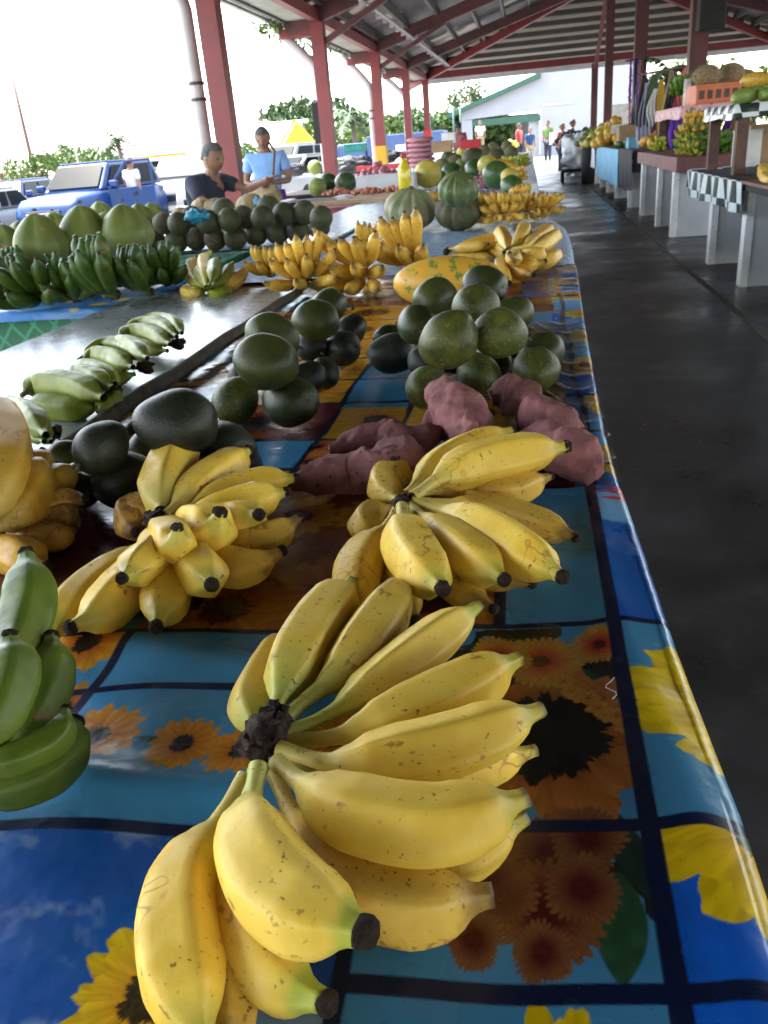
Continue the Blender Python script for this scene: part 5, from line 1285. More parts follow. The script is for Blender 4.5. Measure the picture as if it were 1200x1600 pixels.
# ================================================================ people
def skin_body(name, joints, edges, mt, parent=None, root=0, sub=1, voxel=None, extra=None):
    """joints: [(x,y,z,r) or (x,y,z,rx,ry)]"""
    me = bpy.data.meshes.new(name); me.from_pydata([j[:3] for j in joints], edges, [])
    o = bpy.data.objects.new(name, me); COL.objects.link(o)
    md = o.modifiers.new('skin', 'SKIN'); md.use_smooth_shade = True
    for i, j in enumerate(joints):
        v = me.skin_vertices[0].data[i]; v.radius = (j[3], j[4] if len(j) > 4 else j[3]); v.use_root = (i == root)
    sb = o.modifiers.new('sub', 'SUBSURF'); sb.levels = sb.render_levels = sub
    dg = bpy.context.evaluated_depsgraph_get(); ev = o.evaluated_get(dg); m2 = bpy.data.meshes.new_from_object(ev)
    bpy.data.objects.remove(o)
    if extra or voxel:
        bm = bmesh.new(); bm.from_mesh(m2)
        if extra:
            for vs, fs in extra:
                q = [bm.verts.new(v) for v in vs]
                for f in fs: bm.faces.new([q[i] for i in f])
        bm.to_mesh(m2); bm.free()
    m2.materials.clear(); m2.materials.append(mt)
    m2.polygons.foreach_set('use_smooth', [True]*len(m2.polygons))
    o = bpy.data.objects.new(name, m2); COL.objects.link(o)
    if voxel:
        r = o.modifiers.new('remesh', 'REMESH'); r.mode = 'VOXEL'; r.voxel_size = voxel; r.use_smooth_shade = True
        dg = bpy.context.evaluated_depsgraph_get(); m3 = bpy.data.meshes.new_from_object(o.evaluated_get(dg)); m3.materials.clear(); m3.materials.append(mt)
        m3.polygons.foreach_set('use_smooth', [True]*len(m3.polygons))
        o.modifiers.clear(); o.data = m3
    if parent: o.parent = parent
    return o
def head_geo(c, R, yaw, pitch):
    """head as one shaped sphere: brow, nose, lips, chin, ears; faces -Y before turning"""
    Rm = Matrix.Rotation(yaw, 3, 'Z') @ Matrix.Rotation(pitch, 3, 'X'); c = Vector(c)
    def g(x, y, cx, cy, s): return math.exp(-((x-cx)**2+(y-cy)**2)/(s*s))
    def fn(d):
        x, y, z = d.x*.76, d.y*.92, d.z*1.12
        if d.z < 0: x *= 1-.28*(-d.z)**1.5; y = y*(1-.10*(-d.z)) if d.y > 0 else y
        if d.y < 0:
            f = -d.y
            y -= f*(.20*g(d.x, d.z, 0, -.12, .13)+.07*g(d.x, d.z, 0, .12, .3)+.06*g(d.x, d.z, 0, -.42, .14)+.06*g(d.x, d.z, 0, -.75, .2))
            y += f*(.09*(g(d.x, d.z, .34, .06, .14)+g(d.x, d.z, -.34, .06, .14)))
        if abs(d.x) > .8: x += math.copysign(.13*g(d.y, d.z, .05, -.02, .18), d.x)
        return c+Rm @ (Vector((x, y, z))*R)
    return _sph(32, 24, fn), Rm
def person(label, loc, rz_, J, head, skin='skin', shirt='navy', pants='navy', hairm='hair', hands=True, detail=True, hair_len=0, skirt=None, group=None):
    """J: dict of joint positions in local metres (person faces -Y)"""
    r = empty('person', loc, rz_, label, 'person', group)
    V = lambda k: Vector(J[k])
    c, R, yaw, pitch = head
    names = ['pelvis', 'belly', 'chest', 'neck', 'head']
    jt = [(*V('pelvis'), .13, .10), (*V('belly'), .125, .095), (*V('chest'), .14, .10), (*V('neck'), .066, .062), (*(Vector(c)-Vector((0, 0, R*.5))), .055, .055)]
    ed = [(0, 1), (1, 2), (2, 3), (3, 4)]
    for sd_ in 'LR':
        b = len(jt)
        jt += [(*V('sh'+sd_), .062), (*V('el'+sd_), .042), (*V('wr'+sd_), .027)]
        ed += [(2, b), (b, b+1), (b+1, b+2)]
        b = len(jt)
        jt += [(*V('hip'+sd_), .085), (*V('kn'+sd_), .058), (*V('an'+sd_), .038), (*(V('an'+sd_)+Vector((0, -.12, -.04))), .035)]
        ed += [(0, b), (b, b+1), (b+1, b+2), (b+2, b+3)]
        if hands:
            wr, el = V('wr'+sd_), V('el'+sd_); d = (wr-el).normalized(); sx = d.cross(Vector((0, 0, 1))).normalized() if abs(d.z) < .9 else Vector((1, 0, 0)); nz = sx.cross(d)
            wi = b-1; pc = len(jt); jt.append((*(wr+d*.075), .034, .018)); ed.append((wi, pc))
            for q, (o_, l) in enumerate(((-.03, .062), (-.01, .075), (.011, .07), (.031, .055))):
                k = len(jt); jt += [(*(wr+d*.10+sx*o_), .010), (*(wr+d*(.10+l*.55)+sx*o_*1.15-nz*.006), .0095), (*(wr+d*(.10+l)+sx*o_*1.1-nz*.022), .008)]
                ed += [(pc, k), (k, k+1), (k+1, k+2)]
            k = len(jt); jt += [(*(wr+d*.05+sx*.045), .012), (*(wr+d*.085+sx*.062-nz*.01), .010)]; ed += [(pc, k), (k, k+1)]
    hg, Rm = head_geo(c, R, yaw, pitch)
    skin_body('body', jt, ed, M[skin], r, 0, 1, .008 if detail else .02, [hg])
    # hair cap
    cc = Vector(c)
    def fh(d):
        lo = -.3 if d.y > .25 else .05 if d.y > -.25 else .50
        k = 1.07+.05*mnoise.noise(Vector(d)*7)
        if d.z < lo-hair_len*(d.y > -.2): k = .80
        return cc+Rm @ (Vector((d.x*.79, d.y*.96+.01, d.z*1.09))*R*k)
    MB().add(*_sph(28, 20, fh)).build('hair', M[hairm], r, True)
    if detail:
        for sx in (-1, 1): MB().ball(cc+Rm @ (Vector((sx*.27, -.80, .07))*R), R*.10, 8, 6, (1.3, .6, .6)).build('eye', M['eye'], r, True)
        MB().ball(cc+Rm @ (Vector((0, -.93, -.44))*R), R*.12, 10, 6, (1.9, .6, .4)).build('mouth', M['potato'], r, True)
    # shirt: slightly larger skin over torso and upper arms
    sj = [(*V('pelvis'), .158, .125), (*V('belly'), .155, .122), (*V('chest'), .165, .125), (*(V('chest')*.35+V('neck')*.65), .085, .08)]
    se = [(0, 1), (1, 2), (2, 3)]
    for sd_ in 'LR':
        b = len(sj); sj += [(*V('sh'+sd_), .083), (*(V('sh'+sd_)*.35+V('el'+sd_)*.65), .068)]; se += [(2, b), (b, b+1)]
    skin_body('shirt', sj, se, M[shirt], r, 0, 2)
    if skirt:
        pe = V('pelvis'); s = MB(); s.lathe([(.17, .08), (.19, -.1), (.23, -.4), (.27, -.72), (.26, -.73), (.2, -.4)], pe, 20)
        for p in s.v: p.y += .01*math.sin(p.x*60); p.x = pe.x+(p.x-pe.x)*1.05
        s.build('skirt', M[skirt], r, True)
    else:
        pj = [(*V('pelvis'), .15, .12)]; pe_ = []
        for sd_ in 'LR':
            b = len(pj); pj += [(*V('hip'+sd_), .105), (*V('kn'+sd_), .078), (*(V('an'+sd_)*.85+V('kn'+sd_)*.15), .06)]; pe_ += [(0, b), (b, b+1), (b+1, b+2)]
        skin_body('trousers', pj, pe_, M[pants], r, 0, 1)
    return r
def stand(h=1.0, arms='down'):
    J = dict(pelvis=(0, 0, .95), belly=(0, .01, 1.10), chest=(0, 0, 1.30), neck=(0, 0, 1.46), hipL=(.09, 0, .88), hipR=(-.09, 0, .88), knL=(.10, -.01, .48), knR=(-.10, 0, .48), anL=(.10, .02, .08), anR=(-.10, .02, .08), shL=(.18, 0, 1.38), shR=(-.18, 0, 1.38))
    if arms == 'down': J.update(elL=(.22, .02, 1.10), elR=(-.22, .02, 1.10), wrL=(.23, -.04, .86), wrR=(-.23, -.04, .86))
    if arms == 'bag': J.update(elL=(.25, -.02, 1.12), elR=(-.25, -.02, 1.12), wrL=(.08, -.24, 1.12), wrR=(-.08, -.24, 1.10))
    return J
# seated man, turned towards the right, arm reaching over the melons
p = atY(326, 262, 7.35)
J = dict(pelvis=(0, .05, .50), belly=(0, .04, .66), chest=(.0, .0, .88), neck=(0, -.07, 1.03), hipL=(.09, 0, .47), hipR=(-.09, 0, .47), knL=(.12, -.42, .46), knR=(-.12, -.42, .46), anL=(.12, -.42, .08), anR=(-.12, -.42, .08), shL=(.19, -.02, .97), shR=(-.19, 0, .97), elL=(.24, -.26, .88), wrL=(.17, -.52, .95), elR=(-.26, -.16, .76), wrR=(-.10, -.40, .78))
man = person('person in a navy T-shirt seated in profile facing right, arm over the melons', (p.x-.04, p.y, 0.08), math.radians(72), J, ((0, -.11, 1.16), .112, math.radians(-6), math.radians(12)), shirt='navy', pants='khaki')
ch = empty('stool', (p.x-.04, p.y+.02, 0), 0, 'plain wooden stool under the seated man', 'stool')
MB().box(-.2, .2, -.2, .2, .36, .40).build('seat', M['wood_dark'], ch)
for a in (-1, 1):
    for b_ in (-1, 1): MB().box(a*.17-.02, a*.17+.02, b_*.17-.02, b_*.17+.02, 0, .36).build('leg', M['wood_dark'], ch)
# standing woman with bag
p = atY(414, 240, 8.9)
wm = person('person in light blue T-shirt and purple skirt looking down into a khaki shoulder bag', (p.x, p.y, -.07), math.radians(8), stand(arms='bag'), ((0, -.03, 1.57), .108, 0, math.radians(22)), shirt='lightblue', skirt='purple', hairm='hair'); wm.scale = (.93, .93, .93)
s = MB().ball((0, 0, 0), .17, 18, 14, (1.15, .55, 1.15))
for q in s.v: q += Vector((0, 0, -.05))+Vector(q)*.12*mnoise.noise(q*9)
bag = s.build('shoulder_bag', M['khaki'], None, True); bag.location = (p.x+.02, p.y-.25, .84); tag(bag, 'crumpled khaki shoulder bag held in front of the standing person', 'bag')
st = MB(); st.tube([(.10, -.02, .10), (.13, .10, .42), (.06, .20, .50), (-.05, .24, .55)], .014, 6); st.build('strap', M['wood_dark'], bag, True)
# man at the blue car door
p = atY(204, 268, 19.2)
person('person in a lavender shirt seen from behind inside the open blue car door', (p.x, p.y, -.22), math.radians(160), stand(), ((0, -.02, 1.58), .11, 0, 0), shirt='lavender', hairm='hair_black', detail=False)
# distant people
def far_person(label, px, py_head, Y, shirt, pants='navy', rzz=0, hgt=1.7):
    q = atY(px, py_head, Y); z = max(q.z-1.70, -.4) if q.z > 1 else 0
    return person(label, (q.x, q.y, z if q.z-1.7 > -.22 else -.02), rzz, stand(), ((0, -.02, 1.58), .11, 0, 0), shirt=shirt, pants=pants, hairm='hair_black', detail=False, hands=False, group='people far down the aisle')
far_person('person in a bright blue top walking at the far end of the aisle', 828, 200, 42, 'car_blue', 'khaki', .4)
far_person('person in a red top left of the aisle far away', 811, 206, 36, 'red_pl', 'navy', 1.2)
far_person('person in a dark red shirt behind the far left produce', 716, 208, 24, 'steel_red', 'navy', 2.8)
far_person('person in black among the far right stalls', 894, 186, 30, 'black_cloth', 'navy', 1.5)
far_person('person in maroon by the dark cart at right', 878, 192, 31, 'steel_red', 'navy', 1.0)
far_person('person in yellow-green under the far opening', 856, 188, 38, 'leaf_y', 'navy', -.6)
far_person('person in grey near the white building wall', 750, 188, 44, 'conc_wall', 'khaki', .2)
# ================================================================ left table with green front cloth
table('wooden table behind the clear board under the green lattice cloth', -5.2, -1.52, 2.66, 5.3, TZ-.012)
def cloth_box(label, x0, x1, y0, y1, z, drop, mt, name='table_cloth', cat='tablecloth', t=.006, parts=()):
    """cloth over a table with slightly wavy hanging sides"""
    s = MB(); n = 40
    def ringpt(u):
        per = [(x0, y0), (x1, y0), (x1, y1), (x0, y1)]; k = int(u*4) % 4; f = u*4-int(u*4); a, b = per[k], per[(k+1) % 4]
        return a[0]+(b[0]-a[0])*f, a[1]+(b[1]-a[1])*f
    R_ = []
    for (zz, off, wv) in ((z+t, -.004, 0), (z+t-.008, .006, 0), (z-drop*.5, .012, .010), (z-drop, .02, .018)):
        for i in range(n*4):
            u = i/(n*4); x, y = ringpt(u); cx, cy = (x0+x1)/2, (y0+y1)/2
            o_ = off+wv*math.sin(u*150+math.sin(u*40)*2)
            nx = (-1 if x <= x0+1e-6 else 1 if x >= x1-1e-6 else 0); ny = (-1 if y <= y0+1e-6 else 1 if y >= y1-1e-6 else 0)
            s.v.append(Vector((x+nx*o_, y+ny*o_, zz+(.01*math.sin(u*37) if zz < z-drop*.9 else 0))))
    N4 = n*4
    for r_ in range(3):
        for i in range(N4): j = (i+1) % N4; s.f.append((r_*N4+i, (r_+1)*N4+i, (r_+1)*N4+j, r_*N4+j))
    s.f.append(tuple(range(N4))[::-1][::-1])
    o = s.build(name, mt, None, True); 
    for pl in o.data.polygons:
        if len(pl.vertices) > 4: pl.use_smooth = False
    return tag(o, label, cat)
cloth_box('green lattice patterned cloth hanging from the table front behind the clear board', -5.22, -1.42, 2.63, 5.32, TZ-.012, .74, M['lattice'])
cloth_box('yellow and blue printed cloth strip on top of the green lattice cloth', -5.23, -1.40, 2.62, 3.4, TZ-.004, .035, M['kaleido'])

G = 'green banana hands heaped on the left table'
gh = [hand('tmp', (0, 0, 0), 5, 1.1, .75, .20, .0265, M['ban_g'], 31, 0, 2, G), hand('tmp', (0, 0, 0), 5, .8, 1.0, .19, .026, M['ban_g'], 32, 0, 2, G), hand('tmp', (0, 0, 0), 5, .5, 1.1, .20, .026, M['ban_g'], 33, 0, 2, G)]
used = set()
def place(protos, k, loc, rz_, sc, label, tilt=0, group=None, cat=None):
    o = protos[k % len(protos)]
    if id(o) in used: o = copy_tree(o)
    else: used.add(id(o))
    o.location = loc; o.rotation_euler = (tilt, 0, rz_); o.scale = (sc,)*3; o['label'] = label
    if group: o['group'] = group
    if cat: o['category'] = cat
    return o
spec = [(12, 487, 0, .2, .95, 0, 'at the very left edge, front'), (75, 482, 2, -.4, 1.05, 0, 'in the front row, fingers lying flat, second from left'), (40, 462, 0, .3, .95, .0, 'standing in the second row at the left'),
        (122, 480, 1, .5, 1.0, 0, 'with fingers pointing left in the front row'), (182, 478, 0, .05, 1.12, 0, 'tallest in the middle front, tips straight up'), (105, 462, 2, -.3, 1.0, .0, 'behind the left-pointing one'),
        (236, 470, 0, -.15, 1.0, 0, 'at the right end of the front row'), (208, 455, 1, .3, .9, .0, 'in the second row behind the tallest'), (264, 455, 1, .4, .85, 0, 'dark, at the right rear corner of the heap'),
        (150, 455, 2, -.2, .95, .0, 'rear row centre'), (280, 436, 0, -.4, .8, .0, 'with three pale upright tips at the rear right'), (245, 448, 2, .2, .9, .0, 'lying flat near the rear right')]
for i, (x, y, k, a, sc, dz, lb) in enumerate(spec):
    p = at(x, y, TZ+dz); place(gh, k, (p.x, p.y, TZ+.003+dz), a+.35*math.sin(i*2.9), sc*(.92+.08*math.sin(i*1.7)), 'dark green banana hand '+lb, 0, G)
px_bunch('yellow-green banana hand between the green heap and the yellow row', (322, 452, .03), .012, [
    (22, .1, [(318, 450, .03), (305, 440, .035), (300, 428, .05), (298, 415, .07), (306, 402, .09)]),
    (22, .1, [(322, 448, .05), (320, 430, .07), (318, 415, .08), (320, 402, .095), (330, 392, .11)]),
    (22, .1, [(326, 448, .05), (332, 435, .07), (334, 422, .08), (336, 412, .09), (342, 404, .10)], M['ban_lg']),
    (20, .1, [(328, 450, .04), (345, 440, .05), (352, 430, .06), (358, 420, .07), (366, 408, .09)], M['ban_lg']),
    (22, .1, [(328, 452, .03), (350, 448, .03), (362, 442, .035), (372, 434, .04), (384, 422, .05)], M['ban_y2']),
    (18, .1, [(322, 452, .02), (312, 456, .02), (302, 458, .02), (294, 457, .02), (286, 452, .02)]),
    (18, .1, [(326, 454, .02), (336, 458, .02), (345, 458, .02), (352, 456, .02), (360, 452, .02)], M['ban_lg']),
    (20, .1, [(324, 452, .04), (322, 444, .05), (318, 436, .06), (312, 428, .07), (308, 420, .08)], M['ban_lg'])], M['ban_yg'], seed=41)

# pomelos
MB().box(-4.6, -1.95, 3.42, 4.05, TZ, TZ+.07).build('plank', M['wood_dark']); tag(bpy.data.objects['plank'], 'dark plank raising the row of pomelos on the left table', 'plank')
pom = [fruit_mesh('pomelo', M['pomelo'], (1, 1, .93), i, .03, peak=.6, ribs=5, rd=.16) for i in range(3)]
def sit(px, py, wpx, z0, kz=.95, grow=1.0):
    r = .1
    for _ in range(6):
        p = at(px, py, z0+r*kz); r = wpx/2*depth(p)/FPX*grow
    return p, r
def ring_leaf(o, r=.16):
    s = MB(); s.tube([(0, 0, 1.12), (0, 0, 1.2)], [.10, .07], 8); return s.build('stem', M['wood_stick'], o)
for i, (x, y, wp, k, lab) in enumerate([(64, 378, 88, 0, 'second large one from the left, creased top'), (133, 366, 88, 1, 'with an orange-brown blush on its top'), (197, 362, 86, 2, 'tallest and greenest, standing in front at the right'),
        (10, 380, 62, 0, 'cut off by the left edge'), (90, 362, 62, 1, 'behind the creased one, its top showing'), (166, 358, 56, 2, 'behind the blushed one, pear-shaped'), (160, 338, 50, 0, 'small pale one in the rear row'),
        (222, 345, 56, 1, 'brownish one right behind the tallest'), (240, 338, 46, 0, 'pale green one at the rear right next to the round melons'), (34, 368, 50, 2, 'rear one near the left edge')]):
    p, r = sit(x, y+4, wp, TZ+.07)
    o = put('pomelo', pom[k], p, r, (.08*(i % 3-1), .06*(i % 2), i*1.3), 'pear-shaped green pomelo, '+lab, 'pomelo', 'pomelos on the left table'); ring_leaf(o)
# round melons in rows
mel = [fruit_mesh('round_melon', M['melon'], (1, 1, .96), 1, .02), fruit_mesh('round_melon', M['melon2'], (1, 1, .96), 2, .02)]
G = 'round melons stacked in rows'
bottom = [(243, 378, 1), (276, 376, 0), (306, 374, 1), (336, 374, 1), (368, 372, 0), (400, 366, 0), (433, 364, 0), (466, 362, 0), (498, 354, 0)]
top_ = [(256, 349, 1), (280, 350, 0), (325, 347, 0), (358, 344, 0), (380, 339, 1), (410, 340, 0), (444, 335, 0), (476, 332, 0), (502, 340, 0), (350, 328, 0), (420, 325, 0), (300, 340, 1)]
MB().box(-2.6, -1.0, 4.22, 5.25, TZ, TZ+.012).build('mat', M['floral_blue']); tag(bpy.data.objects['mat'], 'pale floral vinyl under the stacked round melons', 'tablecloth')
for row, items, dz, nm in ((0, bottom, .012, 'bottom row'), (1, top_, .105, 'upper rows')):
    for i, (x, y, k) in enumerate(items):
        p, r = sit(x, y, 37 if k == 0 else 35, TZ+dz)
        put('round_melon', mel[k], p, r, (i*1.1, i*.7, i), ('dark green' if k == 0 else 'brownish')+' round melon, '+ordinal(i, len(items))+' in the '+nm+' beside the pomelos', 'melon', G)
bp = [fruit_mesh('beige_pumpkin', M['beige_pumpkin'], (1, 1, .72), i, .02, 10, .16) for i in range(2)]
for i, (x, y, wp, lab) in enumerate([(282, 326, 34, 'pinkish one furthest left, behind the brownish melons'), (268, 340, 40, 'one behind the leftmost melons'), (338, 318, 52, 'pale one in the centre beside the seated person'), (315, 314, 40, 'small one half behind the centre pumpkin'), (388, 312, 54, 'ribbed one below the hand of the seated person'), (418, 310, 48, 'one at the right end with a blue scrap on it')]):
    p = atY(x, y+9, 5.12); r = wp/2*depth(p)/FPX*.86; o = put('beige_pumpkin', bp[i % 2], p, r, (.2, .1*i, i), 'beige ribbed pumpkin, '+lab, 'pumpkin', 'beige pumpkins behind the round melons')
    MB().tube([(0, 0, .6), (.03, 0, .8)], [.12, .09], 6).build('stem', M['wood_stick'], o)
def crumple(name, mt, loc, size, seed, label, cat, sc=(1, 1, .6)):
    vs, fs = _sph(26, 18, lambda d: Vector((d.x*sc[0], d.y*sc[1], d.z*sc[2]))*size*(1+.5*mnoise.noise(Vector(d)*2.6+Vector((seed, 0, 0)))+.25*mnoise.noise(Vector(d)*7+Vector((seed, 0, 0)))))
    o = mesh_obj(name, vs, fs, M[mt]); o.location = loc; return tag(o, label, cat)
p, r = sit(308, 338, 32, TZ+.16); crumple('plastic_bag', 'blue_bag', p, r, 3, 'crumpled bright blue plastic bag on top of the round melons', 'plastic bag', (1.1, .8, .6))
p = atY(402, 316, 4.98); crumple('plastic_scrap', 'blue_bag', p, .035, 5, 'small bright blue plastic scrap on the right beige pumpkin', 'plastic bag', (.6, .4, .8))

# ================================================================ rear tables of the long row
TB = TZ
for i, (y0, y1, x0, lab) in enumerate([(5.35, 8.6, -1.5, 'first'), (8.75, 12.4, -2.0, 'second'), (12.55, 17.5, -2.4, 'third'), (17.7, 26, -2.6, 'fourth')]):
    table(['rear market table right behind the pale blue cloth', 'rear market table holding the bottle and netted bags', 'rear market table with breadfruit heaps', 'farthest market table near the aisle end'][i], x0, .06, y0, y1, TB-.02, 'wood_dark')
    cloth_box(['pale cloth over the first rear table', 'pale cloth over the second rear table', 'pale cloth over the third rear table', 'pale cloth over the farthest rear table'][i], x0-.01, .08, y0-.01, y1+.01, TB-.018, .38, M['floral_blue'] if i == 0 else M['white_cloth'])
# back row of yellow bunches
yh_ = [hand('tmp', (0, 0, 0), 5, 1.0, .8, .105, .0165, M['ban_y2'], 51, 0, 2), hand('tmp', (0, 0, 0), 6, .6, 1.05, .11, .0165, M['ban_y2'], 52, 0, 3), hand('tmp', (0, 0, 0), 5, .35, .9, .115, .017, M['ban_y2'], 53, 0, 2)]
G = 'yellow bunches in the last row on the pale blue cloth'
for x, y, k, a, sc, dz, lb in [(668, 350, 0, .5, 1.25, 0, 'leftmost, in front of the big pale pumpkin'), (690, 352, 2, .9, 1.1, 0, 'low one second from left'), (722, 352, 1, .3, 1.25, 0, 'third from left with fingers towards the camera'), (755, 350, 0, -.2, 1.15, 0, 'in the middle with brown patches'), (785, 348, 1, .1, 1.2, .02, 'fourth group, packed beside the middle one'), (822, 344, 1, .3, 1.15, 0, 'biggest at the right corner'), (842, 340, 2, .7, 1.15, .02, 'long-fingered one at the right corner, behind the biggest'), (812, 334, 0, -.3, 1.0, .05, 'on top of the right heap'), (775, 338, 2, -.4, 1.05, .03, 'behind the middle, half hidden')]:
    p = at(x, y, TZ+dz); place(yh_, k, (p.x, p.y, p.z+.004), a, sc, 'yellow banana hand, '+lb, 0, G, 'bananas')
mw0 = fruit_mesh('dark_pumpkin', M['melon'], (1, 1, .74), 2, .02, 12, .16, n=44); mw1 = fruit_mesh('ribbed_pumpkin', M['striped_pumpkin'], (1, 1, .78), 3, .02, 12, .22, n=44)
gp = [fruit_mesh('ribbed_pumpkin', M['green_pumpkin'], (1, 1, .74), i, .015, 12, .20, n=44) for i in range(2)]
for x, y, wp, z0, kz, lab in [(641, 327, 84, TZ, .74, 'big pale green ribbed pumpkin left of the yellow bunches'), (716, 330, 76, TZ, .74, 'dark green ribbed pumpkin beneath the striped one'), (716, 296, 66, TZ+.16, .74, 'green ribbed pumpkin with bold grooves resting on another pumpkin')]:
    p, r = sit(x, y, wp, z0, kz); o = put('ribbed_pumpkin', mw0 if 'dark' in lab else gp[0] if 'pale' in lab else mw1, p, r, (.25, .1, x), lab, 'pumpkin')
    MB().tube([(0, 0, .6), (.02, .03, .82)], [.13, .09], 7).build('stem', M['wood_stick'], o)
# plank table with piles
pl = empty('plank_table', (-1.45, 7.3, 0), 0, 'pale plank table top with small piles, in front of the black heap', 'table')
a = at(478, 318, .80); b = at(622, 306, .80)
pl.location = (a.x, a.y, 0)
MB().box(0, b.x-a.x, 0, .8, .76, .80).build('table_top', M['wood'], pl); MB().box(.35, .5, .02, .1, .45, .76).build('leg', M['wood'], pl); MB().box(.35, .5, .6, .68, 0, .76).build('leg', M['wood'], pl)
mw = {'watermelon': fruit_mesh('watermelon', M['watermelon'], (1.15, 1, 1), 3, .02), 'yellow_melon': fruit_mesh('yellow_melon', M['yellow_melon'], (1, 1, .93), 4, .02), 'breadfruit': fruit_mesh('breadfruit', M['breadfruit'], (1, 1, 1.05), 5, .04), 'papaya': pm,
      'pumpkin': gp[0], 'pale_melon': fruit_mesh('pale_melon', M['pomelo'], (1, 1, 1.02), 6, .02), 'dark_pumpkin': fruit_mesh('dark_pumpkin', M['melon'], (1, 1, .8), 2, .03, 9, .07)}
def fruit(kind, x, y, wp, z0, lab, rot=(0, 0, 0), group=None, kz=.9):
    p, r = sit(x, y, wp, z0, kz); return put(kind, mw[kind], p, r, rot, lab, kind.replace('_', ' '), group)
fruit('pale_melon', 496, 293, 28, .80, 'pale yellow-green melon at the left of the plank table'); fruit('watermelon', 512, 284, 26, .80, 'small dark green melon behind the pale one on the plank table'); fruit('watermelon', 540, 285, 30, .80, 'dark green round melon in the middle of the plank table')
def heap(name, mt, label, cat, px, py, wpx, z0, r1, n, hh, seed, elong=1.0, kind=None, asp=.8):
    p = at(px, py, z0); w_ = wpx/2*depth(p)/FPX; rg = random.Random(seed); root = empty(name, (p.x, p.y, z0), 0, label, cat)
    me = fruit_mesh('piece', M[mt], (elong, 1, .95), seed, .06, n=12, m=8)
    for i in range(n):
        a = rg.random()*6.28; d = w_*rg.random()**.6; z = r1*.9+hh*(1-(d/w_)**1.5)*rg.random()
        o = bpy.data.objects.new({'onion': 'onion', 'shallot': 'shallot'}.get(mt, 'piece_of_fruit'), me); COL.objects.link(o); o.parent = root
        o.location = (math.cos(a)*d, math.sin(a)*d*asp, z); o.scale = (r1*rg.uniform(.8, 1.2),)*3; o.rotation_euler = (rg.random()*3, rg.random()*3, rg.random()*3)
    return root
heap('shallot_pile', 'shallot', 'small reddish brown pile on the left of the plank table', 'shallots', 526, 305, 44, .80, .017, 46, .05, 1, 1.4)
heap('shallot_pile', 'shallot', 'reddish brown pile on the right of the plank table', 'shallots', 575, 303, 50, .80, .017, 56, .05, 2, 1.4)
heap('shallot_pile', 'shallot', 'reddish brown pile in front of the bottle', 'shallots', 612, 300, 30, .80, .017, 30, .04, 3, 1.4)
heap('onion_heap', 'onion', 'heap of purple and white onions behind the oil bottle', 'onions', 590, 278, 66, TZ+.06, .035, 70, .16, 4)
bp_ = at(634, 303, TZ+.01); ob = empty('oil_bottle', bp_, 0, 'clear bottle of yellow cooking oil with a pale cap', 'bottle')
ob.scale = (1.25, 1.25, 1.3); MB().lathe([(.045, 0), (.05, .02), (.05, .15), (.045, .18), (.022, .215), (.018, .24)], n=20).build('bottle_body', M['oil'], ob, True); MB().lathe([(.022, .24), (.022, .27)], n=14).build('cap', M['red_pl'], ob, True)
def net_bags(x, y, wpx, n, label):
    p = at(x, y, TZ); w_ = wpx*depth(p)/FPX
    for i in range(n):
        s = MB().ball((0, 0, 0), w_/2, 18, 10, (1, .75, .22))
        for q in s.v: q += Vector(q)*.18*mnoise.noise(q*30+Vector((i, 0, 0)))
        o = s.build('net_bag', M['net'], None, True); o.location = (p.x+.01*math.sin(i*2), p.y, TZ+w_*.10+i*w_*.17)
        tag(o, 'maroon net bag of onions, '+['lowest', 'second from the bottom', 'third from the bottom', 'third from the top', 'second from the top', 'topmost'][i]+' in its stack', 'net bag', 'stacked net bags')
net_bags(659, 262, 42, 6, '')
p = at(565, 265, TZ); crumple('black_bag_heap', 'black_cloth', (p.x-.15, p.y, TZ+.10), .34, 7, 'large shiny black heap behind the plank table', 'sack', (1.1, .7, .55))
rc = empty('red_tray', (0, 0, 0), 0, 'red edged tray with a black covered heap, left of the net bags', 'tray'); p = at(600, 262, TZ+.05); rc.location = (p.x, p.y, TZ+.02)
MB().box(-.52, .42, -.35, .35, 0, .03).box(-.52, .42, -.37, -.35, 0, .10).box(-.52, -.5, -.35, .35, 0, .1).box(.42, .44, -.35, .35, 0, .1).build('tray_body', M['red_pl'], rc)
p = at(603, 245, TZ+.2); crumple('black_sack', 'black_cloth', (p.x, p.y, TZ+.22), .30, 9, 'dark rounded sack lying in the red tray', 'sack', (1.25, .7, .5))
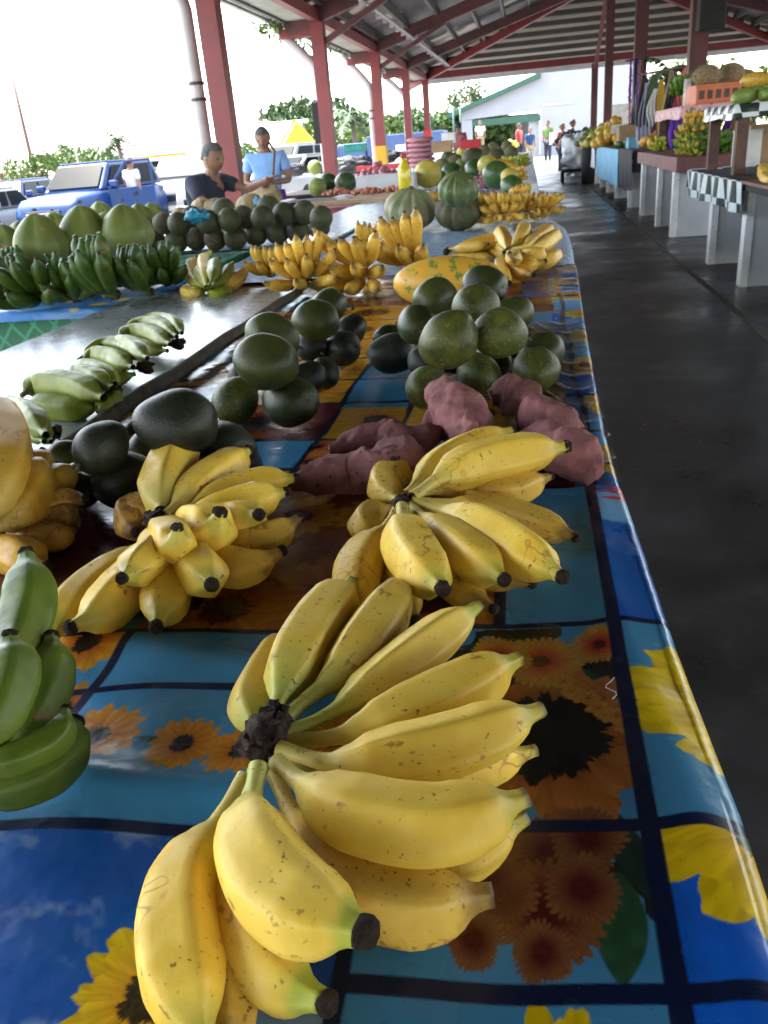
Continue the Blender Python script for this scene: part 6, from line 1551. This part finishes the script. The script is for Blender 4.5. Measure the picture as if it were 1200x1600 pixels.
# scattered produce along the rear tables
R_ = 'produce on the rear tables'
L_ = [('yellow_melon', 668, 272, 44, .0, 'yellow melon behind the pale ribbed pumpkin'), ('watermelon', 776, 274, 42, .02, 'large dark green watermelon near the right edge of the rear table'), ('watermelon', 742, 266, 34, .0, 'green watermelon left of the large dark one'),
      ('yellow_melon', 762, 258, 32, .1, 'yellow-green melon above the watermelons'), ('dark_pumpkin', 738, 246, 34, .12, 'brown-green round pumpkin on the heap, centre'), ('breadfruit', 712, 258, 30, .0, 'rough green breadfruit left of the centre heap'), ('breadfruit', 798, 242, 24, .1, 'breadfruit near the aisle corner of the heap'),
      ('watermelon', 800, 292, 34, .0, 'green mango-shaped melon at the right corner of the rear table'), ('yellow_melon', 796, 276, 28, .06, 'yellow-green melon below the far banana hand'), ('watermelon', 705, 270, 30, .0, 'green melon just behind the striped pumpkin'), ('breadfruit', 690, 262, 26, .0, 'breadfruit beside the net bags'),
      ('pale_melon', 724, 262, 28, .04, 'pale melon in the middle of the heap'), ('breadfruit', 756, 240, 24, .1, 'breadfruit at the back of the heap'), ('dark_pumpkin', 776, 244, 26, .1, 'dark pumpkin at the back of the heap'), ('watermelon', 686, 278, 24, .0, 'small green fruit right of the yellow melon'),
      ('papaya', 812, 300, 26, .0, 'yellow papaya at the right edge behind the last bananas'), ('papaya', 788, 258, 22, .08, 'yellow papaya on top of the right heap'), ('breadfruit', 770, 232, 18, .1, 'breadfruit far back, left one'), ('breadfruit', 792, 228, 16, .1, 'breadfruit far back, right one'), ('watermelon', 745, 232, 18, .05, 'small green melon far back'), ('yellow_melon', 722, 238, 18, .05, 'far yellow melon left'), ('dark_pumpkin', 700, 246, 22, .05, 'dark pumpkin left of the far heap')]
for i, (k, x, y, wp, dz, lb) in enumerate(L_): fruit(k, x, y, wp, TZ+dz, lb, (.3*math.sin(i), .4*math.sin(i*2), i*.8), R_)
fy = [hand('tmp', (0, 0, 0), 6, .7, 1.0, .11, .0165, M['ban_gl'], 62, 0, 3), hand('tmp', (0, 0, 0), 6, .8, 1.0, .11, .0165, M['ban_y2'], 61, 0, 3)]
for i, (x, y, dz, sc, lb) in enumerate([(800, 268, .10, 1.7, 'topping the right heap near the aisle'), (812, 285, .02, 1.5, 'at the aisle corner beside the watermelon'), (770, 268, .12, 1.3, 'small yellow-green hand in the middle of the heap'), (730, 256, .12, 1.3, 'on the centre heap'), (812, 262, .1, 1.6, 'behind the topping hand')]):
    p = at(x, y, TZ+dz*.7); sc *= .72; place(fy, i % 2, tuple(p), .3*i-.5, sc, 'yellow banana hand '+lb, 0, 'far banana hands', 'bananas')
heap('onion_heap', 'onion', 'purple onion bag right of the striped pumpkin', 'onions', 752, 296, 40, TZ, .022, 60, .12, 14)
heap('fruit_pile', 'tomato', 'small pile of red fruit left of the striped pumpkin', 'tomatoes', 668, 290, 34, TZ, .028, 26, .08, 15)
G = 'far produce heaps'
for i, (x, y, w_, mt, lb) in enumerate([(700, 238, 40, 'watermelon', 'distant green heap behind the net bags'), (740, 226, 36, 'papaya', 'distant heap of orange-yellow fruit'), (770, 222, 30, 'breadfruit', 'distant heap of olive coloured fruit'), (800, 232, 30, 'yellow_melon', 'distant yellow-green heap near the aisle'), (672, 232, 30, 'tomato', 'distant heap of reddish fruit'), (806, 222, 18, 'onion', 'tiny distant heap of purple fruit')]):
    p = at(x, y, TZ); heap('fruit_pile', mt, lb, 'fruit heap', x, y, w_, TZ, .09, 26, .28, 70+i)
def boxy(name, px, py, Y, w_, h_, d_, mt, lab, cat, z=None):
    p = atY(px, py, Y); z0 = p.z if z is None else z; s = MB(); t = .012
    s.box(-w_/2, w_/2, 0, d_, 0, t).box(-w_/2, w_/2, 0, t, t, h_).box(-w_/2, w_/2, d_-t, d_, t, h_).box(-w_/2, -w_/2+t, t, d_-t, t, h_).box(w_/2-t, w_/2, t, d_-t, t, h_)
    s.box(-w_/2-.006, w_/2+.006, -.006, d_+.006, h_, h_+.012)
    o = s.build(name, M[mt], None, bevel=.004); o.location = (p.x, p.y, z0); return tag(o, lab, cat)
boxy('cardboard_box', 690, 238, 12, .26, .13, .3, 'cardboard', 'open cardboard box above the net bags', 'box')
boxy('white_tub', 700, 224, 14, .2, .14, .26, 'white_pl', 'small white tub behind the cardboard box', 'tub')
boxy('red_crate', 735, 232, 19, .45, .16, .4, 'red_pl', 'red crate in front of the distant person in dark red', 'crate')
boxy('teal_basin', 552, 238, 9.4, .2, .07, .28, 'teal_pl', 'teal basin on the produce left of the third column', 'basin')
boxy('grey_crate', 600, 268, 8.8, .6, .14, .4, 'conc_wall', 'pale grey crate under the black sack', 'crate', TZ+.02)
boxy('red_bucket', 668, 218, 24, .22, .22, .22, 'red_pl', 'red bucket at the foot of the farthest left column', 'bucket')
# red table with white things by the standing woman
rt_ = table('red sided table with white trays near the standing person', -2.3, -1.5, 7.2, 8.3, .76, 'red_pl')
cloth_box('dark red cloth around the table by the standing person', -2.31, -1.49, 7.19, 8.31, .765, .4, M['steel_red'])
for i, (x, y, w_, lb) in enumerate([(455, 293, .7, 'flat white tray at the left on the red table'), (510, 286, .5, 'white tray at the right on the red table'), (488, 296, .35, 'small white sheet of foam on the red table')]):
    p = at(x, y, .78); p.y = min(max(p.y, 7.3), 8.0); p.x = max(p.x, -2.0); MBo = MB().box(-w_/2, w_/2, -.15, .15, 0, .035).box(-w_/2+.03, w_/2-.03, -.12, .12, .035, .05).build('tray', M['white_pl'], None, bevel=.008); MBo.location = (p.x, p.y, .776); tag(MBo, lb, 'tray')
table('grey side table behind the standing person with dark goods', -2.9, -1.4, 9.4, 10.6, .80, 'wood_dark')
for i, (x, y, r_, lb) in enumerate([(540, 262, .28, 'dark green covered heap left of the black sack'), (505, 268, .22, 'grey lumpy heap behind the plank melons'), (462, 272, .25, 'dark bundle behind the standing person')]):
    p = at(x, y, .82); crumple('covered_heap', 'watermelon' if i == 0 else 'black_cloth', (p.x, p.y, .82+r_*.4), r_, 20+i, lb, 'heap', (1.3, .8, .5))
fruit('pale_melon', 492, 262, 22, .82, 'small pale melon on the grey side table'); heap('fruit_pile', 'yellow_melon', 'yellow-green fruit at the foot of the second column', 'fruit heap', 518, 264, 50, .80, .05, 22, .06, 33)
# ================================================================ right-hand stalls
SG = 'white walled stall benches along the right of the aisle'
def bench(label, y0, y1, x0, x1, z, walls, topm, t=.10, lip=.05):
    r = empty('stall_bench', (x0, y0, 0), 0, label, 'market stall', SG)
    MB().box(-lip, x1-x0, 0, y1-y0, z-t, z).build('counter_top', M[topm], r, bevel=.008)
    for y in walls:
        MB().box(.062, x1-x0-.05, y-y0-.04, y-y0+.04, 0, z-t-.002).build('support_wall', M['conc_wall'], r)
        MB().box(0, .06, y-y0-.06, y-y0+.06, 0, z-t-.002).build('post', M['white_paint'], r, bevel=.004)
    MB().box(.9, .95, walls[0]-y0+.05, walls[-1]-y0-.05, .15, z-t-.1).build('back_panel', M['conc_wall'], r)
    return r
bench('nearest white walled stall bench with a dark shiny top', 4.4, 8.9, 1.60, 3.4, .76, [5.6, 6.82, 8.05], 'black', .05, .06)
bench('second stall bench with a thick maroon top holding green bananas', 9.75, 13.2, 1.60, 3.6, .86, [10.23, 11.43, 13.05], 'wood_top', .15, .05)
bench('third stall bench under black cloth with papayas', 13.6, 21.4, 1.58, 3.6, .84, [14.5, 16.7, 18.5, 20.2], 'wood_dark')
bench('fourth stall bench with pale cloth, behind the blue towel', 21.7, 24.2, 1.58, 3.4, .82, [21.9, 22.5, 23.8], 'white_paint')
bench('fifth stall bench towards the aisle end', 24.6, 28.3, 1.58, 3.4, .82, [25, 26.5, 28], 'white_paint')
def hang(label, x, y0, y1, z, drop, mt, cat='cloth', name='hanging_cloth', amp=.02, n=30, along='y', th=.004, group=None):
    s = MB(); m = 8
    for side in (0, 1):
        for j in range(m+1):
            for i in range(n+1):
                u = i/n; v = j/m; o_ = amp*v*math.sin(u*n*.9+y0)+amp*.6*v*math.sin(u*7)
                a = y0+(y1-y0)*u+.01*math.sin(v*5+u*3); d = -th*side
                s.v.append(Vector((x+o_-d, a, z-drop*v*(1+.03*math.sin(u*11)))) if along == 'y' else Vector((a, x+o_-d, z-drop*v*(1+.03*math.sin(u*11)))))
    K = (m+1)*(n+1)
    for j in range(m):
        for i in range(n):
            q = (j*(n+1)+i, j*(n+1)+i+1, (j+1)*(n+1)+i+1, (j+1)*(n+1)+i); s.f.append(q); s.f.append(tuple(K+k for k in q[::-1]))
    o = s.build(name, M[mt], None, True); return tag(o, label, cat, group)
hang('black and white checked vinyl hanging over the edge of the nearest right bench', 1.515, 6.6, 8.85, .775, .22, 'check', 'tablecloth')
hang('checked vinyl hanging from the far end of the nearest right bench', 8.92, 1.52, 2.2, .775, .16, 'check', 'tablecloth', along='x')
MB().box(1.50, 1.64, 4.4, 6.58, .765, .785).build('edge_board', M['wood_top']); tag(bpy.data.objects['edge_board'], 'maroon board along the front edge of the nearest right bench', 'board')
hang('pale blue towel hanging from the third bench, longest cloth on the aisle', 1.50, 15.5, 20.3, .86, .60, 'blue_cloth', 'towel', 'towel')
hang('black cloth hanging beside the pale blue towel', 1.50, 13.45, 15.4, .88, .55, 'black_cloth')
hang('black cloth across the front end of the third bench', 13.52, 1.52, 3.4, .87, .30, 'black_cloth', along='x')
hang('white sheet hanging from the fourth bench', 1.49, 20.9, 22.2, .84, .45, 'white_cloth')
hang('brownish cloth hanging from the fourth bench behind the white sheet', 1.50, 22.3, 23.4, .84, .35, 'cardboard')
hang('lilac cloth hanging further along the fourth bench', 1.50, 23.5, 24.2, .84, .35, 'lavender')
hang('small pale blue cloth hanging from the fifth bench', 1.49, 24.7, 26.2, .84, .50, 'blue_cloth')
# dark cart and white wrapped crates further down
ct = empty('handcart', (0, 0, 0), 0, 'dark handcart loaded with white wrapped goods, far down on the right of the aisle', 'cart'); p = at(874, 268, 0); ct.location = (1.15, 23.5, 0)
MB().box(-.3, .5, -.5, .5, .25, .32).build('deck', M['black'], ct); 
for a in (-.28, .4):
    for b_ in (-.35, .35): MB().lathe([(.05, -.03), (.14, -.03), (.14, .03), (.05, .03)], (a, b_, .14), 14, 'x').build('wheel', M['black'], ct, True)
o = crumple('wrapped_goods', 'white_cloth', (1.22, 23.5, .72), .46, 31, 'tall white wrapped bundle on the handcart', 'bundle', (.8, .9, 1.0))
o = crumple('wrapped_goods', 'white_cloth', (1.35, 26.5, .5), .48, 35, 'white wrapped bundle standing behind the handcart', 'bundle', (.8, .9, 1.0))
tb_ = MB().lathe([(.16, -.4), (.18, -.39), (.18, .4), (.15, .41)], (0, 0, 0), 18, 'z').build('waste_bin', M['black'], None, True); tb_.location = (1.45, 22.0, .42); tag(tb_, 'black bin between the handcart and the fifth bench', 'bin')

# shelves above the benches
def shelf(label, xa, xb, ya, yb, z, legs_z, mt, cm, drop, clabel):
    r = empty('display_shelf', (xa, ya, legs_z), 0, label, 'shelf')
    MB().box(0, xb-xa, 0, yb-ya, z-legs_z-.05, z-legs_z).build('shelf_board', M[mt], r)
    for u in (.05, xb-xa-.05):
        for v in (.06, yb-ya-.06): MB().box(u-.045, u+.045, v-.045, v+.045, .002, z-legs_z-.051).build('leg', M[mt], r)
    cloth_box(clabel, xa-.03, xb, ya-.02, yb+.02, z+.001, drop, M[cm])
q = atY(1138, 166, 7.9); print('shelf2', q)
S2 = q.z
shelf('dark timber shelf with two posts standing on the nearest right bench', q.x+.02, 3.4, 7.6, 8.8, S2, .762, 'wood_dark', 'check', .10, 'black and white checked cloth on the shelf under the papayas')
q1 = atY(1040, 172, 12.0); print('shelf1', q1); S1 = q1.z
shelf('dark timber shelf standing on the maroon topped bench', q1.x, 3.5, 10.6, 12.6, S1, .862, 'wood_dark', 'floral_pink', .12, 'pink floral cloth on the shelf under the orange crate')
shelf('upper timber shelf behind the pink one carrying green bananas', 2.5, 3.5, 12.8, 13.15, S1+.14, .862, 'wood', 'floral_pink', .03, 'thin pale cloth on the upper shelf behind the crate')
# orange crate
p = atY(1120, 162, 10.9)
cr = empty('orange_crate', (p.x, 10.9, S1+.008), .12, 'orange plastic crate on the pink floral cloth', 'crate')
MB().box(-.30, .30, -.2, .2, 0, .02).box(-.30, .30, -.2, -.185, .02, .20).box(-.30, .30, .185, .2, .02, .20).box(-.3, -.285, -.184, .184, .02, .2).box(.285, .3, -.184, .184, .02, .2).box(-.31, .31, -.21, -.201, .17, .2).build('crate_body', M['crate_or'], cr, bevel=.004)
s = MB()
for i in range(6): s.box(-.27+i*.092, -.21+i*.092, -.203, -.2005, .05, .14)
s.build('slot', M['wood_dark'], cr)
def shaggy(loc, r, seed, lab):
    rg = random.Random(seed); s = MB()
    s.ball((0, 0, 0), r*.8, 14, 10, (1, .8, .75))
    for i in range(420):
        d = Vector((rg.gauss(0, 1), rg.gauss(0, .8), rg.gauss(0, .8))).normalized(); t_ = d.orthogonal().normalized()*rg.uniform(-1, 1)+Vector((0, 0, -.5))
        a = Vector((d.x, d.y*.8, d.z*.75))*r*rg.uniform(.72, .95); b_ = a+(d*.35+t_*.7)*r*.35; w_ = d.cross(t_).normalized()*r*.02
        s.add([a-w_, a+w_, b_], [(0, 1, 2)])
    o = s.build('dried_bundle', M['hay'], None); o.location = loc; return tag(o, lab, 'bundle', 'dried fibre bundles on the crate shelf')
for i, (x, y, rr, lb) in enumerate([(1103, 128, .20, 'pale brown shaggy bundle, left of two big ones'), (1140, 128, .21, 'pale brown shaggy bundle, right and slightly larger'), (1160, 130, .15, 'dark shaded shaggy bundle behind the right one')]):
    p = atY(x, y, 11.0+.25*i); shaggy((p.x, p.y, max(p.z, S1+.2+rr*.5)), rr, i, lb)
G = 'papayas on the checked shelf'
for i, (x, y, wp, k, lb) in enumerate([(1165, 150, 46, 'papaya_g', 'green papaya at the left end'), (1195, 150, 44, 'papaya_g', 'green papaya at the right by the frame'), (1180, 133, 46, 'papaya', 'ripe yellow papaya lying on top'), (1200, 138, 40, 'papaya_g', 'green papaya on top at the frame edge'), (1150, 152, 30, 'papaya_g', 'small green papaya furthest left')]):
    q = atY(x, y, 8.3); r_ = wp/2*depth(q)/FPX
    o = put('papaya', pm if k == 'papaya' else pmg, (q.x, q.y, S2+.01+r_*.5+(.12 if i in (2, 3) else 0)), r_*.62, (0, 0, .5+i), lb+' of the checked shelf', 'papaya', G)
# banana heap on the maroon bench
bh = [hand('tmp', (0, 0, 0), 6, .75, .95, .15, .021, M['ban_y2'], 81, 0, 3), hand('tmp', (0, 0, 0), 6, .75, .95, .15, .022, M['ban_gl'], 82, 0, 3), hand('tmp', (0, 0, 0), 6, .9, .9, .15, .022, M['ban_g2'], 83, 0, 3)]
G = 'banana hands heaped on the maroon bench'
hs_ = [(1042, 246, 0, 0, 'bright yellow, leftmost front'), (1058, 240, 0, .05, 'yellow, second from left'), (1036, 236, 1, .0, 'green-yellow at the left end behind'), (1075, 250, 1, 0, 'lime green in the front row'), (1095, 250, 1, .0, 'lime green further right in the front row'), (1060, 226, 0, .12, 'yellow on the left top of the heap'), (1082, 236, 1, .10, 'lime with yellow tips in the middle'), (1100, 238, 1, .12, 'lime green in the centre top'), (1118, 244, 2, .0, 'green, front row centre right'), (1138, 242, 2, .0, 'green, front row right of the timber post'), (1120, 228, 2, .14, 'green, upper right centre'), (1140, 225, 2, .16, 'green, tallest at the right top'), (1178, 240, 2, .0, 'dark green, far right behind the post'), (1158, 236, 2, .05, 'green, partly behind the shelf post'), (1085, 222, 0, .2, 'small yellow, rear top'), (1195, 236, 2, .04, 'dark green, rightmost'), (1128, 252, 1, 0, 'lime green, lowest right front'), (1150, 247, 2, 0, 'green, lying right of the lowest one'), (1166, 250, 2, .03, 'green, between the two timber posts'), (1186, 250, 2, 0, 'dark green, front far right'), (1172, 228, 2, .12, 'green, high up beside the right post')]
for i, (x, y, k, dz, lb) in enumerate(hs_):
    p = at(x, y, .862+dz); place(bh, k, (max(p.x, 1.72), min(max(p.y, 9.95), 12.9), .862+dz), .7*math.sin(i*2.3)-.2, 1.25+.15*math.sin(i*5), 'banana hand on the maroon bench, '+lb, .35*math.sin(i*3.1), G, 'bananas')
gg = [bh[2]]
for i, (x, lb) in enumerate([(1060, 'left of the white pipe'), (1082, 'right of the white pipe'), (1092, 'beside the orange crate')]):
    q = atY(x, 150, 12.95); place(gg, 0, (q.x, 12.95, S1+.15), .3*i, 1.5, 'green banana hand on the upper shelf, '+lb, 0, 'hands on the upper shelf', 'bananas')
px_bunch('small yellow banana hand at the frame edge on the dark bench', (1215, 272, .03), .02, [(22, .1, [(1215, 275, .03), (1205, 276, .03), (1198, 272, .03), (1194, 268, .03), (1193, 262, .03)]), (20, .1, [(1218, 280, .03), (1210, 282, .03), (1202, 282, .03), (1197, 278, .03), (1195, 274, .03)])], M['ban_y2'], seed=91, base=.765)
# papayas / pumpkins on the third bench and beyond
def farheap(x, y, Y, w_, mt, z, lb, n=24, r1=.07, hh=.2, seed=0):
    q = atY(x, y, Y); rg = random.Random(seed+int(x)); root = empty('fruit_pile', (q.x, q.y, z), 0, lb, 'fruit heap', 'heaps on the far right benches'); me = fruit_mesh('piece', M[mt], (1.2, 1, .9), 3, .06, n=12, m=8)
    for i in range(n):
        a = rg.random()*6.28; d = w_*rg.random()**.6; o = bpy.data.objects.new('piece_of_fruit', me); COL.objects.link(o); o.parent = root; o.location = (math.cos(a)*d, math.sin(a)*d, r1*.85+hh*(1-(d/w_)**1.4)*rg.random()); o.scale = (r1*rg.uniform(.8, 1.2),)*3; o.rotation_euler = (a, a*2, a*3)
G = 'fruit on the third bench'
LL = [('yellow_melon', 938, 232, 20, 0, 'yellow one at the aisle corner'), ('pale_melon', 952, 230, 22, 0, 'pale green one second from the aisle'), ('papaya', 968, 230, 20, 0, 'orange-blushed one in front'), ('pale_melon', 985, 230, 20, 0, 'pale one left of the dark pumpkin'), ('dark_pumpkin', 1006, 222, 30, 0, 'largest dark green pumpkin at the right'), ('papaya', 945, 218, 18, .15, 'yellow papaya on the second layer'), ('watermelon', 975, 216, 20, .16, 'green one on the second layer'), ('yellow_melon', 990, 214, 18, .18, 'olive one above the dark pumpkin'), ('papaya', 948, 205, 16, .3, 'orange papaya at the top of the pile'), ('dark_pumpkin', 998, 208, 18, .22, 'small dark one at the back'), ('yellow_melon', 1025, 226, 14, 0, 'yellow one behind the pumpkin')]
for i, (k, x, y, wp, dz, lb) in enumerate(LL):
    q = atY(x, y, 18.0+.3*(i % 3)+(2.4 if x < 960 else 0)); r_ = wp/2*depth(q)/FPX; put(k, mw[k], (max(q.x, 1.66), q.y, .845+r_*.85+dz), r_*(.7 if k == 'papaya' else 1), (.2*i, .1*i, i), 'fruit on the black-clothed bench, '+lb, k.replace('_', ' '), G)
farheap(962, 226, 19.5, .42, 'papaya', .84, 'tall orange-yellow fruit pile on the black-clothed bench', 40, .09, .5, 3)
farheap(1000, 222, 17.6, .40, 'watermelon', .84, 'dark green fruit pile at the right of the black-clothed bench', 34, .10, .4, 4)
farheap(935, 228, 20.6, .34, 'yellow_melon', .84, 'pale yellow-green fruit pile at the end of the black-clothed bench', 34, .09, .35, 5)
for i, (x, y, Y, w_, mt, lb) in enumerate([(915, 228, 24, .45, 'black_heap', 'black heap standing on the fourth bench'), (928, 224, 22.6, .4, 'pomelo', 'pale green heap on the fourth bench'), (900, 222, 26.5, .5, 'beige_pumpkin', 'beige heap on the fifth bench'), (890, 220, 28, .45, 'navy', 'navy coloured heap at the end of the fifth bench'), (1030, 226, 17.5, .4, 'onion', 'purple heap behind the dark green pile'), (1050, 222, 16.5, .5, 'yellow_melon', 'yellow heap at the back of the third bench')]):
    farheap(x, y, Y, w_, mt, .83, lb, 30, .09, .38, 20+i)
s = MB().box(-.17, .17, -.002, .004, 0, .2); o = s.build('price_card', M['plate'], None); q = atY(968, 208, 17.6); o.location = q; o.rotation_euler = (-.7, 0, -.2); tag(o, 'blank white card lying on the fruit of the black-clothed bench', 'card')
for i, (x, y, Y, w_, mt, lb) in enumerate([(910, 232, 27, .35, 'papaya', 'yellow heap on the fourth bench near the aisle'), (925, 226, 24.0, .35, 'yellow_melon', 'yellow-green heap on the fourth bench'), (940, 222, 22.5, .35, 'onion', 'purple heap on the fourth bench'), (895, 224, 27.5, .4, 'watermelon', 'dark green heap on the fifth bench'), (905, 218, 28.0, .35, 'black_heap', 'dark heap on the fifth bench'), (884, 218, 28.1, .35, 'onion', 'pinkish heap at the end of the fifth bench'), (1035, 228, 15.6, .35, 'papaya', 'orange heap behind the dark pumpkin'), (1060, 205, 16.2, .3, 'tomato', 'small reddish heap below the hanging clothes')]):
    farheap(x, y, Y, w_, mt, .85 if Y < 17.5 else .83, lb, seed=i)
for i, (x, y, Y, w_, h_, mt, lb) in enumerate([(918, 236, 24.8, .25, .3, 'white_pl', 'white tub on the fourth bench'), (1022, 224, 16.5, .9, .18, 'blue_cloth', 'pale blue long tray behind the dark pumpkin'), (985, 196, 16.8, .4, .25, 'cardboard', 'brown box at the back of the third bench'), (1010, 190, 17, .35, .2, 'steel_red', 'dark red box under the hanging clothes'), (870, 214, 33, .5, .4, 'white_cloth', 'white box at the end of the benches'), (895, 210, 27.5, .7, .3, 'black', 'black crate stacked on the fifth bench'), (908, 204, 26.5, .6, .25, 'black', 'upper black crate above the fifth bench')]):
    boxy('box', x, y, Y, w_, h_, .4, mt, lb, 'box', max(.83, atY(x, y, Y).z-h_))
boxy('white_sack', 1172, 215, 8.9, .22, .3, .2, 'white_pl', 'white box behind the shelf post at far right', 'box', .77)
boxy('brown_carton', 1192, 205, 9.0, .22, .34, .2, 'cardboard', 'brown carton at the far right under the checked shelf', 'box', .77)
# white pipe and beads
MB().tube([(0, 0, 0), (0, 0, .36)], .05, 10).build('standing_tube', M['white_pl'], None, True); q = atY(1072, 168, 12.7); bpy.data.objects['standing_tube'].location = (q.x, q.y, S1+.0); tag(bpy.data.objects['standing_tube'], 'white tube standing between the green hands on the upper shelf', 'tube')
bd = empty('bead_rack', (0, 0, 0), 0, 'blue pole hung with strings of dark and pink beads beside a maroon column', 'display rack'); q = atY(988, 230, 16.9); bd.location = (q.x, q.y, .84)
MB().tube([(0, 0, 0), (0, 0, 1.45)], .022, 8).build('pole', M['car_blue'], bd, True); rg = random.Random(5)
for k in range(9):
    s = MB(); x0 = rg.uniform(-.16, .2); n = rg.randint(12, 22); zt = rg.uniform(1.2, 1.45)
    s.tube([(x0, 0, zt+.03), (x0, 0, zt-n*.045)], .016, 6)
    for i in range(n): s.ball((x0+rg.uniform(-.01, .01), rg.uniform(-.01, .01), zt-i*.045), .022, 6, 4)
    s.build('bead_string', [M['net'], M['navy'], M['purple'], M['onion']][k % 4], bd, True)
MB().bar((-.18, 0, 1.43), (.22, 0, 1.45), .03, .03).build('crossbar', M['steel_dark'], bd)
# hanging garments
rail = MB(); a = atY(1004, 116, 16.4); b_ = atY(1092, 100, 14.6); rail.tube([a, b_], .02, 6)
zr = 2.28; o = rail.build('clothes_rail', M['steel_dark'], None, True); tag(o, 'dark rail carrying the colourful garments at the right', 'rail')
q0, q1_ = a, b_
GM = [('hair_black', 'black'), ('lavender', 'pale lilac'), ('white_cloth', 'white'), ('leaf', 'dark green'), ('yellow_wall', 'yellow'), ('purple', 'violet'), ('khaki', 'khaki'), ('navy', 'navy'), ('red_pl', 'red'), ('crate_or', 'orange'), ('blue_cloth', 'sky blue'), ('purple', 'deep purple')]
def garment(p, w_, h_, mt, lab, seed=0):
    s = MB(); n = 14; m = 9
    for side in (0, 1):
        for j in range(m+1):
            v = j/m; ww = w_*(.35+.65*min(1, v*2.4)) if v < .45 else w_*(1+.12*math.sin(v*9+seed))
            for i in range(n+1):
                u = i/n-.5; s.v.append(Vector((u*ww+.02*math.sin(v*6+seed), .035*math.sin(u*22+seed)*v+(side*.012), -h_*v+.02*math.sin(u*9+seed)*v)))
    K = (m+1)*(n+1)
    for j in range(m):
        for i in range(n): q = (j*(n+1)+i, j*(n+1)+i+1, (j+1)*(n+1)+i+1, (j+1)*(n+1)+i); s.f.append(q); s.f.append(tuple(K+k for k in q[::-1]))
    o = s.build('hanging_garment', M[mt], None, True); o.location = p; return tag(o, lab, 'garment', 'garments hanging on the rail')
for i, (mt, nm) in enumerate(GM):
    u = (i+.5)/len(GM); pp = q0.lerp(q1_, u+.025*math.sin(i*4.1)); garment((pp.x, pp.y+.25*math.sin(i*2.7), pp.z-.02-.12*(i % 3)), .21+.05*math.sin(i*3), .8+.3*math.sin(i*2), mt, nm+' garment hanging on the rail, '+ordinal(i, 12), i)
for i, (x, y, Y, w_, h_, mt, nm) in enumerate([(1018, 150, 16.5, .3, .6, 'blue_cloth', 'turquoise garment low at the left of the rail'), (1028, 155, 16.4, .22, .55, 'crate_or', 'orange garment low at the left of the rail'), (1045, 150, 15.9, .2, .65, 'white_cloth', 'white garment low beneath the rail'), (1052, 165, 15.5, .22, .5, 'yellow_wall', 'yellow garment low beneath the rail'), (1064, 150, 15.0, .26, .75, 'purple', 'long violet garment low beneath the rail'), (1140, 178, 12.2, .16, .5, 'purple', 'violet cloth hanging under the crate shelf'), (1150, 178, 12.0, .1, .45, 'cardboard', 'beige strip hanging under the crate shelf'), (1085, 188, 13.4, .35, .25, 'floral_pink', 'pink floral bundle under the pink shelf'), (1000, 150, 17.5, .35, .7, 'steel_red', 'dark red garment by the bead rack'), (1108, 185, 12.5, .3, .4, 'hair_black', 'black cloth hanging under the pink shelf')]):
    q = atY(x, y, Y); garment((q.x, q.y, q.z), w_, h_, mt, nm, i+3)
# white wall/door panels low behind right columns
for i, (x, Y, w_) in enumerate([(970, 30.5, .8), (985, 30.6, .8)]):
    q = atY(x, 180, Y); wpn = MB().box(-w_/2, w_/2, 0, .05, 0, 1.9).box(-w_/2+.06, w_/2-.06, -.01, -.001, .1, 1.8).build('screen', M['white_pl'], None); wpn.location = (q.x, q.y, 0); tag(wpn, ['white board screen behind the benches, left one', 'white board screen behind the benches, right one'][i], 'panel')
